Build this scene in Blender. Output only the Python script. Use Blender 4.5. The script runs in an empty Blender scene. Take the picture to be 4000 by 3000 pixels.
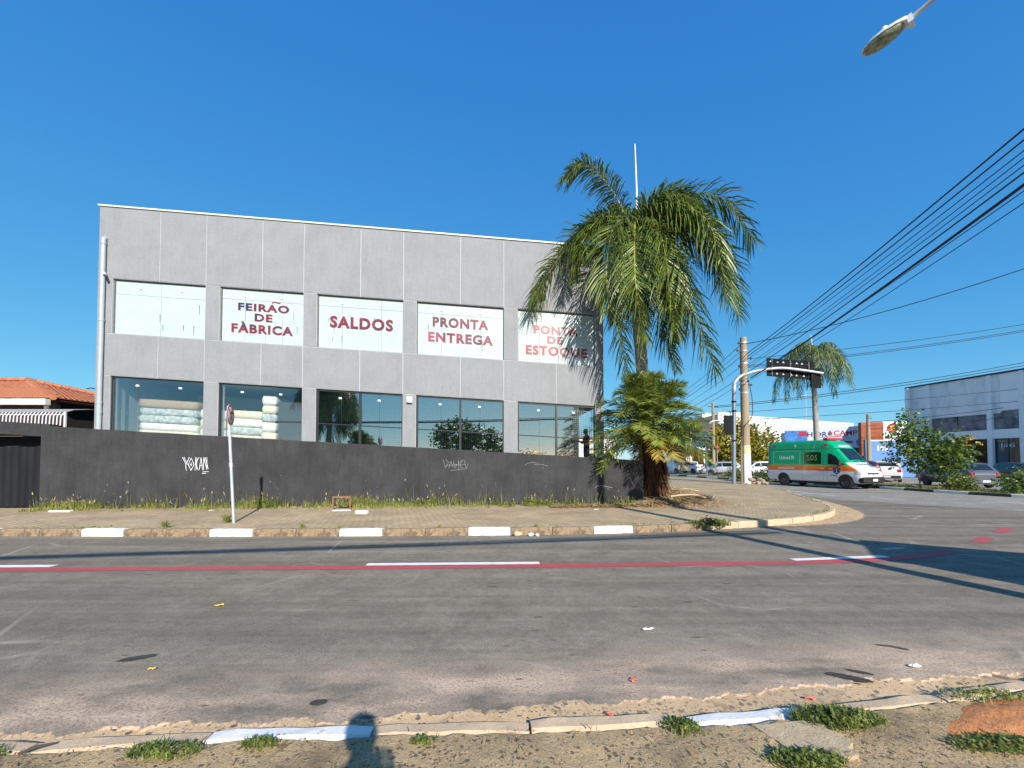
import bpy, bmesh, math, random
import numpy as np
from mathutils import Vector, Matrix, Quaternion
random.seed(7)
R = math.radians
scene = bpy.context.scene
COL = scene.collection

# ------------------------------------------------------------------ camera, sky, sun, exposure
cam_d = bpy.data.cameras.new('camera')
cam = bpy.data.objects.new('camera', cam_d); COL.objects.link(cam)
cam.location = (0, 0, 1.7)
cam.rotation_euler = (R(90 + 1.6), 0, 0)
cam_d.sensor_width = 36.0
cam_d.lens = 36.0 * 1650 / 4000
cam_d.shift_y = 0.0622
cam_d.clip_start = 0.05
cam_d.clip_end = 6000
scene.camera = cam

SUN_AZ = math.atan2(0.33, -0.943)
SUN_EL = R(28.0)
TO_SUN = Vector((math.sin(SUN_AZ) * math.cos(SUN_EL), math.cos(SUN_AZ) * math.cos(SUN_EL), math.sin(SUN_EL)))
world = bpy.data.worlds.new('World'); scene.world = world
world.use_nodes = True
wn = world.node_tree; wn.nodes.clear()
wo = wn.nodes.new('ShaderNodeOutputWorld'); wb = wn.nodes.new('ShaderNodeBackground')
sky = wn.nodes.new('ShaderNodeTexSky'); sky.sky_type = 'NISHITA'
sky.sun_disc = False
sky.sun_elevation = SUN_EL
sky.sun_rotation = SUN_AZ
sky.altitude = 600
sky.air_density = 0.7
sky.dust_density = 0.35
sky.ozone_density = 6.0
# tone each channel of the sky the way the phone rendered this clear blue
SKY_S = 0.115
sp_ = wn.nodes.new('ShaderNodeSeparateColor'); cb_ = wn.nodes.new('ShaderNodeCombineColor')
wn.links.new(sky.outputs[0], sp_.inputs[0])
for ch, (e_, k_) in enumerate(((1.02, 0.72), (0.60, 0.71), (0.26, 0.68))):
    pw = wn.nodes.new('ShaderNodeMath'); pw.operation = 'POWER'; pw.inputs[1].default_value = e_
    ml = wn.nodes.new('ShaderNodeMath'); ml.operation = 'MULTIPLY'; ml.inputs[1].default_value = k_ * SKY_S ** e_ / SKY_S
    wn.links.new(sp_.outputs[ch], pw.inputs[0]); wn.links.new(pw.outputs[0], ml.inputs[0]); wn.links.new(ml.outputs[0], cb_.inputs[ch])
wn.links.new(cb_.outputs[0], wb.inputs['Color'])
wb.inputs['Strength'].default_value = SKY_S
wn.links.new(wb.outputs[0], wo.inputs['Surface'])

sun_d = bpy.data.lights.new('sun', 'SUN'); sun_d.energy = 4.9; sun_d.angle = R(0.53)
sun_d.color = (1.0, 0.925, 0.82)
sun = bpy.data.objects.new('sun', sun_d); COL.objects.link(sun)
sun.location = (20, -40, 40)
sun.rotation_euler = TO_SUN.to_track_quat('Z', 'Y').to_euler()

scene.view_settings.view_transform = 'Standard'
scene.view_settings.look = 'None'
scene.view_settings.exposure = 0.5
scene.view_settings.gamma = 1.0
scene.view_settings.use_curve_mapping = False
scene.cycles.max_bounces = 6
scene.cycles.transparent_max_bounces = 16
scene.cycles.use_denoising = True

# ------------------------------------------------------------------ materials
MATS = {}
def newmat(name):
    m = bpy.data.materials.new(name); m.use_nodes = True
    nt = m.node_tree; nt.nodes.clear()
    out = nt.nodes.new('ShaderNodeOutputMaterial')
    bs = nt.nodes.new('ShaderNodeBsdfPrincipled')
    nt.links.new(bs.outputs[0], out.inputs[0])
    MATS[name] = m
    return m, nt, bs, out
def N(nt, t, **kw):
    n = nt.nodes.new('ShaderNode' + t)
    for k, v in kw.items():
        if k in n.inputs.keys(): n.inputs[k].default_value = v
        else: setattr(n, k, v)
    return n
def coords(nt, scale=(1, 1, 1), kind='Object', loc=(0, 0, 0), rot=(0, 0, 0)):
    tc = nt.nodes.new('ShaderNodeTexCoord'); mp = nt.nodes.new('ShaderNodeMapping')
    mp.inputs['Scale'].default_value = scale; mp.inputs['Location'].default_value = loc; mp.inputs['Rotation'].default_value = rot
    nt.links.new(tc.outputs[kind], mp.inputs[0])
    return mp.outputs[0]
def ramp(nt, src, stops, interp='LINEAR'):
    r = nt.nodes.new('ShaderNodeValToRGB'); r.color_ramp.interpolation = interp
    e = r.color_ramp.elements
    while len(e) < len(stops): e.new(0.5)
    for i, (p, c) in enumerate(stops):
        e[i].position = p
        if not hasattr(c, '__len__'): c = (c, c, c)
        e[i].color = (*c[:3], 1)
    nt.links.new(src, r.inputs[0])
    return r.outputs[0]
def mixc(nt, f, a, b, mode='MIX'):
    m = nt.nodes.new('ShaderNodeMix'); m.data_type = 'RGBA'; m.blend_type = mode
    for sock, v in ((m.inputs[0], f), (m.inputs[6], a), (m.inputs[7], b)):
        if hasattr(v, 'is_linked') or hasattr(v, 'links'): nt.links.new(v, sock)
        elif hasattr(v, '__len__'): sock.default_value = (*v[:3], 1)
        elif sock.type == 'VALUE': sock.default_value = v
        else: sock.default_value = (v, v, v, 1)
    return m.outputs[2]
def mth(nt, op, a, b=0.0, clamp=False):
    m = nt.nodes.new('ShaderNodeMath'); m.operation = op; m.use_clamp = clamp
    for sock, v in ((m.inputs[0], a), (m.inputs[1], b)):
        if hasattr(v, 'links'): nt.links.new(v, sock)
        else: sock.default_value = v
    return m.outputs[0]
def noise(nt, co, scale, detail=4, rough=0.6, dist=0.0):
    n = N(nt, 'TexNoise', Scale=scale, Detail=detail, Roughness=rough, Distortion=dist)
    nt.links.new(co, n.inputs['Vector'])
    return n.outputs['Fac']
def voro(nt, co, scale, feature='F1', out='Distance', rnd=1.0):
    n = nt.nodes.new('ShaderNodeTexVoronoi'); n.feature = feature
    n.inputs['Scale'].default_value = scale; n.inputs['Randomness'].default_value = rnd
    nt.links.new(co, n.inputs['Vector'])
    return n.outputs[out]
def bump(nt, bs, h, strength=0.3, dist=0.02):
    b = N(nt, 'Bump', Strength=strength, Distance=dist)
    nt.links.new(h, b.inputs['Height']); nt.links.new(b.outputs[0], bs.inputs['Normal'])
def mat(name, col, rough=0.6, var=0.12, scale=4.0, bmp=0.0, bscale=60.0, metal=0.0, col2=None, island=0.0, stretch=(1, 1, 1), spec=None, coat=0.0, dirt=None, dscale=1.5, dpos=(0.5, 0.75), trans=0.0):
    m, nt, bs, out = newmat(name)
    co = coords(nt, stretch)
    f = noise(nt, co, scale)
    a = tuple(max(0, c * (1 - var)) for c in col); b = tuple(min(1, c * (1 + var)) for c in (col2 or col))
    c = ramp(nt, f, [(0.3, a), (0.7, b)])
    if dirt:
        f2 = noise(nt, co, dscale, 6, 0.7)
        c = mixc(nt, ramp(nt, f2, [(dpos[0], 0), (dpos[1], 1)]), c, dirt)
    if island:
        g = nt.nodes.new('ShaderNodeNewGeometry')
        hsv = nt.nodes.new('ShaderNodeHueSaturation')
        r1 = mth(nt, 'MULTIPLY_ADD', g.outputs['Random Per Island'], island * 2); nt.nodes[-1].inputs[2].default_value = 1 - island
        nt.links.new(r1, hsv.inputs['Value'])
        r2 = mth(nt, 'MULTIPLY_ADD', g.outputs['Random Per Island'], island * 0.10); nt.nodes[-1].inputs[2].default_value = 0.5 - island * 0.05
        nt.links.new(r2, hsv.inputs['Hue'])
        nt.links.new(c, hsv.inputs['Color']); c = hsv.outputs[0]
    nt.links.new(c, bs.inputs['Base Color'])
    bs.inputs['Roughness'].default_value = rough; bs.inputs['Metallic'].default_value = metal
    if spec is not None: bs.inputs['Specular IOR Level'].default_value = spec
    if coat: bs.inputs['Coat Weight'].default_value = coat; bs.inputs['Coat Roughness'].default_value = 0.05
    if bmp: bump(nt, bs, noise(nt, co, bscale, 5, 0.7), bmp, 0.02)
    if trans:
        tr = N(nt, 'BsdfTranslucent'); nt.links.new(c, tr.inputs[0])
        mx = nt.nodes.new('ShaderNodeMixShader'); mx.inputs[0].default_value = trans
        nt.links.new(bs.outputs[0], mx.inputs[1]); nt.links.new(tr.outputs[0], mx.inputs[2]); nt.links.new(mx.outputs[0], out.inputs[0])
    return m
def glassmat(name, tint, base, fre=1.0, rough=0.0):
    m = bpy.data.materials.new(name); m.use_nodes = True; nt = m.node_tree; nt.nodes.clear(); MATS[name] = m
    out = nt.nodes.new('ShaderNodeOutputMaterial')
    t = N(nt, 'BsdfTransparent'); t.inputs[0].default_value = (*tint, 1)
    g = N(nt, 'BsdfGlossy'); g.inputs['Roughness'].default_value = rough
    fr = N(nt, 'Fresnel', IOR=1.5)
    f = mth(nt, 'MULTIPLY_ADD', fr.outputs[0], fre, True); nt.nodes[-1].inputs[2].default_value = base
    mx = nt.nodes.new('ShaderNodeMixShader'); nt.links.new(f, mx.inputs[0])
    nt.links.new(t.outputs[0], mx.inputs[1]); nt.links.new(g.outputs[0], mx.inputs[2]); nt.links.new(mx.outputs[0], out.inputs[0])
    return m

# ------------------------------------------------------------------ mesh builder and object helpers
class MB:
    def __init__(s, xf=None): s.v = []; s.f = []; s.xf = xf; s.mi = []; s.cm = 0; s.sm = []
    def add(s, vs, fs, smooth=False):
        o = len(s.v)
        s.v += [s.xf(*p) if s.xf else tuple(p) for p in vs]
        for f in fs: s.f.append(tuple(i + o for i in f)); s.mi.append(s.cm); s.sm.append(smooth)
        return s
    def box(s, x0, x1, y0, y1, z0, z1):
        vs = [(x0, y0, z0), (x1, y0, z0), (x1, y1, z0), (x0, y1, z0), (x0, y0, z1), (x1, y0, z1), (x1, y1, z1), (x0, y1, z1)]
        return s.add(vs, [(0, 3, 2, 1), (4, 5, 6, 7), (0, 1, 5, 4), (1, 2, 6, 5), (2, 3, 7, 6), (3, 0, 4, 7)])
    def cbox(s, x0, x1, y0, y1, z0, z1, c=0.02):
        # box with chamfered top and vertical edges (octagonal plan, smaller top)
        def ring(d, z): 
            a, b, e, g = x0 + d, x1 - d, y0 + d, y1 - d
            k = c
            return [(a + k, e, z), (b - k, e, z), (b, e + k, z), (b, g - k, z), (b - k, g, z), (a + k, g, z), (a, g - k, z), (a, e + k, z)]
        vs = ring(c, z0) + ring(0, z0 + c) + ring(0, z1 - c) + ring(c, z1)
        fs = [tuple(range(7, -1, -1)), tuple(range(24, 32))]
        for l in range(3):
            for i in range(8): j = (i + 1) % 8; fs.append((l * 8 + i, l * 8 + j, l * 8 + 8 + j, l * 8 + 8 + i))
        return s.add(vs, fs)
    def obox(s, c, ax, ay, az, hx, hy, hz):
        c = Vector(c); ax = Vector(ax).normalized() * hx; ay = Vector(ay).normalized() * hy; az = Vector(az).normalized() * hz
        vs = [c + ax * i + ay * j + az * k for k in (-1, 1) for (i, j) in ((-1, -1), (1, -1), (1, 1), (-1, 1))]
        return s.add([tuple(v) for v in vs], [(0, 3, 2, 1), (4, 5, 6, 7), (0, 1, 5, 4), (1, 2, 6, 5), (2, 3, 7, 6), (3, 0, 4, 7)])
    def tube(s, pts, r, n=8, caps=True, smooth=True):
        pts = [Vector(p) for p in pts]; m = len(pts)
        rs = r if hasattr(r, '__len__') else [r] * m
        vs = []; up = None
        for i, p in enumerate(pts):
            t = (pts[min(i + 1, m - 1)] - pts[max(i - 1, 0)]).normalized()
            if up is None:
                up = t.orthogonal().normalized()
            up = (up - t * up.dot(t)).normalized(); sd = t.cross(up)
            for k in range(n):
                a = 2 * math.pi * k / n
                vs.append(tuple(p + (up * math.cos(a) + sd * math.sin(a)) * rs[i]))
        fs = [(i * n + k, i * n + (k + 1) % n, (i + 1) * n + (k + 1) % n, (i + 1) * n + k) for i in range(m - 1) for k in range(n)]
        s.add(vs, fs, smooth)
        if caps: s.add(vs[:n], [tuple(range(n - 1, -1, -1))]); s.add(vs[-n:], [tuple(range(n))])
        return s
    def poly(s, pts): return s.add(pts, [tuple(range(len(pts)))])
    def prism(s, pts2, z0, z1):
        n = len(pts2); vs = [(x, y, z0) for x, y in pts2] + [(x, y, z1) for x, y in pts2]
        return s.add(vs, [tuple(range(n - 1, -1, -1)), tuple(range(n, 2 * n))] + [(i, (i + 1) % n, n + (i + 1) % n, n + i) for i in range(n)])
    def lathe(s, c, axis, prof, n=20, smooth=True):
        # prof: list of (radius, along-axis)
        c = Vector(c); a = Vector(axis).normalized(); u = a.orthogonal().normalized(); w = a.cross(u)
        vs = [tuple(c + a * h + (u * math.cos(2 * math.pi * k / n) + w * math.sin(2 * math.pi * k / n)) * r) for r, h in prof for k in range(n)]
        m = len(prof)
        fs = [(i * n + k, i * n + (k + 1) % n, (i + 1) * n + (k + 1) % n, (i + 1) * n + k) for i in range(m - 1) for k in range(n)]
        return s.add(vs, fs, smooth)
    def disc(s, c, axis, r, n=20, r2=0.0):
        c = Vector(c); a = Vector(axis).normalized(); u = a.orthogonal().normalized(); w = a.cross(u)
        p = [tuple(c + (u * math.cos(2 * math.pi * k / n) + w * math.sin(2 * math.pi * k / n)) * r) for k in range(n)]
        if not r2: return s.poly(p)
        q = [tuple(c + (u * math.cos(2 * math.pi * k / n) + w * math.sin(2 * math.pi * k / n)) * r2) for k in range(n)]
        return s.add(p + q, [(k, (k + 1) % n, n + (k + 1) % n, n + k) for k in range(n)])
    def build(s, name, m, parent=None, kind=None, rel=True):
        me = bpy.data.meshes.new(name)
        me.from_pydata([tuple(p) for p in s.v], [], s.f)
        ms = m if isinstance(m, (list, tuple)) else [m]
        for x in ms: me.materials.append(MATS[x] if isinstance(x, str) else x)
        if len(ms) > 1: me.polygons.foreach_set('material_index', s.mi)
        me.polygons.foreach_set('use_smooth', s.sm)
        me.update()
        return link(name, me, parent, kind, rel)
def link(name, me, parent=None, kind=None, rel=True):
    o = bpy.data.objects.new(name, me); COL.objects.link(o)
    if parent is not None:
        o.parent = parent
        if parent.name in ROOTW: o.matrix_parent_inverse = ROOTW[parent.name]
    if kind: o['kind'] = kind
    return o
# roots built with world=True carry parts whose vertices are world coordinates
ROOTW = {}
def thing(name, label, cat, loc=(0, 0, 0), rz=0.0, group=None, world=False):
    o = bpy.data.objects.new(name, None); COL.objects.link(o)
    o.empty_display_size = 0.2
    o.location = loc; o.rotation_euler = (0, 0, rz)
    tag(o, label, cat, group)
    if world:
        o.rotation_euler = (0, 0, 0)
        ROOTW[o.name] = Matrix.Translation(-Vector(loc))
    return o
def tag(o, label, cat, group=None):
    o['label'] = label; o['category'] = cat
    if group: o['group'] = group
    return o
def copy_tree(o, parent=None):
    c = o.copy(); COL.objects.link(c); c.parent = parent
    if parent is not None: c.matrix_parent_inverse = o.matrix_parent_inverse.copy()
    for ch in o.children: copy_tree(ch, c)
    return c
def catmull(P, n):
    P = [Vector(p) for p in P]; P = [P[0] * 2 - P[1]] + P + [P[-1] * 2 - P[-2]]
    out = []; segs = len(P) - 3
    for k in range(n + 1):
        t = k / n * segs; i = min(int(t), segs - 1); u = t - i
        a, b, c, d = P[i:i + 4]
        out.append(0.5 * ((2 * b) + (c - a) * u + (2 * a - 5 * b + 4 * c - d) * u * u + (3 * b - a - 3 * c + d) * u ** 3))
    return out
def resample(pts, step):
    pts = [Vector(p) for p in pts]; out = [pts[0].copy()]; acc = 0.0
    for a, b in zip(pts, pts[1:]):
        L = (b - a).length; pos = step - acc
        while pos <= L: out.append(a.lerp(b, pos / L)); pos += step
        acc = (acc + L) % step
    return out
def textmesh(s, bold=0.0, spacing=1.0):
    cu = bpy.data.curves.new('lettering', 'FONT'); cu.body = s; cu.offset = bold; cu.space_character = spacing; cu.resolution_u = 3
    o = bpy.data.objects.new('lettering', cu); COL.objects.link(o)
    bpy.context.view_layer.update()
    dg = bpy.context.evaluated_depsgraph_get()
    me = bpy.data.meshes.new_from_object(o.evaluated_get(dg))
    v = np.array([tuple(x.co) for x in me.vertices]); f = [tuple(p.vertices) for p in me.polygons]
    bpy.data.objects.remove(o); bpy.data.curves.remove(cu); bpy.data.meshes.remove(me)
    lo = v.min(0); hi = v.max(0)
    v = (v - lo) / np.where(hi - lo > 1e-6, hi - lo, 1)
    return v, f
def text(mb, s, fn, bold=0.02, spacing=1.0):
    """fn(a,b) maps the unit box of the text to a 3D point"""
    v, f = textmesh(s, bold, spacing)
    mb.add([fn(a, b) for a, b, c in v], f)
    return mb
# ------------------------------------------------------------------ surface materials
def make_road(name, base, streak=1.0):
    m, nt, bs, out = newmat(name)
    co = coords(nt); cs = coords(nt, (0.10, 2.2, 1))
    big = noise(nt, cs, 0.9, 6, 0.68, 0.5)
    c = ramp(nt, big, [(0.28, tuple(x * 0.68 for x in base)), (0.5, base), (0.72, tuple(x * 1.3 for x in base))])
    mid = noise(nt, co, 1.7, 7, 0.72)
    c = mixc(nt, ramp(nt, mid, [(0.36, 0.5), (0.56, 0.0)]), c, tuple(x * 0.55 for x in base))
    c = mixc(nt, ramp(nt, noise(nt, coords(nt, (1, 1, 1), loc=(7, 3, 0)), 0.9, 7, 0.75), [(0.55, 0.0), (0.75, 0.55)]), c, tuple(x * 1.55 for x in base))
    c = mixc(nt, 1.0, c, ramp(nt, noise(nt, co, 11, 4, 0.8), [(0.3, 0.8), (0.7, 1.2)]), 'MULTIPLY')
    fine = noise(nt, co, 70, 3, 0.85)
    c = mixc(nt, 1.0, c, ramp(nt, fine, [(0.28, 0.45), (0.72, 1.55)]), 'MULTIPLY')
    tyre = noise(nt, coords(nt, (0.015, 1.5, 1), loc=(3, 2.2, 0)), 1.0, 3, 0.6)
    c = mixc(nt, mth(nt, 'MULTIPLY', ramp(nt, tyre, [(0.5, 0), (0.64, 0.6)]), ramp(nt, noise(nt, co, 2.6, 6, 0.75), [(0.35, 0.3), (0.6, 1)])), c, tuple(x * 0.5 for x in base))
    # pale worn aggregate close to the near gutter
    tc = nt.nodes.new('ShaderNodeTexCoord'); sp = nt.nodes.new('ShaderNodeSeparateXYZ'); nt.links.new(tc.outputs['Object'], sp.inputs[0])
    yy = mth(nt, 'SUBTRACT', sp.outputs['Y'], mth(nt, 'MULTIPLY', sp.outputs['X'], 0.10))
    band = ramp(nt, mth(nt, 'MULTIPLY', yy, 0.1), [(0.27, 0.15), (0.31, 1), (0.335, 0.9), (0.385, 0)])
    wear = ramp(nt, noise(nt, coords(nt, (0.6, 1.3, 1)), 1.1, 5, 0.65), [(0.38, 0), (0.58, 1)])
    agg = ramp(nt, noise(nt, co, 48, 3, 0.8), [(0.36, 0), (0.52, 1)])
    wf_ = mth(nt, 'MULTIPLY', mth(nt, 'MULTIPLY', band, wear), agg)
    c = mixc(nt, mth(nt, 'MULTIPLY', wf_, 0.95 * streak), c, (0.68, 0.5, 0.36))
    # dark oily pits stretched along the street
    for sc_, seed, k in ((1.6, 0, 0.4), (3.4, 5, 0.5)):
        pit = voro(nt, mixc(nt, 0.12, coords(nt, (1.0, 2.8, 1), loc=(seed, seed, 0)), N(nt, 'TexNoise', Scale=9.0).outputs['Color']), sc_)
        c = mixc(nt, mth(nt, 'MULTIPLY', ramp(nt, pit, [(0.0, 1), (0.07, 0.9), (0.12, 0)]), ramp(nt, noise(nt, coords(nt, loc=(seed, 1, 0)), 0.7, 3), [(0.44, 0), (0.56, 1)])), c, tuple(x * k for x in base))
    # pale scratches and cracks
    cw = mixc(nt, 0.3, co, N(nt, 'TexNoise', Scale=2.5, Detail=5.0).outputs['Color'])
    crk = voro(nt, cw, 1.1, 'DISTANCE_TO_EDGE')
    cm = mth(nt, 'MULTIPLY', ramp(nt, crk, [(0.0, 1), (0.012, 0.7), (0.022, 0)]), ramp(nt, noise(nt, co, 0.45, 3), [(0.54, 0), (0.63, 0.5)]))
    c = mixc(nt, cm, c, tuple(min(1, x * 2.1) for x in base))
    nt.links.new(c, bs.inputs['Base Color'])
    bs.inputs['Roughness'].default_value = 0.9; bs.inputs['Specular IOR Level'].default_value = 0.12
    bump(nt, bs, mth(nt, 'ADD', fine, mth(nt, 'MULTIPLY', noise(nt, co, 160, 2, 0.8), 0.5)), 0.5, 0.012)
make_road('asphalt', (0.25, 0.214, 0.168))
make_road('avenue_asphalt', (0.34, 0.31, 0.268), 0.0)

def make_paver():
    m, nt, bs, out = newmat('paver')
    co = coords(nt, (1, 1, 1), rot=(0, 0, 0.5))
    br = nt.nodes.new('ShaderNodeTexBrick'); nt.links.new(co, br.inputs['Vector'])
    br.inputs['Scale'].default_value = 1.0; br.inputs['Brick Width'].default_value = 0.22; br.inputs['Row Height'].default_value = 0.11
    br.inputs['Mortar Size'].default_value = 0.009; br.inputs['Color1'].default_value = (0.56, 0.42, 0.25, 1); br.inputs['Color2'].default_value = (0.46, 0.34, 0.2, 1)
    br.inputs['Mortar'].default_value = (0.25, 0.19, 0.11, 1)
    c = mixc(nt, 1.0, br.outputs['Color'], ramp(nt, noise(nt, co, 0.8, 6, 0.7), [(0.3, 0.72), (0.7, 1.22)]), 'MULTIPLY')
    c = mixc(nt, 1.0, c, ramp(nt, noise(nt, co, 45, 3, 0.7), [(0.3, 0.75), (0.7, 1.2)]), 'MULTIPLY')
    nt.links.new(c, bs.inputs['Base Color']); bs.inputs['Roughness'].default_value = 0.9
    h = mth(nt, 'ADD', mth(nt, 'MULTIPLY', br.outputs['Fac'], -1.0), mth(nt, 'MULTIPLY', noise(nt, co, 9, 4, 0.7), 1.3))
    bump(nt, bs, h, 0.8, 0.02)
make_paver()

def make_aggregate(name, base, dark, vs, amount, stain, bst=0.4):
    m, nt, bs, out = newmat(name)
    co = coords(nt)
    c = ramp(nt, noise(nt, co, 3.0, 7, 0.75), [(0.3, tuple(x * 0.72 for x in base)), (0.65, tuple(min(1, x * 1.15) for x in base))])
    warp = mixc(nt, 0.04, co, N(nt, 'TexNoise', Scale=22.0).outputs['Color'])
    for k, sc_ in ((0, vs), (1, vs * 2.1)):
        st = voro(nt, warp, sc_)
        sepc = nt.nodes.new('ShaderNodeSeparateColor'); nt.links.new(voro(nt, warp, sc_, 'F1', 'Color'), sepc.inputs[0])
        dens = mth(nt, 'MULTIPLY_ADD', noise(nt, co, 1.6, 4, 0.6), 1.2); nt.nodes[-1].inputs[2].default_value = amount - 0.6
        sel = mth(nt, 'LESS_THAN', sepc.outputs[0], dens)
        c = mixc(nt, mth(nt, 'MULTIPLY', ramp(nt, st, [(0.30, 1), (0.38, 0)]), sel), c, dark)
    sm = ramp(nt, noise(nt, co, 1.5, 8, 0.75), [(0.44, 0), (0.64, 0.9)])
    c = mixc(nt, sm, c, stain)
    c = mixc(nt, 1.0, c, ramp(nt, noise(nt, co, 90, 3, 0.8), [(0.3, 0.65), (0.7, 1.3)]), 'MULTIPLY')
    # hairline cracks
    crk = voro(nt, mixc(nt, 0.25, co, N(nt, 'TexNoise', Scale=4.0, Detail=4.0).outputs['Color']), 1.7, 'DISTANCE_TO_EDGE')
    cm = mth(nt, 'MULTIPLY', ramp(nt, crk, [(0.0, 1), (0.012, 0.8), (0.02, 0)]), ramp(nt, noise(nt, co, 0.9, 3), [(0.5, 0), (0.6, 0.85)]))
    c = mixc(nt, cm, c, tuple(x * 0.4 for x in stain))
    nt.links.new(c, bs.inputs['Base Color']); bs.inputs['Roughness'].default_value = 0.95; bs.inputs['Specular IOR Level'].default_value = 0.15
    bump(nt, bs, noise(nt, co, 34, 6, 0.8), bst, 0.03)
make_aggregate('gutter_concrete', (0.70, 0.49, 0.28), (0.13, 0.115, 0.11), 17, 0.42, (0.42, 0.31, 0.2), 0.3)
make_aggregate('rough_pavement', (0.62, 0.455, 0.255), (0.17, 0.13, 0.095), 26, 0.36, (0.23, 0.17, 0.105), 0.7)
mat('kerb_stone', (0.33, 0.235, 0.145), 0.9, 0.3, 7, 0.7, 30, dirt=(0.13, 0.095, 0.06), dscale=6, dpos=(0.45, 0.62))
mat('kerb_plain', (0.55, 0.41, 0.27), 0.9, 0.14, 7, 0.4, 60, dirt=(0.33, 0.25, 0.17), dscale=4, dpos=(0.55, 0.8))
mat('kerb_white', (0.72, 0.715, 0.69), 0.7, 0.05, 9, 0.35, 40, dirt=(0.45, 0.38, 0.3), dscale=9, dpos=(0.62, 0.72))
mat('kerb_black', (0.05, 0.05, 0.05), 0.8, 0.2, 7, 0.3, 40)
mat('earth', (0.30, 0.21, 0.13), 0.95, 0.3, 6, 0.8, 30)
mat('red_soil', (0.62, 0.25, 0.09), 0.95, 0.25, 14, 0.9, 50)
mat('grass_soil', (0.13, 0.14, 0.045), 0.95, 0.4, 1.2, 0.8, 25, col2=(0.28, 0.24, 0.11))
mat('ground', (0.22, 0.19, 0.12), 0.95, 0.3, 0.05)
def paint(name, col, wear, under):
    m, nt, bs, out = newmat(name)
    co = coords(nt)
    f = ramp(nt, noise(nt, co, 14, 6, 0.75), [(wear, 0), (wear + 0.12, 1)])
    c = mixc(nt, 1.0, col, ramp(nt, noise(nt, coords(nt, (1, 3, 1)), 5, 4), [(0.3, 0.85), (0.7, 1.1)]), 'MULTIPLY')
    c = mixc(nt, f, c, under)
    nt.links.new(c, bs.inputs['Base Color']); bs.inputs['Roughness'].default_value = 0.75
    bump(nt, bs, noise(nt, co, 90, 3), 0.4, 0.01)
paint('paint_red', (0.46, 0.075, 0.085), 0.66, (0.2, 0.12, 0.11))
paint('paint_white', (0.78, 0.78, 0.76), 0.68, (0.4, 0.38, 0.36))
paint('paint_white_worn', (0.5, 0.5, 0.49), 0.47, (0.25, 0.245, 0.235))

# ------------------------------------------------------------------ ground, road, pavements
MB().add([(-3000, -1500, -0.35), (3000, -1500, -0.35), (3000, 4000, -0.35), (-3000, 4000, -0.35)], [(0, 1, 2, 3)]).build('ground', 'ground', kind='structure')

def near_edge(x):   # ragged asphalt edge against the near gutter
    pts = [(-60, 2.0), (-10, 2.35), (-3.2, 2.66), (-2.14, 2.76), (-1.15, 2.80), (-0.85, 2.86), (0, 2.94), (1.1, 3.06), (2.56, 3.27), (4.12, 3.45), (6, 3.95), (8, 4.7), (10, 5.0), (14, 4.6), (60, -2)]
    y = np.interp(x, [p[0] for p in pts], [p[1] for p in pts])
    if -6 < x < 8:
        y += 0.035 * math.sin(x * 5.1) * math.sin(x * 2.3 + 1) + 0.03 * math.sin(x * 13.7 + 2) * math.sin(x * 3.1) + 0.014 * math.sin(x * 41) + 0.01 * math.sin(x * 87 + 1)
    return float(y)
xs = [-60, -30, -12, -8] + list(np.arange(-6, 8, 0.03)) + [9, 12, 16, 30, 60, 110]
mb = MB()
vs = []
for x in xs:
    e = near_edge(x)
    vs += [(x, e - 0.012, -0.03), (x, e, 0.0), (x, max(e + 1, 5.2), 0.0), (x, 100, 0.0)]
fs = [(i * 4 + k, (i + 1) * 4 + k, (i + 1) * 4 + k + 1, i * 4 + k + 1) for i in range(len(xs) - 1) for k in range(3)]
mb.add(vs, fs); mb.build('road', 'asphalt', kind='structure')

# avenue surface, a lighter sheet
ave = [(14.0, 60), (15.2, 33), (15.5, 28.5), (14.9, 25.5), (13.9, 21.5), (13.6, 18.3), (15.5, 15.4), (19.5, 11.4), (26, 4), (34, 4), (28, 14), (24, 19), (22.4, 25), (20.5, 32), (17, 46), (15, 60)]
MB().add([(x, y, 0.004) for x, y in ave], [tuple(range(len(ave)))]).build('avenue', 'avenue_asphalt', kind='structure')

# near gutter and near pavement
kerb_near = [(-14, 2.05), (-6, 2.34), (-3, 2.50), (-1.81, 2.61), (-0.84, 2.67), (0, 2.70), (1.14, 2.77), (1.98, 2.86), (2.88, 3.0), (3.66, 3.15), (5.2, 3.55), (7, 4.2), (9, 4.6), (14, 4.0)]
kn = catmull([(x, y, 0) for x, y in kerb_near], 400)
xs = np.arange(-14, 13.9, 0.1)
kx = [p.x for p in kn]; ky = [p.y for p in kn]
mb = MB(); vs = []; rows = 7
for x in xs:
    y0 = float(np.interp(x, kx, ky)) + 0.04
    for j in range(rows):
        y = y0 + j * 0.13
        vs.append((x, y, -0.014 + 0.004 * math.sin(x * 9 + j) + 0.002 * math.sin(x * 31 + j * 5)))
fs = [(i * rows + j, (i + 1) * rows + j, (i + 1) * rows + j + 1, i * rows + j + 1) for i in range(len(xs) - 1) for j in range(rows - 1)]
mb.add(vs, fs, True).build('gutter', 'gutter_concrete', kind='structure')
rng = random.Random(3)
from mathutils import noise as mnoise
xs = list(np.arange(-14, -4.5, 0.4)) + list(np.arange(-4.5, 5.5, 0.05)) + list(np.arange(5.5, 14.1, 0.4))
mb = MB(); vs = []; ys = [0, -0.03, -0.07, -0.12, -0.17, -0.23, -0.3, -0.37, -0.45, -0.53, -0.62, -0.72, -0.85, -1.0, -1.3, -2, -3.2, -5, -8, -14]
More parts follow.
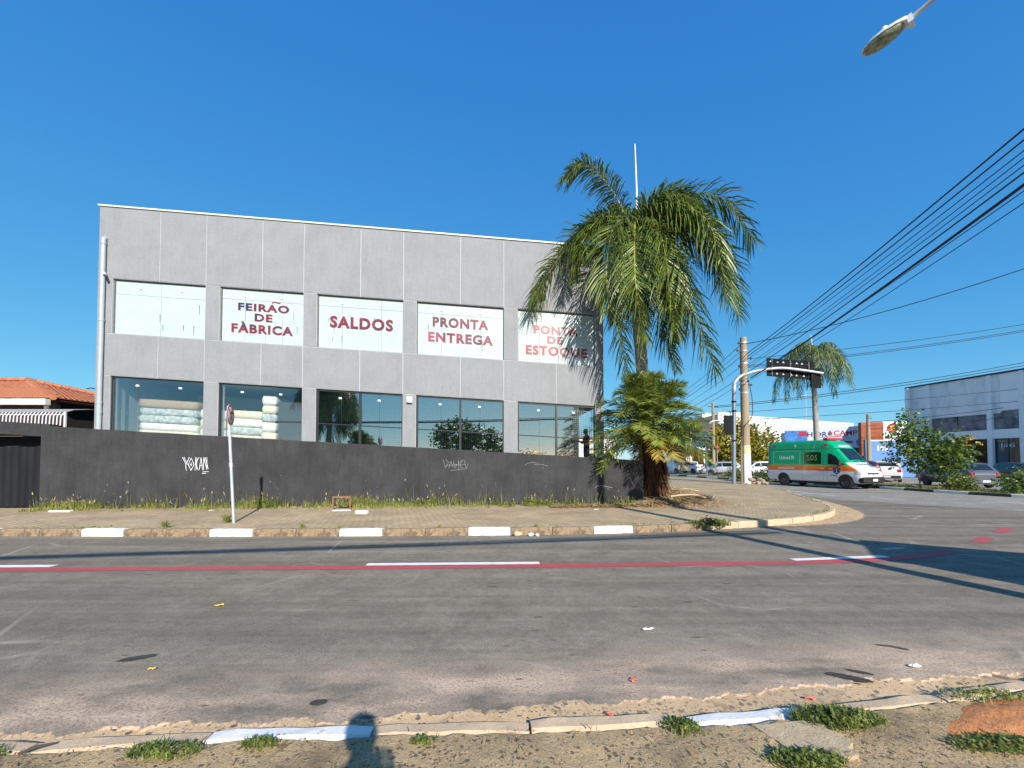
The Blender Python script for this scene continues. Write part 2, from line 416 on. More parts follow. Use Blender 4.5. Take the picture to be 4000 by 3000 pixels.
for x in xs:
    y0 = float(np.interp(x, kx, ky)) - 0.085
    for d in ys:
        q = Vector((x, y0 + d, 0))
        vs.append((x, y0 + d, 0.036 + 0.022 * mnoise.noise(q * 2.3) + 0.012 * mnoise.noise(q * 9) + 0.006 * mnoise.noise(q * 24)))
rows = len(ys)
fs = [(i * rows + j + 1, (i + 1) * rows + j + 1, (i + 1) * rows + j, i * rows + j) for i in range(len(xs) - 1) for j in range(rows - 1)]
mb.add(vs, fs, True).build('pavement_near', 'rough_pavement', kind='structure')

def kerb_run(name, path, width, z0, z1, lens, mats, seed, parent_mat, cham=0.02):
    """a bedding strip with a kerb stone for each length along the path; stones are its children"""
    rr = random.Random(seed)
    bed = MB(); ps = resample(path, 0.5)
    for a, b in zip(ps, ps[1:]):
        t = (b - a).normalized(); n = Vector((-t.y, t.x, 0))
        c = (a + b) / 2
        bed.obox((c.x, c.y, (z0 - 0.06)), t, n, (0, 0, 1), (b - a).length / 2 + 0.02, width * 0.4, 0.03)
    root = bed.build(name, parent_mat, kind='structure')
    cum = [0.0]
    for a, b in zip(path, path[1:]): cum.append(cum[-1] + (b - a).length)
    def at(s):
        i = max(0, min(len(path) - 2, int(np.searchsorted(cum, s)) - 1)); 
        return path[i].lerp(path[i + 1], (s - cum[i]) / max(1e-6, cum[i + 1] - cum[i]))
    s = 0.0; k = 0
    while s + lens < cum[-1]:
        a = at(s); b = at(s + lens); t = (b - a).normalized(); L = (b - a).length - 0.014
        m = mats(k, (a + b) / 2)
        if m:
            h = z1 + rr.uniform(-0.008, 0.008)
            sb = MB(); n_seg = 7
            prof = [(-width / 2, z0 - 0.05), (-width / 2, h - cham), (-width / 2 + cham, h), (width / 2 - cham, h), (width / 2, h - cham), (width / 2, z0 - 0.05)]
            vs = []
            for i in range(n_seg + 1):
                x = -L / 2 + L * i / n_seg; e = 0.012 if i in (0, n_seg) else 0
                for (yy, zz) in prof:
                    w = rr.uniform(-0.004, 0.004)
                    vs.append((x, yy * (1 - e * 3) + w, zz - (e if zz > z0 else 0) + (w if zz > z0 else 0)))
            np_ = len(prof)
            fs = [(i * np_ + j, i * np_ + j + 1, (i + 1) * np_ + j + 1, (i + 1) * np_ + j) for i in range(n_seg) for j in range(np_ - 1)]
            fs += [tuple(range(np_)), tuple(n_seg * np_ + j for j in range(np_ - 1, -1, -1))]
            sb.add(vs, fs)
            o = sb.build('kerb_stone', m, root)
            o.location = (*((a + b) / 2).xy, 0); o.rotation_euler = (0, rr.uniform(-0.006, 0.006), math.atan2(t.y, t.x))
        s += lens; k += 1
    return root

# near kerb: white every third stone
i0 = min(range(len(kn)), key=lambda i: abs(kn[i].x + 1.81))
path = [Vector((p.x, p.y, 0)) for p in kn]
cum = 0.0
for a, b in zip(path[:i0], path[1:i0 + 1]): cum += (b - a).length
stones = int(cum // 0.975); skip = cum - stones * 0.975
path = resample(path, 0.02); path = path[int(skip / 0.02):]
kerb_run('kerb_near', path, 0.13, -0.03, 0.036, 0.975, lambda k, p: 'kerb_white' if (k - stones) % 3 == 0 else 'kerb_plain', 5, 'gutter_concrete', 0.025)

# far kerb: along the street, round the corner and away along the avenue
far_c = [(-22, 9.62), (-11.45, 9.5), (-6.8, 9.44), (-0.58, 9.58), (2.98, 9.92), (5.02, 10.4), (7.0, 11.06), (8.8, 12.05), (10.2, 13.5), (11.4, 15.8), (12.6, 18.8), (13.9, 21.7), (15.0, 25.4), (15.55, 28.5), (15.3, 33), (14.4, 45), (13.4, 58)]
fc = catmull([(x, y, 0) for x, y in far_c], 600)
i0 = min(range(len(fc)), key=lambda i: abs(fc[i].x + 9.53))
cum = sum((b - a).length for a, b in zip(fc[:i0], fc[1:i0 + 1]))
LS = 0.95; st_far = int(cum // LS); skip = cum - st_far * LS
pf = resample(fc, 0.02); pf = pf[int(skip / 0.02):]
def far_mat(k, p):
    if p.y > 40: return None
    return 'kerb_white' if ((k - st_far) % 3 == 0 and p.x < 3.5) else ('kerb_plain' if p.x > 5 else 'kerb_stone')
kerb_run('kerb_far', pf, 0.15, 0.0, 0.165, LS, far_mat, 6, 'kerb_stone')

# far pavement slab inside that kerb
inn = []
for i, p in enumerate(fc[::6]):
    q = fc[min(len(fc) - 1, i * 6 + 1)]; t = (q - p)
    if t.length < 1e-6: t = p - fc[i * 6 - 1]
    t.normalize(); n = Vector((-t.y, t.x, 0)); inn.append(p + n * 0.06)
pts = [(p.x, p.y) for p in inn] + [(2, 58), (2, 16), (-22, 14.2)]
MB().prism(pts, -0.1, 0.155).build('pavement_far', 'paver', kind='structure')
# cobbled apron in front of the rounded corner
ap = [p for p in fc if 6.4 < p.x < 14.2 and p.y < 23]
mb = MB(); vs = []
for i, p in enumerate(ap):
    q = ap[min(i + 1, len(ap) - 1)]; t = (q - p) if i + 1 < len(ap) else (p - ap[i - 1]); t.normalize(); n = Vector((t.y, -t.x, 0))
    w = 0.75 * math.sin(math.pi * i / (len(ap) - 1)) ** 0.6 + 0.05 + 0.04 * math.sin(i * 1.7)
    vs += [(p.x + n.x * 0.05, p.y + n.y * 0.05, 0.012), (p.x + n.x * w, p.y + n.y * w, 0.006)]
mb.add(vs, [(i * 2, i * 2 + 1, i * 2 + 3, i * 2 + 2) for i in range(len(ap) - 1)]).build('gutter_apron', 'gutter_concrete', kind='structure')

# median strip between the avenue and the parking
med = [(15.2, 50), (16.6, 44.6), (19.1, 33), (21.2, 27.8), (21.7, 23.0), (22.3, 19.8), (23.6, 16.6), (26.2, 12)]
mc = catmull([(x, y, 0) for x, y in med], 200)
mp = [(p.x + 0.08, p.y) for p in mc[::8]] + [(30, 13.2), (27.0, 18), (25.6, 21.5), (25.0, 25), (23.6, 31), (20.6, 42), (19, 50)]
MB().prism(mp[::-1], -0.05, 0.13).build('median', 'grass_soil', kind='structure')
kerb_run('kerb_median', mc, 0.14, 0.0, 0.14, 1.45, lambda k, p: 'kerb_white' if k % 2 == 0 else 'kerb_black', 9, 'kerb_stone')
# forecourt / parking beyond
fcp = [(20.9, 42), (23.9, 31), (25.3, 25), (27.3, 18), (31, 12.6), (60, 12.6), (60, 80), (12, 80), (15.5, 62), (19.5, 50)]
MB().add([(x, y, 0.006) for x, y in fcp], [tuple(range(len(fcp)))]).build('parking_ground', 'avenue_asphalt', kind='structure')

# painted markings
def marking(name, pts, w, m, z):
    c = catmull([(x, y, 0) for x, y in pts], max(8, len(pts) * 12)); vs = []
    for i, p in enumerate(c):
        t = (c[min(i + 1, len(c) - 1)] - c[max(i - 1, 0)]).normalized(); n = Vector((-t.y, t.x, 0)) * (w / 2 + 0.004 * math.sin(i * 2.1))
        vs += [(p.x - n.x, p.y - n.y, z), (p.x + n.x, p.y + n.y, z)]
    return MB().add(vs, [(i * 2, i * 2 + 2, i * 2 + 3, i * 2 + 1) for i in range(len(c) - 1)]).build(name, m, kind='structure')
marking('lane_line_red', [(-30, 6.2), (-7.91, 6.58), (-2.81, 6.68), (0, 6.78), (4.2, 6.98), (5.81, 7.15), (7.1, 7.45), (8.1, 7.85)], 0.22, 'paint_red', 0.005)
for a, b in (((-12.0, 6.68), (-7.3, 6.78)), ((-2.35, 6.88), (0.45, 6.98)), ((4.75, 7.2), (6.55, 7.45))):
    marking('lane_dash_white', [a, ((a[0] + b[0]) / 2, (a[1] + b[1]) / 2), b], 0.15, 'paint_white', 0.006)
for a, b in (((9.55, 8.72), (10.35, 9.25)), ((11.3, 9.85), (12.2, 10.45))):
    marking('lane_dash_red', [a, ((a[0] + b[0]) / 2, (a[1] + b[1]) / 2), b], 0.22, 'paint_red', 0.005)
marking('avenue_line', [(15.6, 26.4), (15.1, 23.0), (15.0, 19.6)], 0.11, 'paint_white', 0.009)
marking('avenue_line', [(16.0, 18.9), (16.6, 17.9)], 0.11, 'paint_white', 0.009)
marking('avenue_line', [(19.3, 16.9), (20.6, 15.3), (22.4, 12.8)], 0.11, 'paint_white', 0.009)
def tar(x, y, a, b, rz, seed):
    r_ = random.Random(seed); n = 22; c, s = math.cos(rz), math.sin(rz)
    ps = [(a * math.cos(2 * math.pi * i / n) * r_.uniform(0.9, 1.08), b * math.sin(2 * math.pi * i / n) * r_.uniform(0.9, 1.08)) for i in range(n)]
    MB().add([(x + c * u - s * v, y + s * u + c * v, 0.005) for u, v in ps], [tuple(range(n))]).build('tar_patch', 'tar', kind='structure')
mat('tar', (0.05, 0.048, 0.045), 0.85, 0.3, 12, 0.5, 60)
tar(-3.2, 3.66, 0.14, 0.05, 0.45, 1); tar(2.62, 3.34, 0.16, 0.045, -0.45, 2); tar(2.78, 3.42, 0.09, 0.025, -0.5, 3); tar(-1.35, 3.0, 0.06, 0.04, 0.2, 4)
marking('worn_mark', [(7.0, 8.05), (7.5, 8.15)], 0.12, 'paint_white_worn', 0.005)
marking('worn_mark', [(13.6, 15.2), (14.6, 14.4)], 0.12, 'paint_white_worn', 0.009)
# ------------------------------------------------------------------ the grey commercial building
def stucco(name, col, streak, bs_=70, bst=0.5, sv=0.16):
    m, nt, bs, out = newmat(name)
    co = coords(nt); cs = coords(nt, (2.2, 2.2, 0.35))
    c = ramp(nt, noise(nt, co, 1.1, 5, 0.65), [(0.3, tuple(x * (1 - sv) for x in col)), (0.7, tuple(x * (1 + sv) for x in col))])
    c = mixc(nt, mth(nt, 'MULTIPLY', ramp(nt, noise(nt, cs, 2.6, 6, 0.7), [(0.45, 0), (0.75, 1)]), streak), c, tuple(x * 0.62 for x in col))
    c = mixc(nt, mth(nt, 'MULTIPLY', ramp(nt, noise(nt, coords(nt, (5, 5, 0.5)), 3.0, 5, 0.7), [(0.5, 0), (0.8, 1)]), streak * 0.6), c, tuple(min(1, x * 1.45) for x in col))
    fine = noise(nt, coords(nt, (1, 1, 0.6)), bs_, 4, 0.75)
    c = mixc(nt, 1.0, c, ramp(nt, fine, [(0.3, 0.88), (0.7, 1.12)]), 'MULTIPLY')
    nt.links.new(c, bs.inputs['Base Color']); bs.inputs['Roughness'].default_value = 0.9; bs.inputs['Specular IOR Level'].default_value = 0.25
    bump(nt, bs, fine, bst, 0.02)
stucco('facade_grey', (0.262, 0.272, 0.288), 0.24, 30, 0.4, 0.07)
mat('facade_joint', (0.45, 0.46, 0.47), 0.85, 0.06, 4)
stucco('wall_charcoal', (0.047, 0.047, 0.050), 0.75, 24, 1.0, 0.3)
mat('coping_white', (0.72, 0.72, 0.72), 0.5, 0.06, 2)
mat('white_film', (0.44, 0.505, 0.50), 0.25, 0.04, 1.2, dirt=(0.38, 0.44, 0.43), dscale=1.0, dpos=(0.5, 0.9))
mat('joint_dark', (0.10, 0.12, 0.12), 0.5, 0.1)
mat('frame_dark', (0.022, 0.025, 0.03), 0.4, 0.15)
mat('frame_alu', (0.5, 0.52, 0.55), 0.35, 0.05, metal=0.6)
mat('interior_wall', (0.36, 0.42, 0.45), 0.85, 0.05)
mat('interior_floor', (0.25, 0.24, 0.23), 0.5, 0.1)
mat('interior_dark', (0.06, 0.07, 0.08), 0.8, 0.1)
mat('pvc_grey', (0.36, 0.40, 0.43), 0.5, 0.06)
mat('white_plastic', (0.8, 0.8, 0.8), 0.4, 0.03)
glassmat('shop_glass', (0.95, 0.965, 0.965), 0.07, 1.0)
glassmat('shop_glass_dark', (0.70, 0.77, 0.79), 0.36, 1.4)
m, nt, bs, out = newmat('letter_maroon')
co = coords(nt)
c = ramp(nt, noise(nt, coords(nt, (1, 1, 0.6)), 1.3, 3, 0.6, 0.5), [(0.30, (0.03, 0.035, 0.07)), (0.4, (0.12, 0.02, 0.04)), (0.55, (0.24, 0.025, 0.05)), (0.72, (0.36, 0.07, 0.11))])
c = mixc(nt, ramp(nt, noise(nt, co, 9, 5, 0.7), [(0.6, 0), (0.72, 0.5)]), c, (0.45, 0.28, 0.3))
nt.links.new(c, bs.inputs['Base Color']); bs.inputs['Roughness'].default_value = 0.35
m, nt, bs, out = newmat('letter_red')
co = coords(nt)
c = ramp(nt, noise(nt, coords(nt, (1, 1, 0.6)), 1.1, 3, 0.6), [(0.35, (0.10, 0.01, 0.02)), (0.5, (0.26, 0.01, 0.022)), (0.7, (0.36, 0.015, 0.03))])
nt.links.new(c, bs.inputs['Base Color']); bs.inputs['Roughness'].default_value = 0.35

SH = -0.0555
FA = math.atan(0.055); FD = Vector((math.cos(FA), math.sin(FA), 0)); FN = Vector((-math.sin(FA), math.cos(FA), 0))
FO = Vector((-16.84, 16.99, 0))
def fb(u, v, z):
    p = FO + FD * u + FN * v
    return (p.x, p.y, z + SH * u)
UW = 20.82
Z_ROOF, Z_UT, Z_UB, Z_LT, Z_FL = 12.06, 9.12, 6.86, 5.13, 2.45
wins = [(0.55, 4.21), (4.78, 8.15), (8.70, 12.27), (12.82, 16.52), (17.10, 20.46)]
B = thing('commercial_building', 'two storey grey stucco building with white lettered upper windows behind charcoal wall', 'building', FO, world=True)
lines = [0.0]
for l, r in wins: lines += [(l + r) / 2, r]
lines[-1] = UW
back = MB(fb); 
cells = []
for z0, z1 in ((Z_UT, Z_ROOF), (Z_LT, Z_UB)):
    for a, b in zip(lines, lines[1:]): cells.append((a, b, z0, z1))
edges = [0.0] + [x for w in wins for x in w] + [UW]
for a, b in zip(edges[::2], edges[1::2]):
    for z0, z1 in ((Z_UB, Z_UT), (Z_FL, Z_LT)): cells.append((a, b, z0, z1))
for a, b, z0, z1 in cells: back.box(a, b, 0.014, 0.3, z0, z1)
back.box(0, UW, 0.014, 0.3, 0.2, Z_FL)
wall = back.build('wall', 'facade_joint', B)
rr = random.Random(2)
for a, b, z0, z1 in cells:
    g = 0.015
    p = MB(fb).box(a + (0 if a == 0 else g), b - (0 if b == UW else g), 0.0 + rr.uniform(-0.002, 0.002), 0.03, z0 + g, z1 - (0.0 if z1 == Z_ROOF else g))
    p.build('wall_panel', 'facade_grey', B)
sh = MB(fb)
sh.box(-0.02, 0.28, 0.3, 16, 0.2, Z_ROOF - 0.02); sh.box(UW - 0.28, UW + 0.0, 0.3, 16, Z_LT + 0.1, Z_ROOF - 0.02); sh.box(0.28, UW - 0.28, 15.7, 16, 0.2, Z_ROOF - 0.02)
sh.build('side_wall', 'facade_grey', B)
MB(fb).box(-0.02, UW + 0.02, 0.3, 16.02, Z_ROOF - 0.5, Z_ROOF - 0.3).build('roof', 'coping_white', B)
MB(fb).box(-0.05, UW + 0.05, -0.05, 0.34, Z_ROOF + 0.002, Z_ROOF + 0.06).build('coping', 'coping_white', B)
inr = MB(fb)
inr.box(0.3, UW - 0.05, 0.05, 15.6, Z_FL - 0.3, Z_FL - 0.05)
inr.build('floor_slab', 'interior_floor', B)
MB(fb).box(0.29, UW - 0.05, 0.31, 15.6, Z_LT + 0.12, Z_LT + 0.4).build('ceiling', 'interior_wall', B)
iw = MB(fb); iw.box(0.3, UW - 0.3, 6.0, 6.2, Z_FL, Z_LT + 0.1); iw.box(0.29, 0.45, 0.32, 6, Z_FL, Z_LT + 0.1); iw.box(8.35, 8.5, 0.32, 6, Z_FL, Z_LT + 0.1)
iw.build('interior_wall', 'interior_wall', B)
MB(fb).box(8.6, UW - 0.4, 3.2, 3.3, Z_FL, Z_LT + 0.1).build('interior_partition', 'interior_dark', B)
MB(fb).box(1.6, 8.3, 3.6, 3.7, Z_FL, Z_LT - 0.2).build('interior_partition', 'interior_wall', B)

# upper windows: white filmed panes in a recess, with lettering
words_ = {1: [('FEIRAO', 0.20, 0.815, 0.60, 0.745, 0.042), ('DE', 0.40, 0.615, 0.415, 0.56, 0.042), ('FÀBRICA', 0.125, 0.865, 0.185, 0.395, 0.042)],
          2: [('SALDOS', 0.14, 0.875, 0.40, 0.625, 0.045)],
          3: [('PRONTA', 0.18, 0.82, 0.555, 0.745, 0.042), ('ENTREGA', 0.13, 0.875, 0.265, 0.455, 0.042)],
          4: [('PONTA', 0.21, 0.785, 0.56, 0.725, 0.042), ('DE', 0.385, 0.59, 0.385, 0.53, 0.042), ('ESTOQUE', 0.11, 0.905, 0.12, 0.335, 0.042)]}
for i, (l, r) in enumerate(wins):
    fr = MB(fb)
    fr.box(l, r, 0.10, 0.24, Z_UT - 0.05, Z_UT); fr.box(l, r, 0.10, 0.24, Z_UB, Z_UB + 0.03)
    fr.box(l, l + 0.04, 0.10, 0.24, Z_UB + 0.03, Z_UT - 0.05); fr.box(r - 0.03, r, 0.10, 0.24, Z_UB + 0.03, Z_UT - 0.05)
    fr.box(l + 0.04, r - 0.03, 0.16, 0.22, Z_UB + 0.03, Z_UT - 0.05)
    w = fr.build('window_upper', 'joint_dark', B)
    w['label'] = ['blank white upper window with no lettering', 'white upper window lettered feirão de fàbrica', 'white upper window lettered saldos', 'white upper window lettered pronta entrega', 'white upper window lettered ponta de estoque'][i]
    zt = Z_UB + (Z_UT - Z_UB) * (0.80 if i else 0.74)
    cs = [0.0, 0.28, 0.74, 1.0] if i else [0.0, 0.5, 1.0]
    W = r - l
    for a, b in zip(cs, cs[1:]):
        for z0, z1 in ((Z_UB + 0.03, zt), (zt, Z_UT - 0.05)):
            MB(fb).box(l + 0.04 + a * (W - 0.07) + 0.005, l + 0.04 + b * (W - 0.07) - 0.005, 0.13 + rr.uniform(-0.003, 0.003), 0.15, z0 + 0.005, z1 - 0.005).build('pane', 'white_film', w)
    for (t, x0, x1, y0, y1, bold) in words_.get(i, []):
        H_ = Z_UT - Z_UB
        mb = MB(fb); text(mb, t, lambda a, b: (l + W * (x0 + (x1 - x0) * a), 0.122, Z_UB + H_ * (y0 + (y1 - y0) * b)), bold, 1.16)
        if t == 'FEIRAO':   # tilde over the A
            tl = [(0.605, 0.765), (0.63, 0.785), (0.66, 0.782), (0.685, 0.77), (0.71, 0.782)]
            for (a0, b0), (a1, b1) in zip(tl, tl[1:]): mb.add([(l + W * a_, 0.1222, Z_UB + H_ * b_) for a_, b_ in ((a0, b0), (a1, b1), (a1, b1 + 0.022), (a0, b0 + 0.022))], [(0, 1, 2, 3)])
        mb.build('lettering', 'letter_red' if i == 4 else 'letter_maroon', w)
    dm = MB(fb)
    for q in range(5):     # paint runs hanging from the film joints
        uu = l + W * rr.uniform(0.1, 0.95); zz = zt - rr.uniform(0.0, 1.4); ln = rr.uniform(0.12, 0.5); tw = rr.uniform(0.006, 0.016)
        dm.add([(uu - tw, 0.124, zz), (uu + tw, 0.124, zz), (uu + tw * 0.6, 0.124, zz - ln), (uu - tw * 0.4, 0.124, zz - ln)], [(0, 1, 2, 3)])
    dm.build('paint_run', 'joint_dark', w, kind='stuff')
    for q in (0.28, 0.72):
        MB(fb).box(l + W * q - 0.05, l + W * q + 0.05, 0.10, 0.135, Z_UT - 0.32, Z_UT - 0.26).build('glass_clip', 'white_plastic', w)

# lower windows
mat('grille_steel', (0.30, 0.33, 0.35), 0.45, 0.1, metal=0.5)
for i, (l, r) in enumerate(wins):
    W = r - l; z0, z1 = Z_FL - 0.02, Z_LT
    fr = MB(fb); th = 0.045 if i < 2 else 0.07
    fr.box(l, r, 0.08, 0.2, z1 - th, z1); fr.box(l, r, 0.08, 0.2, z0, z0 + 0.05)
    fr.box(l, l + th, 0.08, 0.2, z0 + 0.05, z1 - th); fr.box(r - 0.05, r, 0.08, 0.2, z0 + 0.05, z1 - th)
    w = fr.build('window_lower', 'frame_dark', B)
    cs = [0, 0.27, 0.74, 1] if i < 2 else [0, 0.27, 0.5, 0.73, 1]
    zr = [z0 + 0.05, z1 - th]
    for a, b in zip(cs, cs[1:]):
        MB(fb).box(l + th + a * (W - th - 0.05) + 0.004, l + th + b * (W - th - 0.05) - 0.004, 0.138 + rr.uniform(-0.004, 0.004), 0.146, zr[0], zr[1]).build('pane', 'shop_glass' if i < 2 or (i == 4 and b == 1) else 'shop_glass_dark', w)
    if i >= 2:
        MB(fb).box(l + W * 0.5 - 0.045, l + W * 0.5 + 0.045, 0.09, 0.132, z0 + 0.05, z1 - th).build('mullion', 'frame_dark', w)
        MB(fb).box(l + th, r - 0.05, 0.092, 0.13, z0 + (z1 - z0) * 0.47 - 0.02, z0 + (z1 - z0) * 0.47 + 0.02).build('transom', 'frame_dark', w)
        g = MB(fb); u = l + 0.1
        while u < r - 0.1: g.box(u, u + 0.012, 0.30, 0.312, z0 + 0.05, z1 - 0.05); u += 0.085
        z = z0 + 0.1
        while z < z1 - 0.1: g.box(l + 0.08, r - 0.08, 0.313, 0.322, z, z + 0.012); z += 0.085
        g.build('security_grille', 'grille_steel', w, kind='stuff')
    else:
        MB(fb).box(l + th + 0.05, l + th + 0.09, 0.2, 0.26, z0 + 0.05, z1 - th).build('jamb', 'frame_alu', w)
    for q in (0.27, 0.73) if i < 2 else (0.27, 0.72):
        MB(fb).box(l + W * q - 0.055, l + W * q + 0.055, 0.10, 0.135, z1 - 0.36, z1 - 0.29).build('glass_clip', 'white_plastic', w)
MB(fb).box(12.46, 12.68, -0.13, -0.004, 4.78, 5.02).build('junction_box', 'white_plastic', B)
# rainwater pipe with elbow, couplings and clamps
u0 = 0.26
pp = MB(); top = 10.66
pp.tube([fb(u0, 0.05, top + 0.06), fb(u0, -0.03, top + 0.07), fb(u0, -0.09, top + 0.02), fb(u0, -0.10, top - 0.08), fb(u0, -0.10, 6), fb(u0, -0.10, 1.6)], 0.085, 14)
pipe = pp.build('rain_pipe', 'pvc_grey', B)
for z in (10.5, 7.35, 4.0, 3.62):
    MB().tube([fb(u0, -0.10, z - 0.05), fb(u0, -0.10, z + 0.045)], 0.1, 14).build('coupling', 'pvc_grey', pipe)
cb = MB(); cb.tube([fb(0.37, -0.02, 9.25), fb(0.37, -0.16, 9.25)], 0.018, 8); cb.tube([fb(0.36, -0.15, 9.25), fb(0.44, -0.24, 9.18), fb(0.52, -0.33, 9.1)], 0.05, 10)
camx = cb.build('security_camera', 'white_plastic', B)
MB().tube([fb(0.52, -0.33, 9.1), fb(0.535, -0.345, 9.088)], 0.04, 10).build('camera_lens', 'frame_dark', camx)

# terrace between the wall and the building
MB(fb).box(0.3, UW + 0.2, -2.9, 0.01, 0.0, 2.12).build('terrace', 'earth', kind='structure')

# mattresses stacked inside the first two windows
mat('mattress_beige', (0.44, 0.33, 0.23), 0.9, 0.08, 6, 0.3, 60)
mat('mattress_cream', (0.78, 0.72, 0.58), 0.55, 0.1, 5, 0.8, 9)
mat('mattress_white', (0.82, 0.82, 0.8), 0.45, 0.08, 5, 0.9, 8)
mat('mattress_teal', (0.34, 0.40, 0.40), 0.35, 0.3, 6, 0.9, 8, col2=(0.6, 0.66, 0.66))
mat('mattress_pink', (0.60, 0.45, 0.36), 0.5, 0.25, 6, 0.8, 9, col2=(0.8, 0.76, 0.7))
def mattress(u0, u1, v0, v1, z0, z1, m, label, seed):
    r_ = random.Random(seed); mb = MB(fb); nx, ny, nz = 14, 8, 3
    vs = []; idx = {}
    def key(i, j, k):
        if (i, j, k) not in idx:
            x, y, z = u0 + (u1 - u0) * i / nx, v0 + (v1 - v0) * j / ny, z0 + (z1 - z0) * k / nz
            e = 0.03
            if k in (0, nz): x = u0 + e + (u1 - u0 - 2 * e) * i / nx; y = v0 + e + (v1 - v0 - 2 * e) * j / ny
            j_ = 0.014
            idx[(i, j, k)] = len(vs); vs.append((x + r_.uniform(-j_, j_), y + r_.uniform(-j_, j_), z + (r_.uniform(-0.01, 0.0) if k == nz else (r_.uniform(0, 0.01) if k == 0 else 0))))
        return idx[(i, j, k)]
    fs = []
    for i in range(nx):
        for j in range(ny): fs += [(key(i, j, nz), key(i + 1, j, nz), key(i + 1, j + 1, nz), key(i, j + 1, nz)), (key(i, j, 0), key(i, j + 1, 0), key(i + 1, j + 1, 0), key(i + 1, j, 0))]
        for k in range(nz): fs += [(key(i, 0, k), key(i + 1, 0, k), key(i + 1, 0, k + 1), key(i, 0, k + 1)), (key(i, ny, k), key(i, ny, k + 1), key(i + 1, ny, k + 1), key(i + 1, ny, k))]
    for j in range(ny):
        for k in range(nz): fs += [(key(0, j, k), key(0, j, k + 1), key(0, j + 1, k + 1), key(0, j + 1, k)), (key(nx, j, k), key(nx, j + 1, k), key(nx, j + 1, k + 1), key(nx, j, k + 1))]
    mb.add(vs, fs, True)
    o = mb.build('mattress', m); me = o.data
    c = Vector(fb((u0 + u1) / 2, (v0 + v1) / 2, z0)); me.transform(Matrix.Translation(-c)); o.location = c
    return tag(o, label, 'mattress', 'mattresses stacked behind the shop windows')
zb = Z_FL - 0.05
hs_ = [(0.36, 'mattress_cream', 'cream plastic wrapped mattress at the bottom of left window stack'), (0.30, 'mattress_white', 'crumpled white wrapped mattress second from the bottom in left window'), (0.33, 'mattress_teal', 'grey teal plastic wrapped mattress in middle of left window stack'), (0.30, 'mattress_teal', 'dark shiny wrapped mattress just under the beige one'), (0.36, 'mattress_beige', 'bare beige mattress on top of left window stack')]
z = zb + 0.28
mattress(1.3, 3.9, 0.55, 2.4, zb, z - 0.004, 'mattress_white', 'white wrapped mattress on the floor under left window stack, mostly hidden', 20)
for k, (h, m_, lb) in enumerate(hs_):
    mattress(1.26 + 0.03 * (k % 2), 3.62 - 0.04 * (k % 3), 0.55 + 0.02 * (k % 2), 2.2, z, z + h - 0.004, m_, lb, k); z += h
z = zb
for k, (h, m_) in enumerate([(0.4, 'mattress_cream'), (0.42, 'mattress_white'), (0.42, 'mattress_cream'), (0.4, 'mattress_white')]):
    mattress(3.72, 4.9, 0.6, 2.1, z, z + h - 0.004, m_, ['lowest cream mattress squeezed behind the pillar between left windows', 'white mattress second up behind the pillar between left windows', 'cream mattress third up behind the pillar between left windows', 'topmost white mattress behind the pillar between left windows'][k], 40 + k); z += h
z = zb
for k, (h, m_, lb) in enumerate([(0.3, 'mattress_white', 'white mattress on the floor in second window'), (0.34, 'mattress_pink', 'pinkish half unwrapped mattress low in second window'), (0.34, 'mattress_teal', 'grey blue wrapped mattress in second window behind the road sign'), (0.36, 'mattress_white', 'bright white mattress below the quilted one in second window'), (0.34, 'mattress_cream', 'cream quilted mattress on top of the wide pile in second window')]):
    mattress(4.98, 6.25, 0.5, 2.1, z, z + h - 0.004, m_, lb, 60 + k); z += h
z = zb
for k, (h, m_) in enumerate([(0.42, 'mattress_white'), (0.4, 'mattress_cream'), (0.42, 'mattress_white'), (0.36, 'mattress_teal'), (0.36, 'mattress_cream'), (0.4, 'mattress_white')]):
    mattress(6.3, 6.85, 0.5, 2.0, z, z + h - 0.004, m_, ['bottom', 'second', 'third', 'fourth', 'fifth', 'topmost'][k] + ' wrapped mattress of the narrow tall pile in second window', 80 + k); z += h
dbd = MB(fb).box(7.05, 8.05, 0.34, 0.40, Z_FL - 0.04, 4.52).build('door_board', 'interior_dark')
cc = Vector(fb(7.5, 0.37, Z_FL)); dbd.data.transform(Matrix.Translation(-cc)); dbd.location = cc
tag(dbd, 'dark brown board leaning behind the second shop window', 'board')

# ------------------------------------------------------------------ charcoal boundary wall, gate
def wf(x, v, z): # wall plane
    n = Vector((-0.08, 1, 0)).normalized()
    return (x + n.x * v, 14.484 + 0.08 * x + n.y * v, z)
def wtop(x): return 2.745 - 0.0562 * (x + 14.56)
WL = thing('boundary_wall', 'long charcoal rendered wall with graffiti between pavement and grey building', 'wall', wf(-5, 0, 0.1), world=True)
mb = MB(wf); n = 40; vs = []
for i in range(n + 1):
    x = -14.6 + (4.62 + 14.6) * i / n; t = wtop(x) + 0.006 * math.sin(i * 1.9)
    vs += [(x, 0, -0.1), (x, 0, t - 0.02), (x, 0.02, t), (x, 0.2, t), (x, 0.2, -0.1)]
fs = [(i * 5 + k, (i + 1) * 5 + k, (i + 1) * 5 + k + 1, i * 5 + k + 1) for i in range(n) for k in range(4)] + [(0, 1, 2, 3, 4), tuple(n * 5 + k for k in (4, 3, 2, 1, 0))]
mb.add(vs, fs); mb.build('wall_face', 'wall_charcoal', WL)
def wt2(x): return wtop(x) + 0.07
mb = MB(wf)
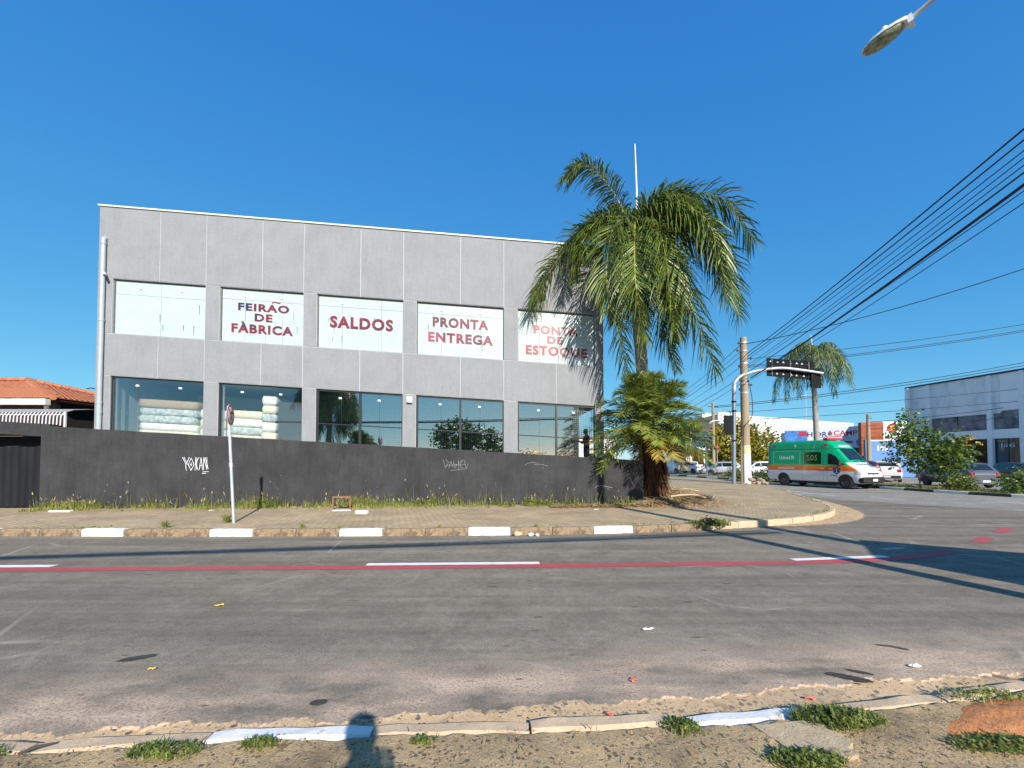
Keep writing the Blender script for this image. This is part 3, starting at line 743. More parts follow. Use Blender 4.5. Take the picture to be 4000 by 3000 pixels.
for a, b in ((-14.84, -14.6), (-18.1, -14.84), (-18.5, -18.1), (-24, -18.5)):
    zl = -0.1 if a in (-14.84, -18.5, -24) else None
    za = zl if zl is not None else wtop(a) - 0.33; zb_ = zl if zl is not None else wtop(b) - 0.33
    mb.add([(a, 0, za), (b, 0, zb_), (b, 0, wt2(b)), (a, 0, wt2(a)), (a, 0.28, za), (b, 0.28, zb_), (b, 0.28, wt2(b)), (a, 0.28, wt2(a))], [(0, 1, 2, 3), (5, 4, 7, 6), (3, 2, 6, 7), (0, 4, 5, 1), (0, 3, 7, 4), (1, 5, 6, 2)])
mb.build('gate_surround', 'wall_charcoal', WL)
mat('graffiti_white', (0.75, 0.76, 0.8), 0.7, 0.1, 8)
mat('graffiti_grey', (0.28, 0.29, 0.31), 0.8, 0.2, 20)
def strokes(name, x0, x1, z0, z1, S, w, m):
    mb = MB(wf); W = x1 - x0; H_ = z1 - z0
    for k, st in enumerate(S):
        P_ = [Vector((x0 + a * W, z0 + b * H_)) for a, b in st]
        for a, b in zip(P_, P_[1:]):
            d = (b - a).normalized(); nn = Vector((-d.y, d.x)) * w; e = d * w * 0.5
            q = [a - nn - e, b - nn * 0.7 + e, b + nn * 0.7 + e, a + nn - e]
            mb.add([(p.x, -0.003 - 0.0004 * k, p.y) for p in q], [(0, 1, 2, 3)])
    return mb.build(name, m, WL)
Sg = [[(0.0, 1.0), (0.14, 0.5)], [(0.26, 1.0), (0.12, 0.45), (0.16, 0.1)], [(0.33, 0.95), (0.22, 0.5), (0.33, 0.1), (0.44, 0.5), (0.33, 0.95)], [(0.29, 0.5), (0.37, 0.5)], [(0.33, 0.62), (0.33, 0.4)],
      [(0.5, 1.0), (0.48, 0.1)], [(0.62, 1.0), (0.5, 0.6), (0.6, 0.1)], [(0.64, 0.15), (0.7, 0.98), (0.77, 0.12)], [(0.66, 0.4), (0.76, 0.42)], [(0.8, 0.15), (0.8, 1.0), (0.93, 0.15), (0.92, 1.0)], [(0.78, 0.0), (1.0, 0.02)], [(0.75, -0.1), (0.9, -0.1)],
      [(0.06, 1.0), (0.2, 0.5)], [(0.55, 0.95), (0.54, 0.15)], [(0.86, 1.0), (0.98, 0.2)]]
strokes('graffiti', -10.63, -9.82, 1.30, 1.77, Sg, 0.008, 'graffiti_white')
S2 = [[(0.0, 0.9), (0.08, 0.3), (0.2, 0.7), (0.1, 0.95)], [(0.22, 0.3), (0.3, 0.8), (0.38, 0.35)], [(0.4, 0.8), (0.44, 0.3), (0.55, 0.55), (0.42, 0.6)], [(0.6, 0.85), (0.62, 0.2)], [(0.6, 0.6), (0.76, 0.9), (0.66, 0.5), (0.8, 0.2)], [(0.82, 0.9), (0.9, 0.3), (1.0, 0.6)], [(0.3, 0.1), (0.95, 0.25)], [(0.1, 0.5), (0.9, 0.55)]]
strokes('graffiti', -2.32, -1.48, 1.28, 1.73, S2, 0.005, 'graffiti_grey')
S3 = [[(0, 0.6), (0.1, 0.9), (0.3, 1.0), (0.6, 0.9)], [(0.4, 0.7), (0.7, 0.75), (1.0, 0.5)], [(0.72, 0.3), (0.8, 0.2)]]
strokes('graffiti', 2.9, 3.5, 0.62, 0.8, S3, 0.008, 'graffiti_grey')
strokes('graffiti', 0.45, 1.25, 1.35, 1.6, S3, 0.005, 'graffiti_grey')
mb = MB(wf); rr = random.Random(8)
for q in range(16):
    x = rr.uniform(-14, 4); zz = rr.uniform(0.25, 1.3); s_ = rr.uniform(0.008, 0.03)
    mb.add([(x - s_, -0.004, zz), (x, -0.004, zz - s_ * rr.uniform(0.5, 2)), (x + s_ * 0.8, -0.004, zz + s_ * 0.3), (x, -0.004, zz + s_)], [(0, 1, 2, 3)])
mb.build('paint_chip', 'graffiti_grey', WL, kind='stuff')
# sheet-metal gate in ribbed panels
mat('gate_metal', (0.014, 0.015, 0.018), 0.75, 0.25, 3, 0.2, 40, stretch=(1, 1, 0.3), spec=0.2)
mat('gate_frame', (0.03, 0.03, 0.033), 0.5, 0.1)
GT = thing('gate', 'black ribbed sheet metal gate in opening of charcoal wall', 'gate', wf(-16.4, 0.2, 0.15), world=True)
x = -18.05
while x < -14.9:
    d = 0.2
    mb = MB(wf); w_ = 0.215
    vs = []
    for z_ in (0.22, 2.12 + 0.02 * math.sin(x * 7)):
        vs += [(x, d, z_), (x + 0.02, d - 0.035, z_), (x + w_ * 0.5, d - 0.055, z_), (x + w_ - 0.03, d - 0.035, z_), (x + w_, d, z_), (x + w_, d + 0.01, z_), (x, d + 0.01, z_)]
    mb.add(vs, [(k, (k + 1) % 7, 7 + (k + 1) % 7, 7 + k) for k in range(7)] + [tuple(range(6, -1, -1)), tuple(range(7, 14))])
    mb.build('gate_panel', 'gate_metal', GT); x += w_ + 0.006
for z_ in (0.17, 1.95): MB(wf).box(-18.08, -14.86, 0.24, 0.28, z_, z_ + 0.08).build('gate_rail', 'gate_frame', GT)

PB = thing('gate_shade_box', 'added dark box shading the opening behind the black gate', 'shade box', wf(-16.4, 1.6, 0), world=True)  # dark enclosure added behind the gate so its opening stays black
MB(wf).box(-19.5, -14.7, 1.5, 1.6, 0, 2.5).build('shade_box_wall', 'interior_dark', PB); MB(wf).box(-19.5, -14.7, 0.3, 1.6, 2.52, 2.6).build('shade_box_roof', 'interior_dark', PB); MB(wf).box(-14.7, -14.62, 0.3, 1.6, 0, 2.6).build('shade_box_side', 'interior_dark', PB)
# ------------------------------------------------------------------ neighbour house with tiled hip roof
mat('roof_tile', (0.42, 0.15, 0.075), 0.85, 0.2, 3, 0.4, 40, island=0.16, dirt=(0.30, 0.11, 0.042), dscale=3)
mat('house_white', (0.72, 0.70, 0.66), 0.85, 0.08, 2, dirt=(0.4, 0.36, 0.32), dscale=2)
mat('house_brown', (0.16, 0.13, 0.11), 0.9, 0.2, 5, 0.5, 50)
mat('shade_black', (0.012, 0.011, 0.012), 0.95, 0.2)  # near-black colour stands in for shade beside the house
mat('awning_white', (0.6, 0.6, 0.59), 0.5, 0.06, 4)
mat('awning_dark', (0.03, 0.022, 0.022), 0.5, 0.2, 4)
mat('awning_red', (0.07, 0.02, 0.022), 0.6, 0.2, 4)
HS = thing('tiled_house', 'low house with orange tiled hip roof beside the grey building', 'house', (-26, 22, 0), world=True)
E1, E2, E4, A1, A2 = Vector((-38, 20, 4.6)), Vector((-21.8, 20, 4.6)), Vector((-21.8, 31, 4.6)), Vector((-36, 25.5, 6.5)), Vector((-29.4, 25.5, 6.5))
mb = MB(); mb.add([tuple(p - Vector((0, 0, 0.06))) for p in (E1, E2, A2, A1)], [(0, 1, 2, 3)]); mb.add([tuple(p - Vector((0, 0, 0.06))) for p in (E2, E4, A2)], [(0, 1, 2)])
mb.add([(-38, 31, 4.54), tuple(A1 - Vector((0, 0, .06))), tuple(A2 - Vector((0, 0, .06))), (-21.8, 31, 4.54)], [(0, 1, 2, 3)])
roof = mb.build('roof', 'roof_tile', HS)
tm = None
def tile_mesh():
    mb = MB(); vs = []; n = 6; Lh = 0.44; w = 0.26
    for x, lift in ((0, 0.035), (Lh, 0.0)):
        for k in range(n + 1):
            a = math.pi * k / n
            vs.append((x, -w / 2 * math.cos(a), lift + 0.075 * math.sin(a)))
    mb.add(vs, [(k, k + 1, n + 2 + k, n + 1 + k) for k in range(n)] , True)
    mb.add([vs[k] for k in range(n + 1)], [tuple(range(n + 1))])
    me_o = mb.build('roof_tile', 'roof_tile', None); me = me_o.data; bpy.data.objects.remove(me_o); return me
tm = tile_mesh(); cnt = 0
def tiles(eave0, ed, up, nup, width_at, xr, maxn):
    """rows of half-round tiles climbing the slope from the eave"""
    global cnt
    nrm = ed.cross(up).normalized(); nrm = nrm if nrm.z > 0 else -nrm
    M = Matrix((up, ed if up.cross(ed).dot(nrm) > 0 else -ed, nrm)).transposed().to_4x4()
    for i in range(nup):
        a0, a1 = width_at(i * 0.37)
        s = math.ceil(max(a0, xr[0]) / 0.27) * 0.27
        while s < min(a1, xr[1]):
            p = eave0 + ed * s + up * (i * 0.37)
            if cnt < 300:
                o = link('roof_tile', tm, HS); o.matrix_basis = Matrix.Translation(p + nrm * rr.uniform(0, 0.01)) @ M; cnt += 1
            else: rest.append(Matrix.Translation(p) @ M)
            s += 0.27
rest = []
upR = (Vector((-29.4, 25.5, 6.5)) - Vector((-21.8, 25.5, 4.6))); LR = upR.length; upR.normalize()
tiles(Vector((-21.8, 20, 4.6)), Vector((0, 1, 0)), upR, int(LR / 0.37), lambda h: (5.5 * h / LR + 0.1, 11 - 5.5 * h / LR), (0, 4.6), 220)
upF = (Vector((-29.4, 25.5, 6.5)) - Vector((-29.4, 20, 4.6))); LF = upF.length; upF.normalize()
tiles(Vector((-21.8, 20, 4.6)), Vector((-1, 0, 0)), upF, int(LF / 0.37), lambda h: (7.6 * h / LF + 0.1, 14), (0, 6.8), 300)
mb = MB(); tv = [tuple(v.co) for v in tm.vertices]; tf = [tuple(p.vertices) for p in tm.polygons]
for Mx in rest: mb.add([tuple(Mx @ Vector(v)) for v in tv], tf, True)
if rest: mb.build('roof_tile_rest', 'roof_tile', HS, kind='stuff')
for a, b in ((E2, A2), (A1, A2), (E4, A2)):
    mb = MB(); k = int((b - a).length / 0.36)
    for i in range(k):
        p = a.lerp(b, i / k); q = a.lerp(b, (i + 1.15) / k); mb.tube([p + Vector((0, 0, 0.05)), q + Vector((0, 0, 0.07))], [0.13, 0.1], 8)
    mb.build('ridge_cap', 'roof_tile', HS)
MB().box(-38, -21.9, 19.75, 19.98, 4.28, 4.56).build('fascia', 'house_white', HS)
MB().box(-38, -22.3, 20.6, 20.8, 0, 4.45).build('front_wall', 'house_brown', HS)
MB().box(-22.5, -22.3, 20.8, 31, 0, 4.5).build('side_wall', 'shade_black', HS)  # passage shade under the eave put into the wall colour
MB().box(-22.3, -16.9, 24.5, 24.7, 0, 4.4).build('rear_screen_wall', 'shade_black', HS)  # gap closed in the same painted shade
MB().tube([(-22.0, 19.9, 4.3), (-22.0, 19.95, 3.9), (-22.15, 20.5, 3.7), (-22.2, 20.55, 2.0)], 0.1, 10).build('rain_pipe', 'house_brown', HS)
AW = thing('striped_awning', 'black and white striped slat awning over the neighbour porch', 'awning', (-21, 18.6, 2.6), world=True)
for k in range(26):
    x = -23.2 + k * 0.155; w = 0.058 if True else 0
    prof = [(19.9, 4.02), (19.2, 3.98), (18.5, 3.88), (18.15, 3.74), (18.02, 3.55), (18.0, 3.15)]
    for dx, m_, dz in ((0, 'awning_white', 0.012), (0.06, 'awning_dark' if k % 3 else 'awning_red', 0.0)):
        vs = []
        for (y, z_) in prof:
            w = 0.058 if dx == 0 else 0.093
            vs += [(x + dx, y, z_ + dz), (x + dx + w, y, z_ + dz), (x + dx + w, y + 0.012, z_ + dz - 0.02), (x + dx, y + 0.012, z_ + dz - 0.02)]
        n = len(prof)
        MB().add(vs, [(i * 4 + a, i * 4 + (a + 1) % 4, i * 4 + 4 + (a + 1) % 4, i * 4 + 4 + a) for i in range(n - 1) for a in range(4)]).build('slat', m_, AW)
mb = MB(); mb.tube([(-23.3, 18.05, 3.62), (-19.1, 18.05, 3.62)], 0.015, 6); mb.tube([(-23.3, 18.05, 3.35), (-19.1, 18.05, 3.35)], 0.015, 6)
mb.box(-19.15, -19.08, 18.0, 18.06, 2.4, 3.75)
mb.build('awning_frame', 'house_white', AW)
# distant fragment over the tiled roof
FB_ = thing('distant_white_tank', 'tiny white water tank and antenna far behind the tiled roof', 'water tank', (-41, 42, 0), world=True)
MB().box(-41.9, -40.3, 42, 44, 0, 8.2).build('tank', 'house_white', FB_)
mb = MB(); mb.tube([(-41.2, 42, 8.2), (-41.2, 42, 9.0)], 0.03, 5); mb.tube([(-42.4, 42, 8.75), (-40, 42, 8.7)], 0.03, 5)
for q in (-42.2, -41.6, -40.6, -40.2): mb.tube([(q, 41.7, 8.72), (q, 42.3, 8.95)], 0.03, 5)
mb.build('antenna', 'frame_dark', FB_)
# ------------------------------------------------------------------ vegetation
mat('leaf_royal', (0.06, 0.12, 0.02), 0.4, 0.35, 2.5, col2=(0.15, 0.19, 0.03), island=0.4, trans=0.2)
mat('leaf_phoenix', (0.12, 0.20, 0.04), 0.45, 0.3, 2.0, col2=(0.27, 0.32, 0.06), island=0.4, trans=0.28)
mat('leaf_yellow', (0.45, 0.27, 0.03), 0.5, 0.3, 3.0, col2=(0.35, 0.3, 0.04), island=0.3, trans=0.25)
mat('leaf_queen', (0.075, 0.13, 0.04), 0.5, 0.3, 2.0, col2=(0.11, 0.17, 0.05), island=0.35, trans=0.25)
mat('leaf_bush', (0.085, 0.14, 0.018), 0.5, 0.4, 0.55, col2=(0.42, 0.33, 0.03), island=0.4, trans=0.3)
mat('leaf_dark', (0.05, 0.095, 0.018), 0.45, 0.35, 1.0, col2=(0.13, 0.19, 0.03), island=0.4, trans=0.3)
mat('leaf_weed', (0.085, 0.14, 0.022), 0.55, 0.4, 5.0, col2=(0.20, 0.23, 0.05), island=0.35, trans=0.3)
mat('grass_green', (0.17, 0.23, 0.04), 0.6, 0.3, 1.5, col2=(0.34, 0.33, 0.09), island=0.35, trans=0.3)
mat('grass_dry', (0.45, 0.34, 0.16), 0.7, 0.25, 2.0, col2=(0.55, 0.45, 0.24), island=0.35, trans=0.25)
mat('straw_brown', (0.30, 0.15, 0.06), 0.8, 0.3, 3.0, col2=(0.46, 0.27, 0.12), island=0.35)
mat('palm_trunk', (0.34, 0.32, 0.28), 0.9, 0.2, 6, 0.5, 30, stretch=(1, 1, 3), dirt=(0.2, 0.17, 0.14), dscale=4)
mat('crownshaft', (0.22, 0.26, 0.10), 0.5, 0.2, 3)
mat('palm_rib', (0.38, 0.34, 0.07), 0.5, 0.2, 4)
mat('spear', (0.68, 0.63, 0.42), 0.6, 0.1, 3)
mat('fibre_brown', (0.085, 0.034, 0.013), 0.95, 0.4, 14, 0.9, 40, stretch=(1, 1, 0.3))
mat('bark', (0.16, 0.12, 0.09), 0.9, 0.3, 8, 0.8, 30)

def leaflet(mb, p, d, w, l, droop, wid, fold=0.5):
    """a narrow leaf strip: base p, direction d, width axis w"""
    q1 = p + d * (l * 0.45) + Vector((0, 0, -droop * l * 0.12)); q2 = p + d * (l * 0.82) + Vector((0, 0, -droop * l * 0.45)); q3 = p + d * l * 0.98 + Vector((0, 0, -droop * l * 0.8))
    a = w * wid
    mb.add([tuple(p - a * 0.5), tuple(p + a * 0.5), tuple(q1 - a), tuple(q1 + a), tuple(q2 - a * 0.6), tuple(q2 + a * 0.6), tuple(q3)], [(0, 1, 3, 2), (2, 3, 5, 4), (4, 5, 6)])
def frond(pts, L, n, droop, wid, lift=0.5, fwd=0.55, seed=0, rib=0.03, start=0.1, tipk=0.4, samples=30):
    r_ = random.Random(seed)
    c = catmull(pts, samples); leaves = MB(); ribm = MB()
    ribm.tube(c, [rib * (1 - 0.85 * i / samples) for i in range(samples + 1)], 6, False)
    for i in range(n):
        t = start + (1 - start) * (i + r_.random() * 0.6) / n; t = min(t, 0.995)
        x = t * samples; k = min(int(x), samples - 1); p = c[k].lerp(c[k + 1], x - k)
        T = (c[k + 1] - c[k]).normalized(); S = T.cross(Vector((0, 0, 1)))
        if S.length < 0.05: S = Vector((1, 0, 0))
        S.normalize(); U = S.cross(T).normalized()
        e = (t - start) / (1 - start)
        prof = min(1.0, 0.45 + 2.2 * e) * (1.0 if e < 0.6 else 1.0 - (1 - tipk) * ((e - 0.6) / 0.4) ** 1.3)
        for s in (-1, 1):
            l = L * prof * r_.uniform(0.85, 1.1)
            d = (S * s * (0.85 + r_.uniform(-0.1, 0.1)) + T * (fwd + 0.5 * e * e + r_.uniform(-0.12, 0.12)) + U * (lift * r_.uniform(-0.7, 1.0))).normalized()
            w = (T - d * T.dot(d))
            if w.length < 0.05: w = U.copy()
            w = (w.normalized() + U * r_.uniform(-0.5, 0.5)).normalized()
            leaflet(leaves, p, d, w, l, droop * r_.uniform(0.7, 1.3), wid)
    return leaves, ribm
def palm(name, label, base, trunk, fronds, leafm, shaft=None, spear=None, group=None, ribm='palm_rib', L=0.75, n=90, droop=0.9, wid=0.02, lift=0.6, trunk_m='palm_trunk', rib=0.035):
    T = thing(name, label, 'palm tree', base, group=group, world=True)
    tb = MB(); pts = catmull([p for p, r in trunk], 40); rs = np.interp(np.linspace(0, 1, 41), np.linspace(0, 1, len(trunk)), [r for p, r in trunk])
    tb.tube(pts, [r * (1 + 0.035 * (i % 2)) for i, r in enumerate(rs)], 14); tb.build('trunk', trunk_m, T)
    if shaft: MB().tube(catmull([p for p, r in shaft], 12), list(np.interp(np.linspace(0, 1, 13), np.linspace(0, 1, len(shaft)), [r for p, r in shaft])), 12).build('crownshaft', 'crownshaft', T)
    for k, f in enumerate(fronds):
        kw = dict(L=L, n=n, droop=droop, wid=wid, lift=lift, seed=k + 11, rib=rib); kw.update(f[1])
        m_ = kw.pop('m', leafm)
        lv, rb = frond(f[0], **kw)
        o = lv.build('frond', m_, T); rb.build('rib', ribm, o)
    if spear: MB().tube(spear, [0.05, 0.045, 0.025], 8).build('spear_leaf', 'spear', T)
    return T
# royal palm at the building corner
C = Vector((5.05, 17.45, 10.6))
def q(dx, dy, dz): return C + Vector((dx * 1.1, dy, dz * 1.1))
F_ = [([q(0, 0, 0), q(-0.45, -0.1, 1.5), q(-1.25, -0.3, 2.55), q(-2.05, -0.5, 2.85), q(-2.75, -0.6, 2.2)], dict(lift=0.8, L=1.0)),
      ([q(0, 0, 0), q(0.5, -0.1, 1.0), q(1.6, -0.4, 1.65), q(3.1, -0.9, 1.35), q(4.0, -1.2, -0.35)], dict(L=1.35)),
      ([q(0, 0, 0), q(-0.8, 0.0, 0.65), q(-2.1, 0.05, 0.4), q(-3.2, 0.05, -1.0), q(-3.75, 0.0, -2.2)], dict(L=1.4)),
      ([q(0, 0, 0), q(-0.15, -0.9, 0.5), q(-0.35, -1.6, -0.6), q(-0.4, -1.9, -2.2), q(-0.15, -2.0, -4.2)], dict(L=1.3)),
      ([q(0, 0, 0), q(0.5, -0.8, 0.4), q(1.05, -1.5, -0.9), q(1.5, -1.8, -2.8), q(2.2, -2.0, -5.1)], dict(L=1.4)),
      ([q(0, 0, 0), q(1.1, -0.2, 0.6), q(2.3, -0.5, 0.3), q(3.2, -0.8, -1.0), q(3.55, -0.9, -2.9)], dict(L=1.35)),
      ([q(0, 0, 0), q(-0.6, -0.5, 0.0), q(-0.85, -0.7, -1.5), q(-0.7, -0.7, -3.3), q(-0.3, -0.6, -5.5)], dict(L=0.95, m='leaf_phoenix')),
      ([q(0, 0, 0), q(0.3, 0.9, 0.4), q(0.6, 1.5, -0.8), q(0.75, 1.6, -2.8)], dict(L=1.3)),
      ([q(0, 0, 0), q(0.4, 0.3, 1.0), q(1.1, 0.5, 1.75), q(2.0, 0.8, 2.1), q(2.7, 1.0, 1.6)], dict(L=1.0)),
      ([q(0, 0, 0), q(-0.7, 0.1, 0.9), q(-1.6, 0.1, 1.0), q(-2.5, 0.1, 0.1)], dict(L=1.0)),
      ([q(0, 0, 0), q(0.9, 1.0, 0.7), q(1.9, 1.8, 0.1), q(2.6, 2.3, -1.6)], dict(L=1.3)),
      ([q(0, 0, 0), q(0.2, -0.5, 0.9), q(0.9, -1.3, 1.0), q(1.8, -2.2, 0.0), q(2.2, -2.7, -1.6)], dict(L=1.35)),
      ([q(0, 0, 0), q(0.0, 0.1, 0.8), q(-0.15, 0.4, 1.6), q(-0.6, 0.9, 2.1)], dict(L=0.75)),
      ([q(0, 0, 0), q(0.7, -0.1, -0.3), q(1.2, -0.2, -1.8), q(1.4, -0.2, -3.8)], dict(L=1.0)),
      ([q(0, 0, 0), q(-0.3, -0.8, 0.6), q(-1.0, -1.3, 0.1), q(-1.3, -1.5, -1.4), q(-1.25, -1.6, -2.9)], dict(L=1.3)),
      ([q(0, 0, 0), q(0.6, -0.6, 0.7), q(1.7, -1.2, 0.5), q(2.5, -1.6, -0.9), q(2.7, -1.8, -2.6)], dict(L=1.4)),
      ([q(0, 0, 0), q(0.1, 0.5, 0.5), q(-0.3, 1.0, -0.6), q(-0.4, 1.2, -2.5)], dict(L=1.0)),
      ([q(0, 0, 0), q(0.9, 0.4, -0.1), q(1.7, 0.6, -1.2), q(2.0, 0.7, -3.2)], dict(L=1.0)),
      ([q(0, 0, 0), q(0.3, -0.9, 0.5), q(0.55, -1.7, -0.5), q(0.7, -2.0, -2.2), q(0.8, -2.1, -3.8)], dict(L=1.2)),
      ([q(0, 0, 0), q(0.8, 0.0, 0.8), q(1.9, 0.0, 1.1), q(3.0, -0.1, 0.3), q(3.6, -0.2, -1.3)], dict(L=1.2)),
      ([q(0, 0, 0), q(0.5, 0.2, 0.2), q(1.0, 0.3, -1.2), q(1.2, 0.3, -3.0), q(1.7, 0.2, -4.6)], dict(L=1.1)),
      ([q(0, 0, 0), q(-0.4, -0.3, 0.8), q(-1.3, -0.4, 0.9), q(-2.0, -0.5, -0.1), q(-2.3, -0.5, -1.4)], dict(L=1.1)),
      ([q(0, 0, 0), q(0.2, -0.3, 1.0), q(0.7, -0.6, 1.6), q(1.5, -1.0, 1.5), q(2.2, -1.3, 0.6)], dict(L=1.0))]
palm('royal_palm', 'tall royal palm with drooping fronds at the corner of the grey building', (5.6, 17.45, 0.15),
     [((5.6, 17.45, 0.1), 0.36), ((5.53, 17.45, 2.6), 0.28), ((5.44, 17.45, 4.9), 0.24), ((5.26, 17.45, 7.6), 0.26)], F_, 'leaf_royal',
     shaft=[((5.26, 17.45, 7.4), 0.23), ((5.2, 17.45, 8.5), 0.2), ((5.08, 17.45, 10.2), 0.13), ((5.05, 17.45, 10.9), 0.06)], spear=[q(0.15, 0, 0.4), q(0.17, 0, 2.2), q(0.12, 0, 4.0)], n=170, L=1.1, wid=0.025, droop=0.75, lift=0.85)
# feathery date palm in front of it
C2 = Vector((4.86, 15.15, 3.0)); fr_ = []; rr = random.Random(21)
for k in range(150):
    az = rr.uniform(0, 2 * math.pi); tier = k / 150.0
    el = R(84 - 104 * tier ** 0.85 + rr.uniform(-8, 8))
    L_ = rr.uniform(1.85, 2.35)
    d = Vector((math.cos(az) * math.cos(el), math.sin(az) * math.cos(el), math.sin(el)))
    if d.y > 0.45: d.y *= 0.6
    p0 = C2 + Vector((0, 0, 0.25 - 0.7 * tier)); p1 = p0 + d * L_ * 0.4; p2 = p0 + d * L_ * 0.75 + Vector((0, 0, -0.12 * L_)); p3 = p0 + d * L_ * 0.98 + Vector((0, 0, -0.3 * L_))
    low = tier > 0.86
    fr_.append(([p0, p1, p2, p3], dict(m='leaf_yellow' if (low and d.x > -0.2) else ('leaf_phoenix'))))
palm('date_palm', 'short feathery date palm with yellowing lower fronds in front of the royal palm', (5.05, 15.15, 0.15), [((5.15, 15.15, 0.1), 0.42), ((5.1, 15.15, 0.8), 0.34), ((5.0, 15.15, 1.8), 0.3), ((4.95, 15.15, 2.9), 0.3)], fr_, 'leaf_phoenix', n=46, L=0.5, droop=0.12, wid=0.014, lift=0.5, trunk_m='fibre_brown', rib=0.016)
# skirt of dead fronds round its foot
mb = MB(); rr = random.Random(4)
for k in range(700):
    a = rr.uniform(0, 2 * math.pi); z0 = rr.uniform(0.6, 2.0); r0 = 0.3; ln = rr.uniform(0.4, 0.9)
    p = Vector((5.1 + r0 * math.cos(a), 15.15 + r0 * math.sin(a), z0)); d = Vector((math.cos(a) * 0.35, math.sin(a) * 0.35, -1)).normalized()
    leaflet(mb, p, d, Vector((-math.sin(a), math.cos(a), 0)), ln, 0.1, 0.018)
o = mb.build('dead_frond_skirt', 'fibre_brown', bpy.data.objects['date_palm'], kind='stuff')

# queen palm on the median far right
C3 = Vector((22.9, 32, 9.3)); fr_ = []; rr = random.Random(31)
for k in range(26):
    az = 2 * math.pi * (k * 0.382) ; el = R(rr.uniform(-15, 75) if k > 6 else rr.uniform(40, 80)); L_ = rr.uniform(2.4, 3.0)
    d = Vector((math.cos(az) * math.cos(el), math.sin(az) * math.cos(el), math.sin(el)))
    hz = Vector((math.cos(az), math.sin(az), 0))
    fr_.append(([C3, C3 + d * L_ * 0.45, C3 + d * L_ * 0.6 + hz * L_ * 0.25 + Vector((0, 0, -0.25 * L_)), C3 + d * L_ * 0.6 + hz * L_ * 0.42 + Vector((0, 0, -1.0 * L_))], {}))
palm('queen_palm', 'slender distant palm with drooping plumes behind the traffic mast', (23.2, 32, 0.1), [((23.2, 32, 0.1), 0.24), ((23.1, 32, 3.5), 0.19), ((22.95, 32, 8.0), 0.16), ((22.9, 32, 9.3), 0.12)], fr_, 'leaf_queen', n=60, L=0.6, droop=1.6, wid=0.022, lift=0.7, spear=[C3, C3 + Vector((0, 0, 1.0)), C3 + Vector((-0.1, 0, 1.9))], rib=0.03)

def leafcloud(centres, n, size, seed, aspect=0.45, droop=0.2):
    """leaf clumps: every leaf is a small folded quad, gathered in twigs through the crown volume"""
    r_ = random.Random(seed); mb = MB()
    tot = sum(c[3] * c[4] * c[5] for c in centres)
    for (cx, cy, cz, rx, ry, rz) in centres:
        m_ = int(n * rx * ry * rz / tot) // 7 + 1
        for k in range(m_):
            u = Vector((r_.gauss(0, 1), r_.gauss(0, 1), r_.gauss(0, 1))).normalized() * (r_.uniform(0.35, 1.0) ** 0.5)
            c = Vector((cx + u.x * rx, cy + u.y * ry, cz + u.z * rz)); ax = Vector((u.x + r_.uniform(-.5, .5), u.y + r_.uniform(-.5, .5), u.z * 0.6 + r_.uniform(-.4, .5))).normalized()
            for j in range(7):
                p = c + ax * (j * size * 0.5) ; d = (ax * 0.5 + Vector((r_.uniform(-1, 1), r_.uniform(-1, 1), r_.uniform(-0.8, 0.6)))).normalized()
                s = size * r_.uniform(0.6, 1.2); w = d.cross(Vector((r_.uniform(-1, 1), r_.uniform(-1, 1), r_.uniform(-1, 1)))).normalized() * s * aspect
                e = p + d * s + Vector((0, 0, -droop * s)); mid = (p + e) / 2
                mb.add([tuple(p), tuple(mid + w), tuple(e), tuple(mid - w)], [(0, 1, 2, 3)])
    return mb
def tree(name, label, base, stems, crowns, n, size, m, seed, group=None, cat='tree', barkm='bark', aspect=0.45):
    T = thing(name, label, cat, base, group=group, world=True)
    tb = MB()
    for pts, r0, r1 in stems:
        c = catmull(pts, 10); tb.tube(c, [r0 + (r1 - r0) * i / 10 for i in range(11)], 7)
    tb.build('trunk', barkm, T)
    leafcloud(crowns, n, size, seed, aspect).build('crown', m, T)
    return T
bk = 48 / 38
def far(p): return (p[0] * bk, p[1] * bk, (p[2] - 1.7) * bk + 1.7 if p[2] > 0.2 else 0.0)
tree('bushy_tree', 'bushy yellow green tree behind the concrete utility pole', far((20.6, 38, 0.1)), [([far(p) for p in pts], r0 * bk, r1 * bk) for pts, r0, r1 in (([(20.6, 38, 0), (20.6, 38, 1.5), (20.0, 38, 3.5)], 0.16, 0.05), ([(20.6, 38, 1.2), (21.6, 38, 2.6), (22.4, 37.8, 3.8)], 0.1, 0.03), ([(20.6, 38, 1.0), (19.4, 38, 2.2), (18.9, 38, 3.4)], 0.1, 0.03))],
     [(*far(c[:3]), c[3] * bk, c[4], c[5] * bk) for c in ((20.2, 38, 3.1, 1.9, 1.6, 1.6), (18.9, 38, 3.2, 1.1, 1.2, 1.5), (22.2, 38, 3.0, 1.4, 1.3, 1.3), (23.2, 38, 2.7, 0.9, 1, 0.9), (19.6, 38, 1.8, 1.4, 1.2, 1.0), (21.4, 37.6, 1.6, 1.6, 1.2, 1.1), (20.5, 38, 4.4, 1.2, 1, 0.7), (23.0, 38, 1.5, 0.8, 1, 1.0))], 8000, 0.32, 'leaf_bush', 5)
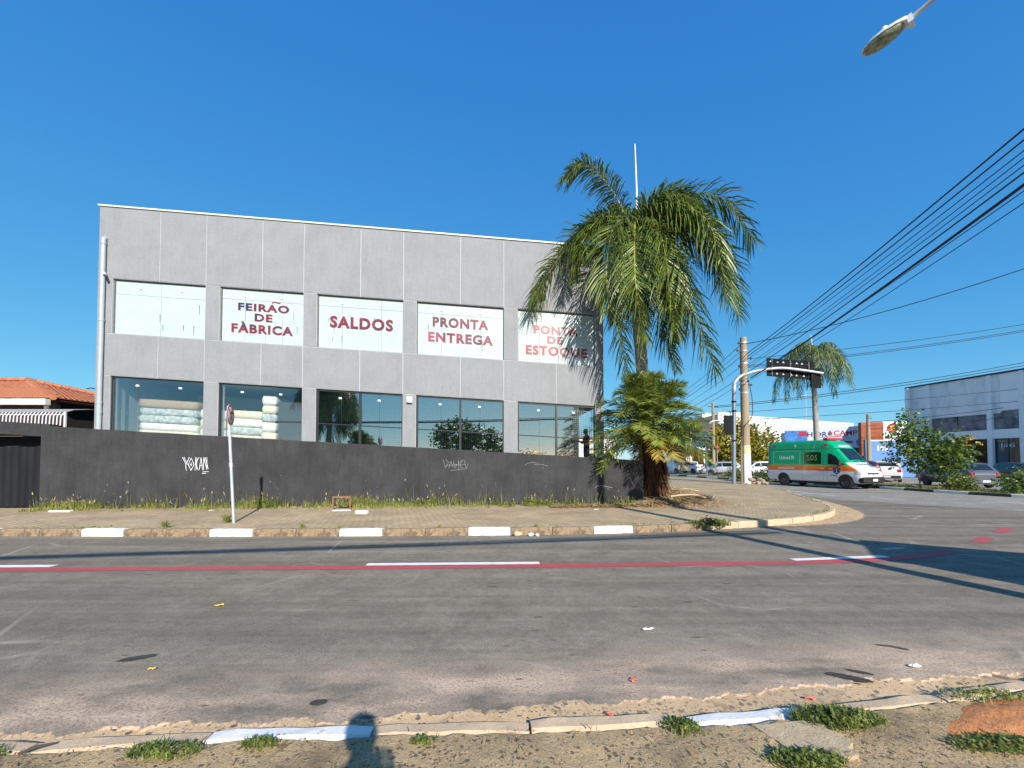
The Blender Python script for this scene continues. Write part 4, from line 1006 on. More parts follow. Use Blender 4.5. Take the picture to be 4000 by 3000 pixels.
tree('median_tree', 'young leafy tree on the median left of the grey hatchback', (22.6, 23.4, 0.12), [([(22.6, 23.4, 0.1), (22.5, 23.4, 1.3), (22.2, 23.4, 3.3)], 0.06, 0.02), ([(22.55, 23.4, 0.9), (23.0, 23.4, 1.8), (23.2, 23.4, 2.9)], 0.04, 0.015), ([(22.55, 23.4, 0.7), (22.0, 23.4, 1.7), (21.5, 23.4, 2.6)], 0.04, 0.015)],
     [(22.15, 23.4, 3.5, 0.42, 0.45, 0.75), (21.5, 23.4, 2.75, 0.48, 0.4, 0.55), (22.5, 23.4, 2.9, 0.5, 0.5, 0.55), (21.9, 23.4, 1.75, 0.5, 0.5, 0.5), (22.7, 23.4, 1.9, 0.45, 0.5, 0.6)], 1900, 0.17, 'leaf_dark', 6, 'young trees on the median')
tree('median_tree', 'young bushy tree with orange flowers on the median over the grey hatchback bonnet', (23.4, 22.6, 0.12), [([(23.4, 22.6, 0.1), (23.4, 22.6, 1.0), (23.3, 22.6, 2.5)], 0.05, 0.02), ([(23.4, 22.6, 0.6), (23.8, 22.6, 1.6), (24.1, 22.6, 2.3)], 0.04, 0.015)],
     [(23.3, 22.6, 2.5, 0.45, 0.5, 0.55), (23.95, 22.6, 2.35, 0.5, 0.5, 0.38), (23.15, 22.6, 1.75, 0.45, 0.5, 0.5), (23.7, 22.6, 1.7, 0.42, 0.5, 0.5), (23.4, 22.6, 1.0, 0.35, 0.4, 0.4)], 1900, 0.16, 'leaf_dark', 7, 'young trees on the median')
mat('flower_orange', (0.75, 0.33, 0.03), 0.6, 0.3, 6, island=0.3)
o = leafcloud([(23.9, 22.2, 2.72, 0.12, 0.1, 0.1), (24.35, 22.3, 2.5, 0.14, 0.1, 0.12)], 60, 0.13, 3).build('flowers', 'flower_orange', bpy.data.objects['median_tree.001'])
shr = [(22.9, 21.6, 0.35, 0.5, 'low bright green shrub at the foot of the median trees'), (23.9, 19.6, 0.5, 0.75, 'dark green shrub on the median below the grey hatchback tail lights'), (24.9, 20.0, 0.75, 0.85, 'larger green shrub at the right edge of the median'), (26.2, 21.6, 0.9, 1.0, 'taller green bush at the right edge beside the dark cars'), (17.9, 33.6, 0.6, 0.9, 'green shrub behind the rubble at the concrete pole'), (18.9, 31.5, 0.5, 0.8, 'dark shrub on the median just behind the ambulance')]
for k, (x, y, r_, h, lb) in enumerate(shr):
    tree('shrub', lb, (x, y, 0.12), [([(x, y, 0.1), (x, y, h * 0.6), (x + 0.1, y, h)], 0.03, 0.01)], [(x, y, 0.13 + h * 0.55, r_, r_ * 0.8, h * 0.55), (x + r_ * 0.5, y, 0.1 + h * 0.4, r_ * 0.7, r_ * 0.6, h * 0.4), (x - r_ * 0.6, y, 0.1 + h * 0.35, r_ * 0.6, r_ * 0.6, h * 0.35)], 800, 0.13, 'leaf_weed' if k in (0, 4) else 'leaf_dark', 50 + k, 'shrubs on the median', 'shrub')
# dry bushes on the terrace in front of the shop windows
for k, (x, w_, h, lb, m_) in enumerate([(-1.95, 0.55, 0.34, 'dry yellow bush showing above the wall under fourth lower window', 'grass_dry'), (0.75, 0.6, 0.62, 'tall dry yellow bush above the wall at left of last lower window', 'grass_dry'), (2.2, 0.4, 0.5, 'thin reddish dry weeds above the wall in last lower window', 'straw_brown')]):
    y = 16.4 + 0.08 * x; zb_ = 2.12 + SH * (x + 16.84) - 0.02
    T = tree('dry_bush', lb, (x, y, zb_), [([(x, y, zb_), (x, y, zb_ + 0.3), (x + 0.05, y, zb_ + h)], 0.02, 0.008)], [(x, y, zb_ + h * 0.5 + 0.1, w_, 0.35, h * 0.62)], 900 if k < 2 else 420, 0.09, m_, 70 + k, 'dry bushes on the terrace', 'bush')

# ------------------------------------------------------------------ grass and weeds
def blades(mb, x, y, z, h, r_, n=6, spread=0.5, wid=0.006, seed=None, heads=None):
    for k in range(n):
        a = r_.uniform(0, 2 * math.pi); ln = h * r_.uniform(0.55, 1.1); lean = spread * r_.uniform(0.2, 1.0)
        d = Vector((math.cos(a) * lean, math.sin(a) * lean, 1)).normalized(); p = Vector((x + r_.uniform(-.03, .03), y + r_.uniform(-.03, .03), z))
        w = Vector((-math.sin(a), math.cos(a), 0)) * wid
        m1 = p + d * ln * 0.55; e = p + d * ln + Vector((math.cos(a), math.sin(a), -0.6)) * ln * 0.22 * lean
        mb.add([tuple(p - w), tuple(p + w), tuple(m1 - w * 0.8), tuple(m1 + w * 0.8), tuple(e)], [(0, 1, 3, 2), (2, 3, 4)])
        if heads is not None and r_.random() < 0.22 and ln > 0.2:
            hd = (e - m1).normalized(); s_ = 0.014; t_ = e + hd * r_.uniform(0.06, 0.12)
            heads.add([tuple(e - w / wid * s_), tuple(e + w / wid * s_), tuple(t_ + w / wid * s_ * 0.3), tuple(t_ - w / wid * s_ * 0.3)], [(0, 1, 2, 3)])
rr = random.Random(77); gb = MB(); hd_ = MB(); lf = MB()
x = -14.7
while x < 4.2:
    dens = 0.55 + 0.45 * math.sin(x * 1.3 + 0.5) + 0.3 * math.sin(x * 3.7)
    if -12.9 < x < -12.2 or 0.05 < x < 0.45: dens = 0.05
    if -14.7 < x < -14.2: dens = 1.2
    tall = 0.16 + 0.2 * max(0, mnoise.noise(Vector((x * 0.7, 3, 0)))) + 0.1 * max(0, math.sin(x * 2.1))
    if -8.5 < x < -1.5: tall += 0.08
    for k in range(int(max(0, dens) * 5) + 1):
        d = abs(rr.gauss(0, 0.34)) + 0.04
        if d > 1.0: continue
        p = wf(x + rr.uniform(-.05, .05), -d, 0.15)
        hh = (tall + rr.uniform(-.06, .1)) * (1.0 if d < 0.35 else 0.45)
        if x > -0.8 and rr.random() < 0.6:
            hh *= 0.7
            for j in range(5):
                s_ = rr.uniform(0.02, 0.045); c_ = Vector((p[0] + rr.uniform(-.08, .08), p[1] + rr.uniform(-.08, .08), p[2] + rr.uniform(0, hh))); w_ = Vector((rr.uniform(-1, 1), rr.uniform(-1, 1), rr.uniform(-.6, .6))).normalized() * s_; v_ = Vector((rr.uniform(-1, 1), rr.uniform(-1, 1), rr.uniform(-.2, 1))).normalized() * s_
                lf.add([tuple(c_ - w_), tuple(c_ + v_), tuple(c_ + w_), tuple(c_ - v_)], [(0, 1, 2, 3)])
        blades(gb, p[0], p[1], p[2], max(0.06, hh), rr, 6, 0.75, 0.007, heads=hd_ if rr.random() < 0.5 else None)
    if rr.random() < 0.28:
        p = wf(x, -rr.uniform(0.05, 0.3), 0.15); blades(gb, p[0], p[1], p[2], rr.uniform(0.45, 0.75), rr, 4, 0.55, 0.004, heads=hd_)
    x += 0.045
def stuff(o, label, cat): o['kind'] = 'stuff'; o['label'] = label; o['category'] = cat; return o
stuff(gb.build('wall_grass', 'grass_green'), 'uncut green and yellow grass along the foot of the charcoal wall', 'grass')
stuff(hd_.build('grass_seed_heads', 'grass_dry'), 'pale seed heads of the grass along the charcoal wall', 'grass')
stuff(lf.build('ground_weeds', 'leaf_weed'), 'low leafy weeds at the right half of the charcoal wall', 'weeds')
# thin grass in the joint behind the far kerb
kb = MB()
for k in range(260):
    p = fc[rr.randrange(40, 420)]
    if mnoise.noise(Vector((p.x * 0.9, 1, 0))) < -0.05: continue
    blades(kb, p.x + rr.uniform(-.1, .1), p.y + 0.1 + abs(rr.gauss(0, 0.12)), 0.155, rr.uniform(0.03, 0.09), rr, 5, 1.1, 0.006)
stuff(kb.build('kerb_grass', 'grass_green'), 'thin grass growing along the back of the far kerb', 'grass')
# countable tufts
for (x, y, h, n, lb) in [(-7.85, 9.62, 0.24, 60, 'spiky grass tuft growing over the kerb left of the road sign'), (-4.75, 9.6, 0.16, 40, 'small grass tuft on the kerb right of the road sign'), (-6.95, 10.35, 0.34, 90, 'tall grass tuft round the foot of the road sign pole'), (-3.9, 9.6, 0.1, 22, 'tiny grass tuft on the kerb below the white block'), (-1.65, 9.62, 0.12, 22, 'small weed in the kerb joint in mid street'), (0.55, 9.75, 0.12, 22, 'small weed in the kerb joint left of rightmost white kerb stone')]:
    mb = MB(); blades(mb, 0, 0, 0, h, rr, n, 1.1, 0.007)
    o = mb.build('grass_tuft', 'grass_green'); o.location = (x, y, 0.15); tag(o, lb, 'grass tuft', 'grass tufts on the far kerb')
def weedpatch(x, y, z, rx, ry, h, n, s, lb, seed, m_='leaf_weed', grp='weed patches'):
    r_ = random.Random(seed); mb = MB()
    for k in range(n):
        a = r_.uniform(0, 2 * math.pi); q_ = math.sqrt(r_.random()); p = Vector((math.cos(a) * q_ * rx, math.sin(a) * q_ * ry, r_.uniform(0.005, h) * (1.15 - q_)))
        d = Vector((r_.uniform(-1, 1), r_.uniform(-1, 1), r_.uniform(-0.15, 0.7))).normalized(); s_ = s * r_.uniform(0.6, 1.2); w_ = d.cross(Vector((0, 0, 1)) + Vector((r_.uniform(-.5, .5), r_.uniform(-.5, .5), 0))).normalized() * s_ * 0.34
        e = p + d * s_; m1 = p.lerp(e, 0.5)
        mb.add([tuple(p), tuple(m1 + w_ + Vector((0, 0, s_ * 0.08))), tuple(e), tuple(m1 - w_ + Vector((0, 0, s_ * 0.08)))], [(0, 1, 2, 3)])
    for k in range(n // 5):
        a = r_.uniform(0, 2 * math.pi); q_ = math.sqrt(r_.random()) * 1.15
        blades(mb, math.cos(a) * q_ * rx, math.sin(a) * q_ * ry, 0.0, h * r_.uniform(0.5, 1.3), r_, 2, 1.4, 0.003)
    o = mb.build('weed_patch', m_); o.location = (x, y, z); return tag(o, lb, 'weeds', grp)
weedpatch(-1.98, 2.44, 0.045, 0.20, 0.07, 0.04, 420, 0.026, 'small green weed at left of nearest left white kerb stone', 1)
weedpatch(-1.47, 2.50, 0.045, 0.10, 0.05, 0.035, 200, 0.024, 'small weed in front of nearest left white kerb stone', 2)
weedpatch(-0.52, 2.52, 0.045, 0.07, 0.03, 0.025, 60, 0.03, 'tiny weed beside the plain kerb in the centre foreground', 3)
weedpatch(1.05, 2.66, 0.045, 0.10, 0.075, 0.045, 320, 0.026, 'green weed at left end of nearest right white kerb stone', 4)
weedpatch(2.07, 2.74, 0.045, 0.27, 0.11, 0.06, 1500, 0.03, 'large green weed patch at right end of nearest right white kerb stone', 5)
weedpatch(1.62, 2.36, 0.05, 0.20, 0.08, 0.05, 700, 0.028, 'green weed patch at the bottom edge beside the tilted slab', 6)
weedpatch(2.85, 2.48, 0.05, 0.30, 0.07, 0.05, 600, 0.028, 'green weeds below the orange soil at right', 7)
weedpatch(3.3, 2.98, 0.05, 0.28, 0.06, 0.07, 200, 0.03, 'yellowish grass behind the orange soil at right edge', 8, 'grass_green')
weedpatch(-3.05, 2.42, 0.045, 0.2, 0.05, 0.03, 260, 0.026, 'weeds at the far left of near pavement', 9)
weedpatch(4.75, 10.2, 0.12, 0.5, 0.24, 0.2, 420, 0.085, 'bright green weed growing over the kerb at the street corner', 10)
mb = MB()
for k in range(900):
    px_ = rr.uniform(-4, 4.5); py_ = float(np.interp(px_, kx, ky)) - rr.uniform(0.07, 0.9)
    a = rr.uniform(0, 2 * math.pi); L_ = rr.uniform(0.01, 0.05); w_ = Vector((-math.sin(a), math.cos(a), 0)) * rr.uniform(0.0015, 0.006); d = Vector((math.cos(a), math.sin(a), rr.uniform(-.1, .3))) * L_
    p = Vector((px_, py_, 0.052 + 0.022 * mnoise.noise(Vector((px_, py_, 0)) * 2.3) + 0.01))
    mb.add([tuple(p - w_), tuple(p + w_), tuple(p + d + w_ * 0.5), tuple(p + d - w_ * 0.5)], [(0, 1, 2, 3)])
stuff(mb.build('dry_litter', 'straw_brown'), 'dry leaf crumbs and straw scattered on the near pavement', 'litter')
# median grass
mb = MB()
for k in range(2600):
    t = rr.random(); i = int(t * (len(mc) - 1)); p = mc[i]; off = rr.uniform(0.15, 3.0)
    blades(mb, p.x + off, p.y + off * 0.25, 0.12, rr.uniform(0.06, 0.2), rr, 3, 1.0, 0.012)
stuff(mb.build('median_grass', 'grass_green'), 'patchy grass covering the median strip', 'grass')

# heaped earth and dry palm debris at the corner
mb = MB(); n = 26; vs = []
for i in range(n):
    for j in range(n):
        x = 3.6 + 5.2 * i / (n - 1); y = 13.4 + 7.0 * j / (n - 1)
        r2 = ((x - 5.6) / 2.3) ** 2 + ((y - 16.3) / 3.0) ** 2
        z = 0.13 + 0.42 * max(0, 1 - r2) ** 1.2 * (1 + 0.25 * mnoise.noise(Vector((x, y, 0)) * 1.7)) + 0.03 * mnoise.noise(Vector((x, y, 3)) * 4) * max(0, 1.1 - r2)
        vs.append((x, y, z))
mb.add(vs, [(i * n + j, (i + 1) * n + j, (i + 1) * n + j + 1, i * n + j + 1) for i in range(n - 1) for j in range(n - 1)], True)
mb.build('earth_mound', 'earth', kind='structure')
mb = MB(); m2 = MB()
def gz(x, y):
    r2 = ((x - 5.6) / 2.3) ** 2 + ((y - 16.3) / 3.0) ** 2
    return 0.15 + 0.42 * max(0, 1 - r2) ** 1.2
for k in range(1900):
    if k < 1100: x = rr.gauss(5.9, 0.85); y = rr.gauss(15.3, 1.3)
    else: x = rr.uniform(1.2, 6.2); y = 13.55 + 0.09 * x + rr.gauss(0, 0.16)
    if y < 13.2 or x > 8.2: continue
    if x < 4.7 and y > 14.3 + 0.08 * x: continue
    a = rr.gauss(0.1, 0.8); L_ = rr.uniform(0.1, 0.5); d = Vector((math.cos(a), math.sin(a), rr.uniform(-.05, .25))); w_ = Vector((-math.sin(a), math.cos(a), 0)) * rr.uniform(0.006, 0.02)
    p = Vector((x, y, gz(x, y) + rr.uniform(0, 0.05))); e = p + d * L_; e.z = max(e.z, gz(e.x, e.y)); mm = p.lerp(e, 0.5) + Vector((0, 0, rr.uniform(0, 0.05)))
    (mb if rr.random() < 0.55 else m2).add([tuple(p - w_), tuple(p + w_), tuple(mm + w_), tuple(mm - w_), tuple(e)], [(0, 1, 2, 3), (3, 2, 4)])
stuff(mb.build('palm_debris', 'straw_brown'), 'reddish brown dead palm leaves heaped at the foot of the palms', 'debris')
stuff(m2.build('dry_grass', 'grass_dry'), 'pale dry grass on the earth mound at the corner', 'grass')
mat('palm_sheath', (0.62, 0.52, 0.36), 0.7, 0.2, 4, col2=(0.42, 0.3, 0.18))
for (x, y, L_, a, lb) in [(7.0, 17.6, 1.5, -0.12, 'pale curved dead palm sheath lying on top of the corner mound'), (5.95, 14.3, 1.1, -0.18, 'pale dead palm sheath lying lower by the pavement')]:
    pts = [Vector((-L_ / 2, 0, 0)), Vector((-L_ * 0.15, 0.02, 0.05)), Vector((L_ * 0.2, 0, 0.06)), Vector((L_ / 2, -0.05, -0.02))]
    c = catmull(pts, 14); mb = MB(); vs = []
    for i, p in enumerate(c):
        w_ = 0.11 * math.sin(math.pi * (i + 1.2) / 16.5) ** 0.8 + 0.01
        vs += [(p.x, p.y - w_, p.z + 0.0), (p.x, p.y - w_ * 0.5, p.z - 0.03), (p.x, p.y, p.z - 0.04), (p.x, p.y + w_ * 0.5, p.z - 0.03), (p.x, p.y + w_, p.z + 0.03)]
    mb.add(vs, [(i * 5 + k, (i + 1) * 5 + k, (i + 1) * 5 + k + 1, i * 5 + k + 1) for i in range(14) for k in range(4)], True)
    o = mb.build('palm_sheath', 'palm_sheath'); o.location = (x, y, gz(x, y) + 0.09); o.rotation_euler = (0, 0, a); tag(o, lb, 'palm sheath', 'dead palm sheaths')

# trees and palms on the near side, behind the photographer, mirrored in the shop glass
bp = copy_tree(bpy.data.objects['royal_palm']); bp.location = (-16.5, -10.5, -1.6); bp.rotation_euler = (0, 0, 2.0)
bp['label'] = 'royal palm on the near side of the street, mirrored in the third shop window'
bp2 = copy_tree(bpy.data.objects['date_palm']); bp2.location = (-12.8, -9.0, 0.0); bp2.rotation_euler = (0, 0, 1.0)
bp2['label'] = 'feathery palm on the near side of the street, mirrored low in the third shop window'
tree('street_tree', 'dark leafy tree behind the photographer, mirrored in the right shop windows', (-3, -15, 0), [([(-3, -15, 0), (-3, -15, 2), (-2.6, -15, 4.2)], 0.2, 0.06)], [(-3, -15, 4.4, 2.6, 2, 1.6), (-0.5, -15, 4.0, 1.8, 1.6, 1.3), (1.5, -16, 3.6, 1.8, 1.5, 1.2)], 5000, 0.3, 'leaf_dark', 90)
# ------------------------------------------------------------------ street furniture
mat('galvanised', (0.50, 0.52, 0.54), 0.45, 0.12, 5, 0.1, 60, metal=0.35)
mat('concrete_pole', (0.33, 0.255, 0.165), 0.9, 0.15, 4, 0.5, 50, stretch=(1, 1, 0.3), dirt=(0.25, 0.2, 0.15), dscale=2)
mat('pole_white', (0.75, 0.74, 0.72), 0.8, 0.06, 5, 0.3, 50)
mat('pole_cream', (0.62, 0.58, 0.32), 0.8, 0.08, 5)
mat('mast_blue', (0.26, 0.31, 0.38), 0.35, 0.1, 4, metal=0.5)
mat('sign_back', (0.016, 0.018, 0.02), 0.9, 0.15, 3, spec=0.1)
mat('black_rubber', (0.015, 0.015, 0.017), 0.6, 0.1)
mat('cable_black', (0.012, 0.012, 0.016), 0.6, 0.1)
mat('sign_face', (0.55, 0.42, 0.42), 0.5, 0.1, 6)
mat('sign_red', (0.32, 0.05, 0.06), 0.5, 0.15, 5)
mat('sign_black', (0.02, 0.02, 0.022), 0.5, 0.1)
mat('insulator', (0.08, 0.06, 0.06), 0.4, 0.1)
# road sign on a leaning pole
SG = thing('road_sign', 'round no turn road sign on leaning galvanised pole in front of the charcoal wall', 'road sign', (-6.78, 10.35, 0.15), world=True)
b0 = Vector((-6.78, 10.35, 0.05)); b1 = Vector((-7.02, 10.42, 3.02))
MB().tube([b0, b0.lerp(b1, 0.5), b1], 0.035, 10).build('pole', 'galvanised', SG)
MB().tube([b0.lerp(b1, 0.49), b0.lerp(b1, 0.53)], 0.046, 10).build('pole_collar', 'galvanised', SG)
nrm = Vector((0.96, 0.29, 0.03)).normalized(); cc = b1 + nrm * 0.05 + Vector((0, 0, -0.22)); sd = nrm.cross(Vector((0, 0, 1))).normalized() * -1; upv = Vector((0, 0, 1))
mb = MB(); mb.lathe(cc, nrm, [(0.0, -0.006), (0.26, -0.006), (0.262, 0.0), (0.26, 0.006), (0.0, 0.006)], 28); dsc = mb.build('disc', 'sign_face', SG)
MB().disc(cc + nrm * 0.0085, nrm, 0.255, 28, 0.205).build('red_ring', 'sign_red', dsc)
mb = MB(); f_ = cc + nrm * 0.0095
mb.obox(f_ + upv * -0.05, sd, upv, nrm, 0.02, 0.1, 0.0004); mb.obox(f_ + upv * 0.06 + sd * 0.04, sd, upv, nrm, 0.06, 0.02, 0.0004)
mb.add([tuple(f_ + upv * 0.12 + sd * 0.09), tuple(f_ + upv * 0.0 + sd * 0.09), tuple(f_ + upv * 0.06 + sd * 0.16)], [(0, 1, 2)]); mb.build('arrow', 'sign_black', dsc)
mb = MB(); a_ = (sd * 0.707 - upv * 0.707); mb.obox(f_ + nrm * 0.001, a_, a_.cross(nrm), nrm, 0.2, 0.02, 0.0004); mb.build('slash', 'sign_red', dsc)
MB().obox(cc - nrm * 0.02, sd, upv, nrm, 0.05, 0.03, 0.012).build('bracket', 'galvanised', SG)

# concrete utility pole
UP = thing('utility_pole', 'round concrete utility pole with white painted base and crowded cables', 'utility pole', (15.0, 27.2, 0.15), world=True)
px0 = Vector((15.06, 27.2, 0.0)); px1 = Vector((15.0, 27.2, 9.6))
def on(z): return px0.lerp(px1, z / 9.6)
MB().tube([on(0.0), on(5), on(9.6)], [0.30, 0.245, 0.2], 18).build('shaft', 'concrete_pole', UP)
MB().tube([on(0.12), on(2.05)], [0.306, 0.285], 18, False).build('painted_base', 'pole_white', UP)
MB().tube([on(2.06), on(2.6)], [0.285, 0.279], 18, False).build('painted_band', 'pole_cream', UP)
for z in (9.25, 8.7, 7.9, 7.1, 6.6, 6.0):
    MB().tube([on(z - 0.04), on(z + 0.04)], 0.25, 14).build('steel_band', 'galvanised', UP)
for z, dx in ((9.2, -0.42), (8.72, -0.5), (8.2, 0.36), (7.7, -0.4), (7.35, 0.4), (6.8, -0.36), (6.5, 0.34), (6.2, -0.4)):
    c_ = on(z)
    mb = MB(); mb.tube([c_ + Vector((0, -0.15, 0)), c_ + Vector((dx, -0.2, 0))], 0.025, 6); mb.lathe(c_ + Vector((dx, -0.2, -0.07)), (0, 0, 1), [(0, 0), (0.06, 0), (0.05, 0.05), (0.07, 0.07), (0.04, 0.14), (0, 0.14)], 10)
    mb.build('insulator', 'insulator', UP)
mb = MB(); mb.tube(catmull([on(6.9) + Vector((0.1, -0.26, 0)), on(5.6) + Vector((0.35, -0.24, 0)), on(4.4) + Vector((0.3, -0.25, 0)), on(3.7) + Vector((-0.22, -0.27, 0)), on(2.0) + Vector((-0.26, -0.2, 0)), on(0.2) + Vector((-0.26, -0.22, 0))], 40), 0.022, 6); mb.build('riser_cable', 'cable_black', UP)
MB().tube([on(0.15) + Vector((-0.34, -0.1, 0)), on(3.2) + Vector((-0.3, -0.1, 0))], 0.05, 8).build('conduit', 'concrete_pole', UP)

# traffic mast with overhead sign seen from behind
TM = thing('traffic_mast', 'blue grey steel mast with long curved arm carrying a dark sign back', 'traffic mast', (14.2, 27.0, 0.15), world=True)
mpts = [Vector((14.15, 27, 0.05)), Vector((14.2, 27, 3)), Vector((14.25, 27, 6.2))]
MB().tube(mpts, [0.13, 0.125, 0.115], 14).build('mast', 'mast_blue', TM)
MB().tube(catmull([Vector((14.25, 27, 6.1)), Vector((14.3, 27, 6.6)), Vector((14.62, 26.98, 7.0)), Vector((15.4, 26.85, 7.3)), Vector((16.8, 26.5, 7.46)), Vector((18.0, 26.2, 7.28)), Vector((19.2, 25.95, 7.02))], 40), list(np.linspace(0.12, 0.075, 41)), 12).build('arm', 'galvanised', TM)
for z in (4.8, 2.9, 5.4): MB().tube([(14.2 + 0.005 * z, 27, z - 0.05), (14.2 + 0.005 * z, 27, z + 0.05)], 0.145, 12).build('clamp', 'sign_back', TM)
pa, pb = Vector((16.2, 26.64, 7.6)), Vector((18.85, 26.1, 7.22)); ax_ = (pb - pa).normalized(); sideN = Vector((ax_.y, -ax_.x, 0)).normalized()
mb = MB(); mb.obox((pa + pb) / 2 - sideN * 0.16, ax_, (0, 0, 1), sideN, 1.36, 0.56, 0.012); pn = mb.build('overhead_sign', 'sign_back', TM); pn['label'] = 'dark back of the overhead direction sign'
for t in (-1.05, 0.0, 1.05):
    MB().obox((pa + pb) / 2 + ax_ * t - sideN * 0.12, ax_, (0, 0, 1), sideN, 0.03, 0.54, 0.025).build('stiffener', 'frame_dark', pn)
for zz in (-0.555, 0.555): MB().obox((pa + pb) / 2 - sideN * 0.145 + Vector((0, 0, zz)), ax_, (0, 0, 1), sideN, 1.37, 0.02, 0.02).build('sign_edge', 'sign_back', pn)
r_ = random.Random(3)
for k in range(14):
    c_ = (pa + pb) / 2 + ax_ * (-1.1 + 2.2 * (k % 7) / 6 + r_.uniform(-.06, .06)) + Vector((0, 0, 0.4 if k < 7 else -0.36)) - sideN * 0.135
    MB().add([tuple(c_ + ax_ * -0.07 - Vector((0, 0, .06))), tuple(c_ + ax_ * 0.07 - Vector((0, 0, .06))), tuple(c_ + Vector((0, 0, .07)))], [(0, 1, 2)]).build('rivet_plate', 'pvc_grey', pn)
# hanging signal head at the arm end and one at the mast, both seen from behind
def signal(c_, nm_parent, nm):
    mb = MB(); mb.box(c_.x - 0.16, c_.x + 0.16, c_.y - 0.12, c_.y + 0.12, c_.z - 0.5, c_.z + 0.5); o = mb.build(nm, 'sign_back', nm_parent)
    MB().box(c_.x - 0.3, c_.x + 0.3, c_.y - 0.14, c_.y - 0.125, c_.z - 0.62, c_.z + 0.62).build('backplate', 'sign_back', o)
    for k in (-0.33, 0, 0.33): MB().tube([c_ + Vector((0, 0.12, k)), c_ + Vector((0, 0.3, k - 0.02))], 0.12, 10).build('visor', 'frame_dark', o)
signal(Vector((18.9, 26.25, 6.75)), TM, 'signal_head'); signal(Vector((13.82, 27.05, 3.9)), TM, 'signal_head')

# lamp head that reaches into the top right corner, on its pole out of frame
mat('lamp_white', (0.74, 0.75, 0.76), 0.4, 0.06, 4)
mat('lamp_lens', (0.10, 0.12, 0.09), 0.25, 0.4, 14, col2=(0.3, 0.33, 0.22))
def lamp_head(parent, tip, tail, K=1.0):
    ax = (tail - tip).normalized(); sd_ = ax.cross(Vector((0, 0, 1))).normalized(); up_ = sd_.cross(ax).normalized(); L_ = (tail - tip).length
    def ringpts(t, w, ht, hb, k=12):
        c_ = tip + ax * (t * L_); out = []; w, ht, hb = w * K, ht * K, hb * K
        for i in range(k):
            a = 2 * math.pi * i / k; s_, c2 = math.sin(a), math.cos(a); out.append(tuple(c_ + sd_ * (w * c2) + up_ * ((ht if s_ > 0 else hb) * s_)))
        return out
    st = [(0.0, 0.02, 0.01, 0.0), (0.06, 0.09, 0.05, 0.004), (0.25, 0.15, 0.085, 0.004), (0.5, 0.16, 0.10, 0.004), (0.75, 0.13, 0.10, 0.004), (0.92, 0.09, 0.09, 0.03), (1.0, 0.06, 0.06, 0.04)]
    vs = []; k = 12
    for s_ in st: vs += ringpts(*s_)
    mb = MB(); mb.add(vs, [(i * k + j, i * k + (j + 1) % k, (i + 1) * k + (j + 1) % k, (i + 1) * k + j) for i in range(len(st) - 1) for j in range(k)], True); mb.add(vs[-k:], [tuple(range(k))])
    h = mb.build('lamp_housing', 'lamp_white', parent)
    vs = []
    st = [(0.01, 0.02, -0.008, 0.008), (0.08, 0.085, -0.006, 0.05), (0.25, 0.14, -0.006, 0.075), (0.5, 0.15, -0.006, 0.08), (0.75, 0.115, -0.006, 0.06), (0.88, 0.07, -0.006, 0.02)]
    for s_ in st: vs += ringpts(*s_)
    mb = MB(); mb.add(vs, [(i * k + j, i * k + (j + 1) % k, (i + 1) * k + (j + 1) % k, (i + 1) * k + j) for i in range(len(st) - 1) for j in range(k)], True); mb.add(vs[:k], [tuple(range(k))]); mb.add(vs[-k:], [tuple(range(k))])
    mb.build('lamp_lens', 'lamp_lens', h)
    MB().tube([tip + ax * L_ * 0.52 + up_ * 0.09, tip + ax * L_ * 0.52 + up_ * 0.16], 0.045, 10).build('photocell', 'lamp_white', h)
    MB().obox(tip + ax * L_ * 0.98 - up_ * 0.02, ax, sd_, up_, 0.03, 0.075, 0.06).build('clamp', 'lamp_white', h)
SL = thing('street_lamp', 'street lamp head on curved arm reaching in at the top right', 'street lamp', (7.2, 3.0, 0.05), world=True)
tail = Vector((5.86, 6.02, 8.16)); lamp_head(SL, Vector((5.49, 6.46, 8.05)), tail)
MB().tube(catmull([tail + Vector((-0.04, 0.05, 0.0)), Vector((5.98, 5.86, 8.24)), Vector((6.16, 5.55, 8.33)), Vector((6.5, 4.8, 8.35)), Vector((6.95, 3.6, 8.15)), Vector((7.2, 3.0, 7.9))], 30), list(np.linspace(0.032, 0.045, 31)), 10).build('arm', 'galvanised', SL)
MB().tube([(7.2, 3.0, 0), (7.2, 3.0, 8.6)], [0.17, 0.12], 14).build('pole', 'concrete_pole', SL)
S2_ = thing('street_lamp', 'twin headed street lamp out of frame whose shadow falls on the corner pavement', 'street lamp', (8.9, 3.3, 0.05), world=True)
MB().tube([(8.9, 3.3, 0), (8.9, 3.3, 6.1)], [0.07, 0.05], 12).build('pole', 'galvanised', S2_)
lamp_head(S2_, Vector((7.4, 5.7, 5.75)), Vector((7.95, 4.9, 5.85)), 1.7); MB().tube(catmull([Vector((7.95, 4.9, 5.85)), Vector((8.4, 4.1, 6.15)), Vector((8.9, 3.3, 6.0))], 12), 0.03, 8).build('arm', 'galvanised', S2_)
lamp_head(S2_, Vector((10.65, 5.3, 5.9)), Vector((9.95, 4.5, 6.0)), 1.7); MB().tube(catmull([Vector((9.95, 4.5, 6.0)), Vector((9.4, 3.8, 6.2)), Vector((8.9, 3.3, 6.0))], 12), 0.03, 8).build('arm', 'galvanised', S2_)
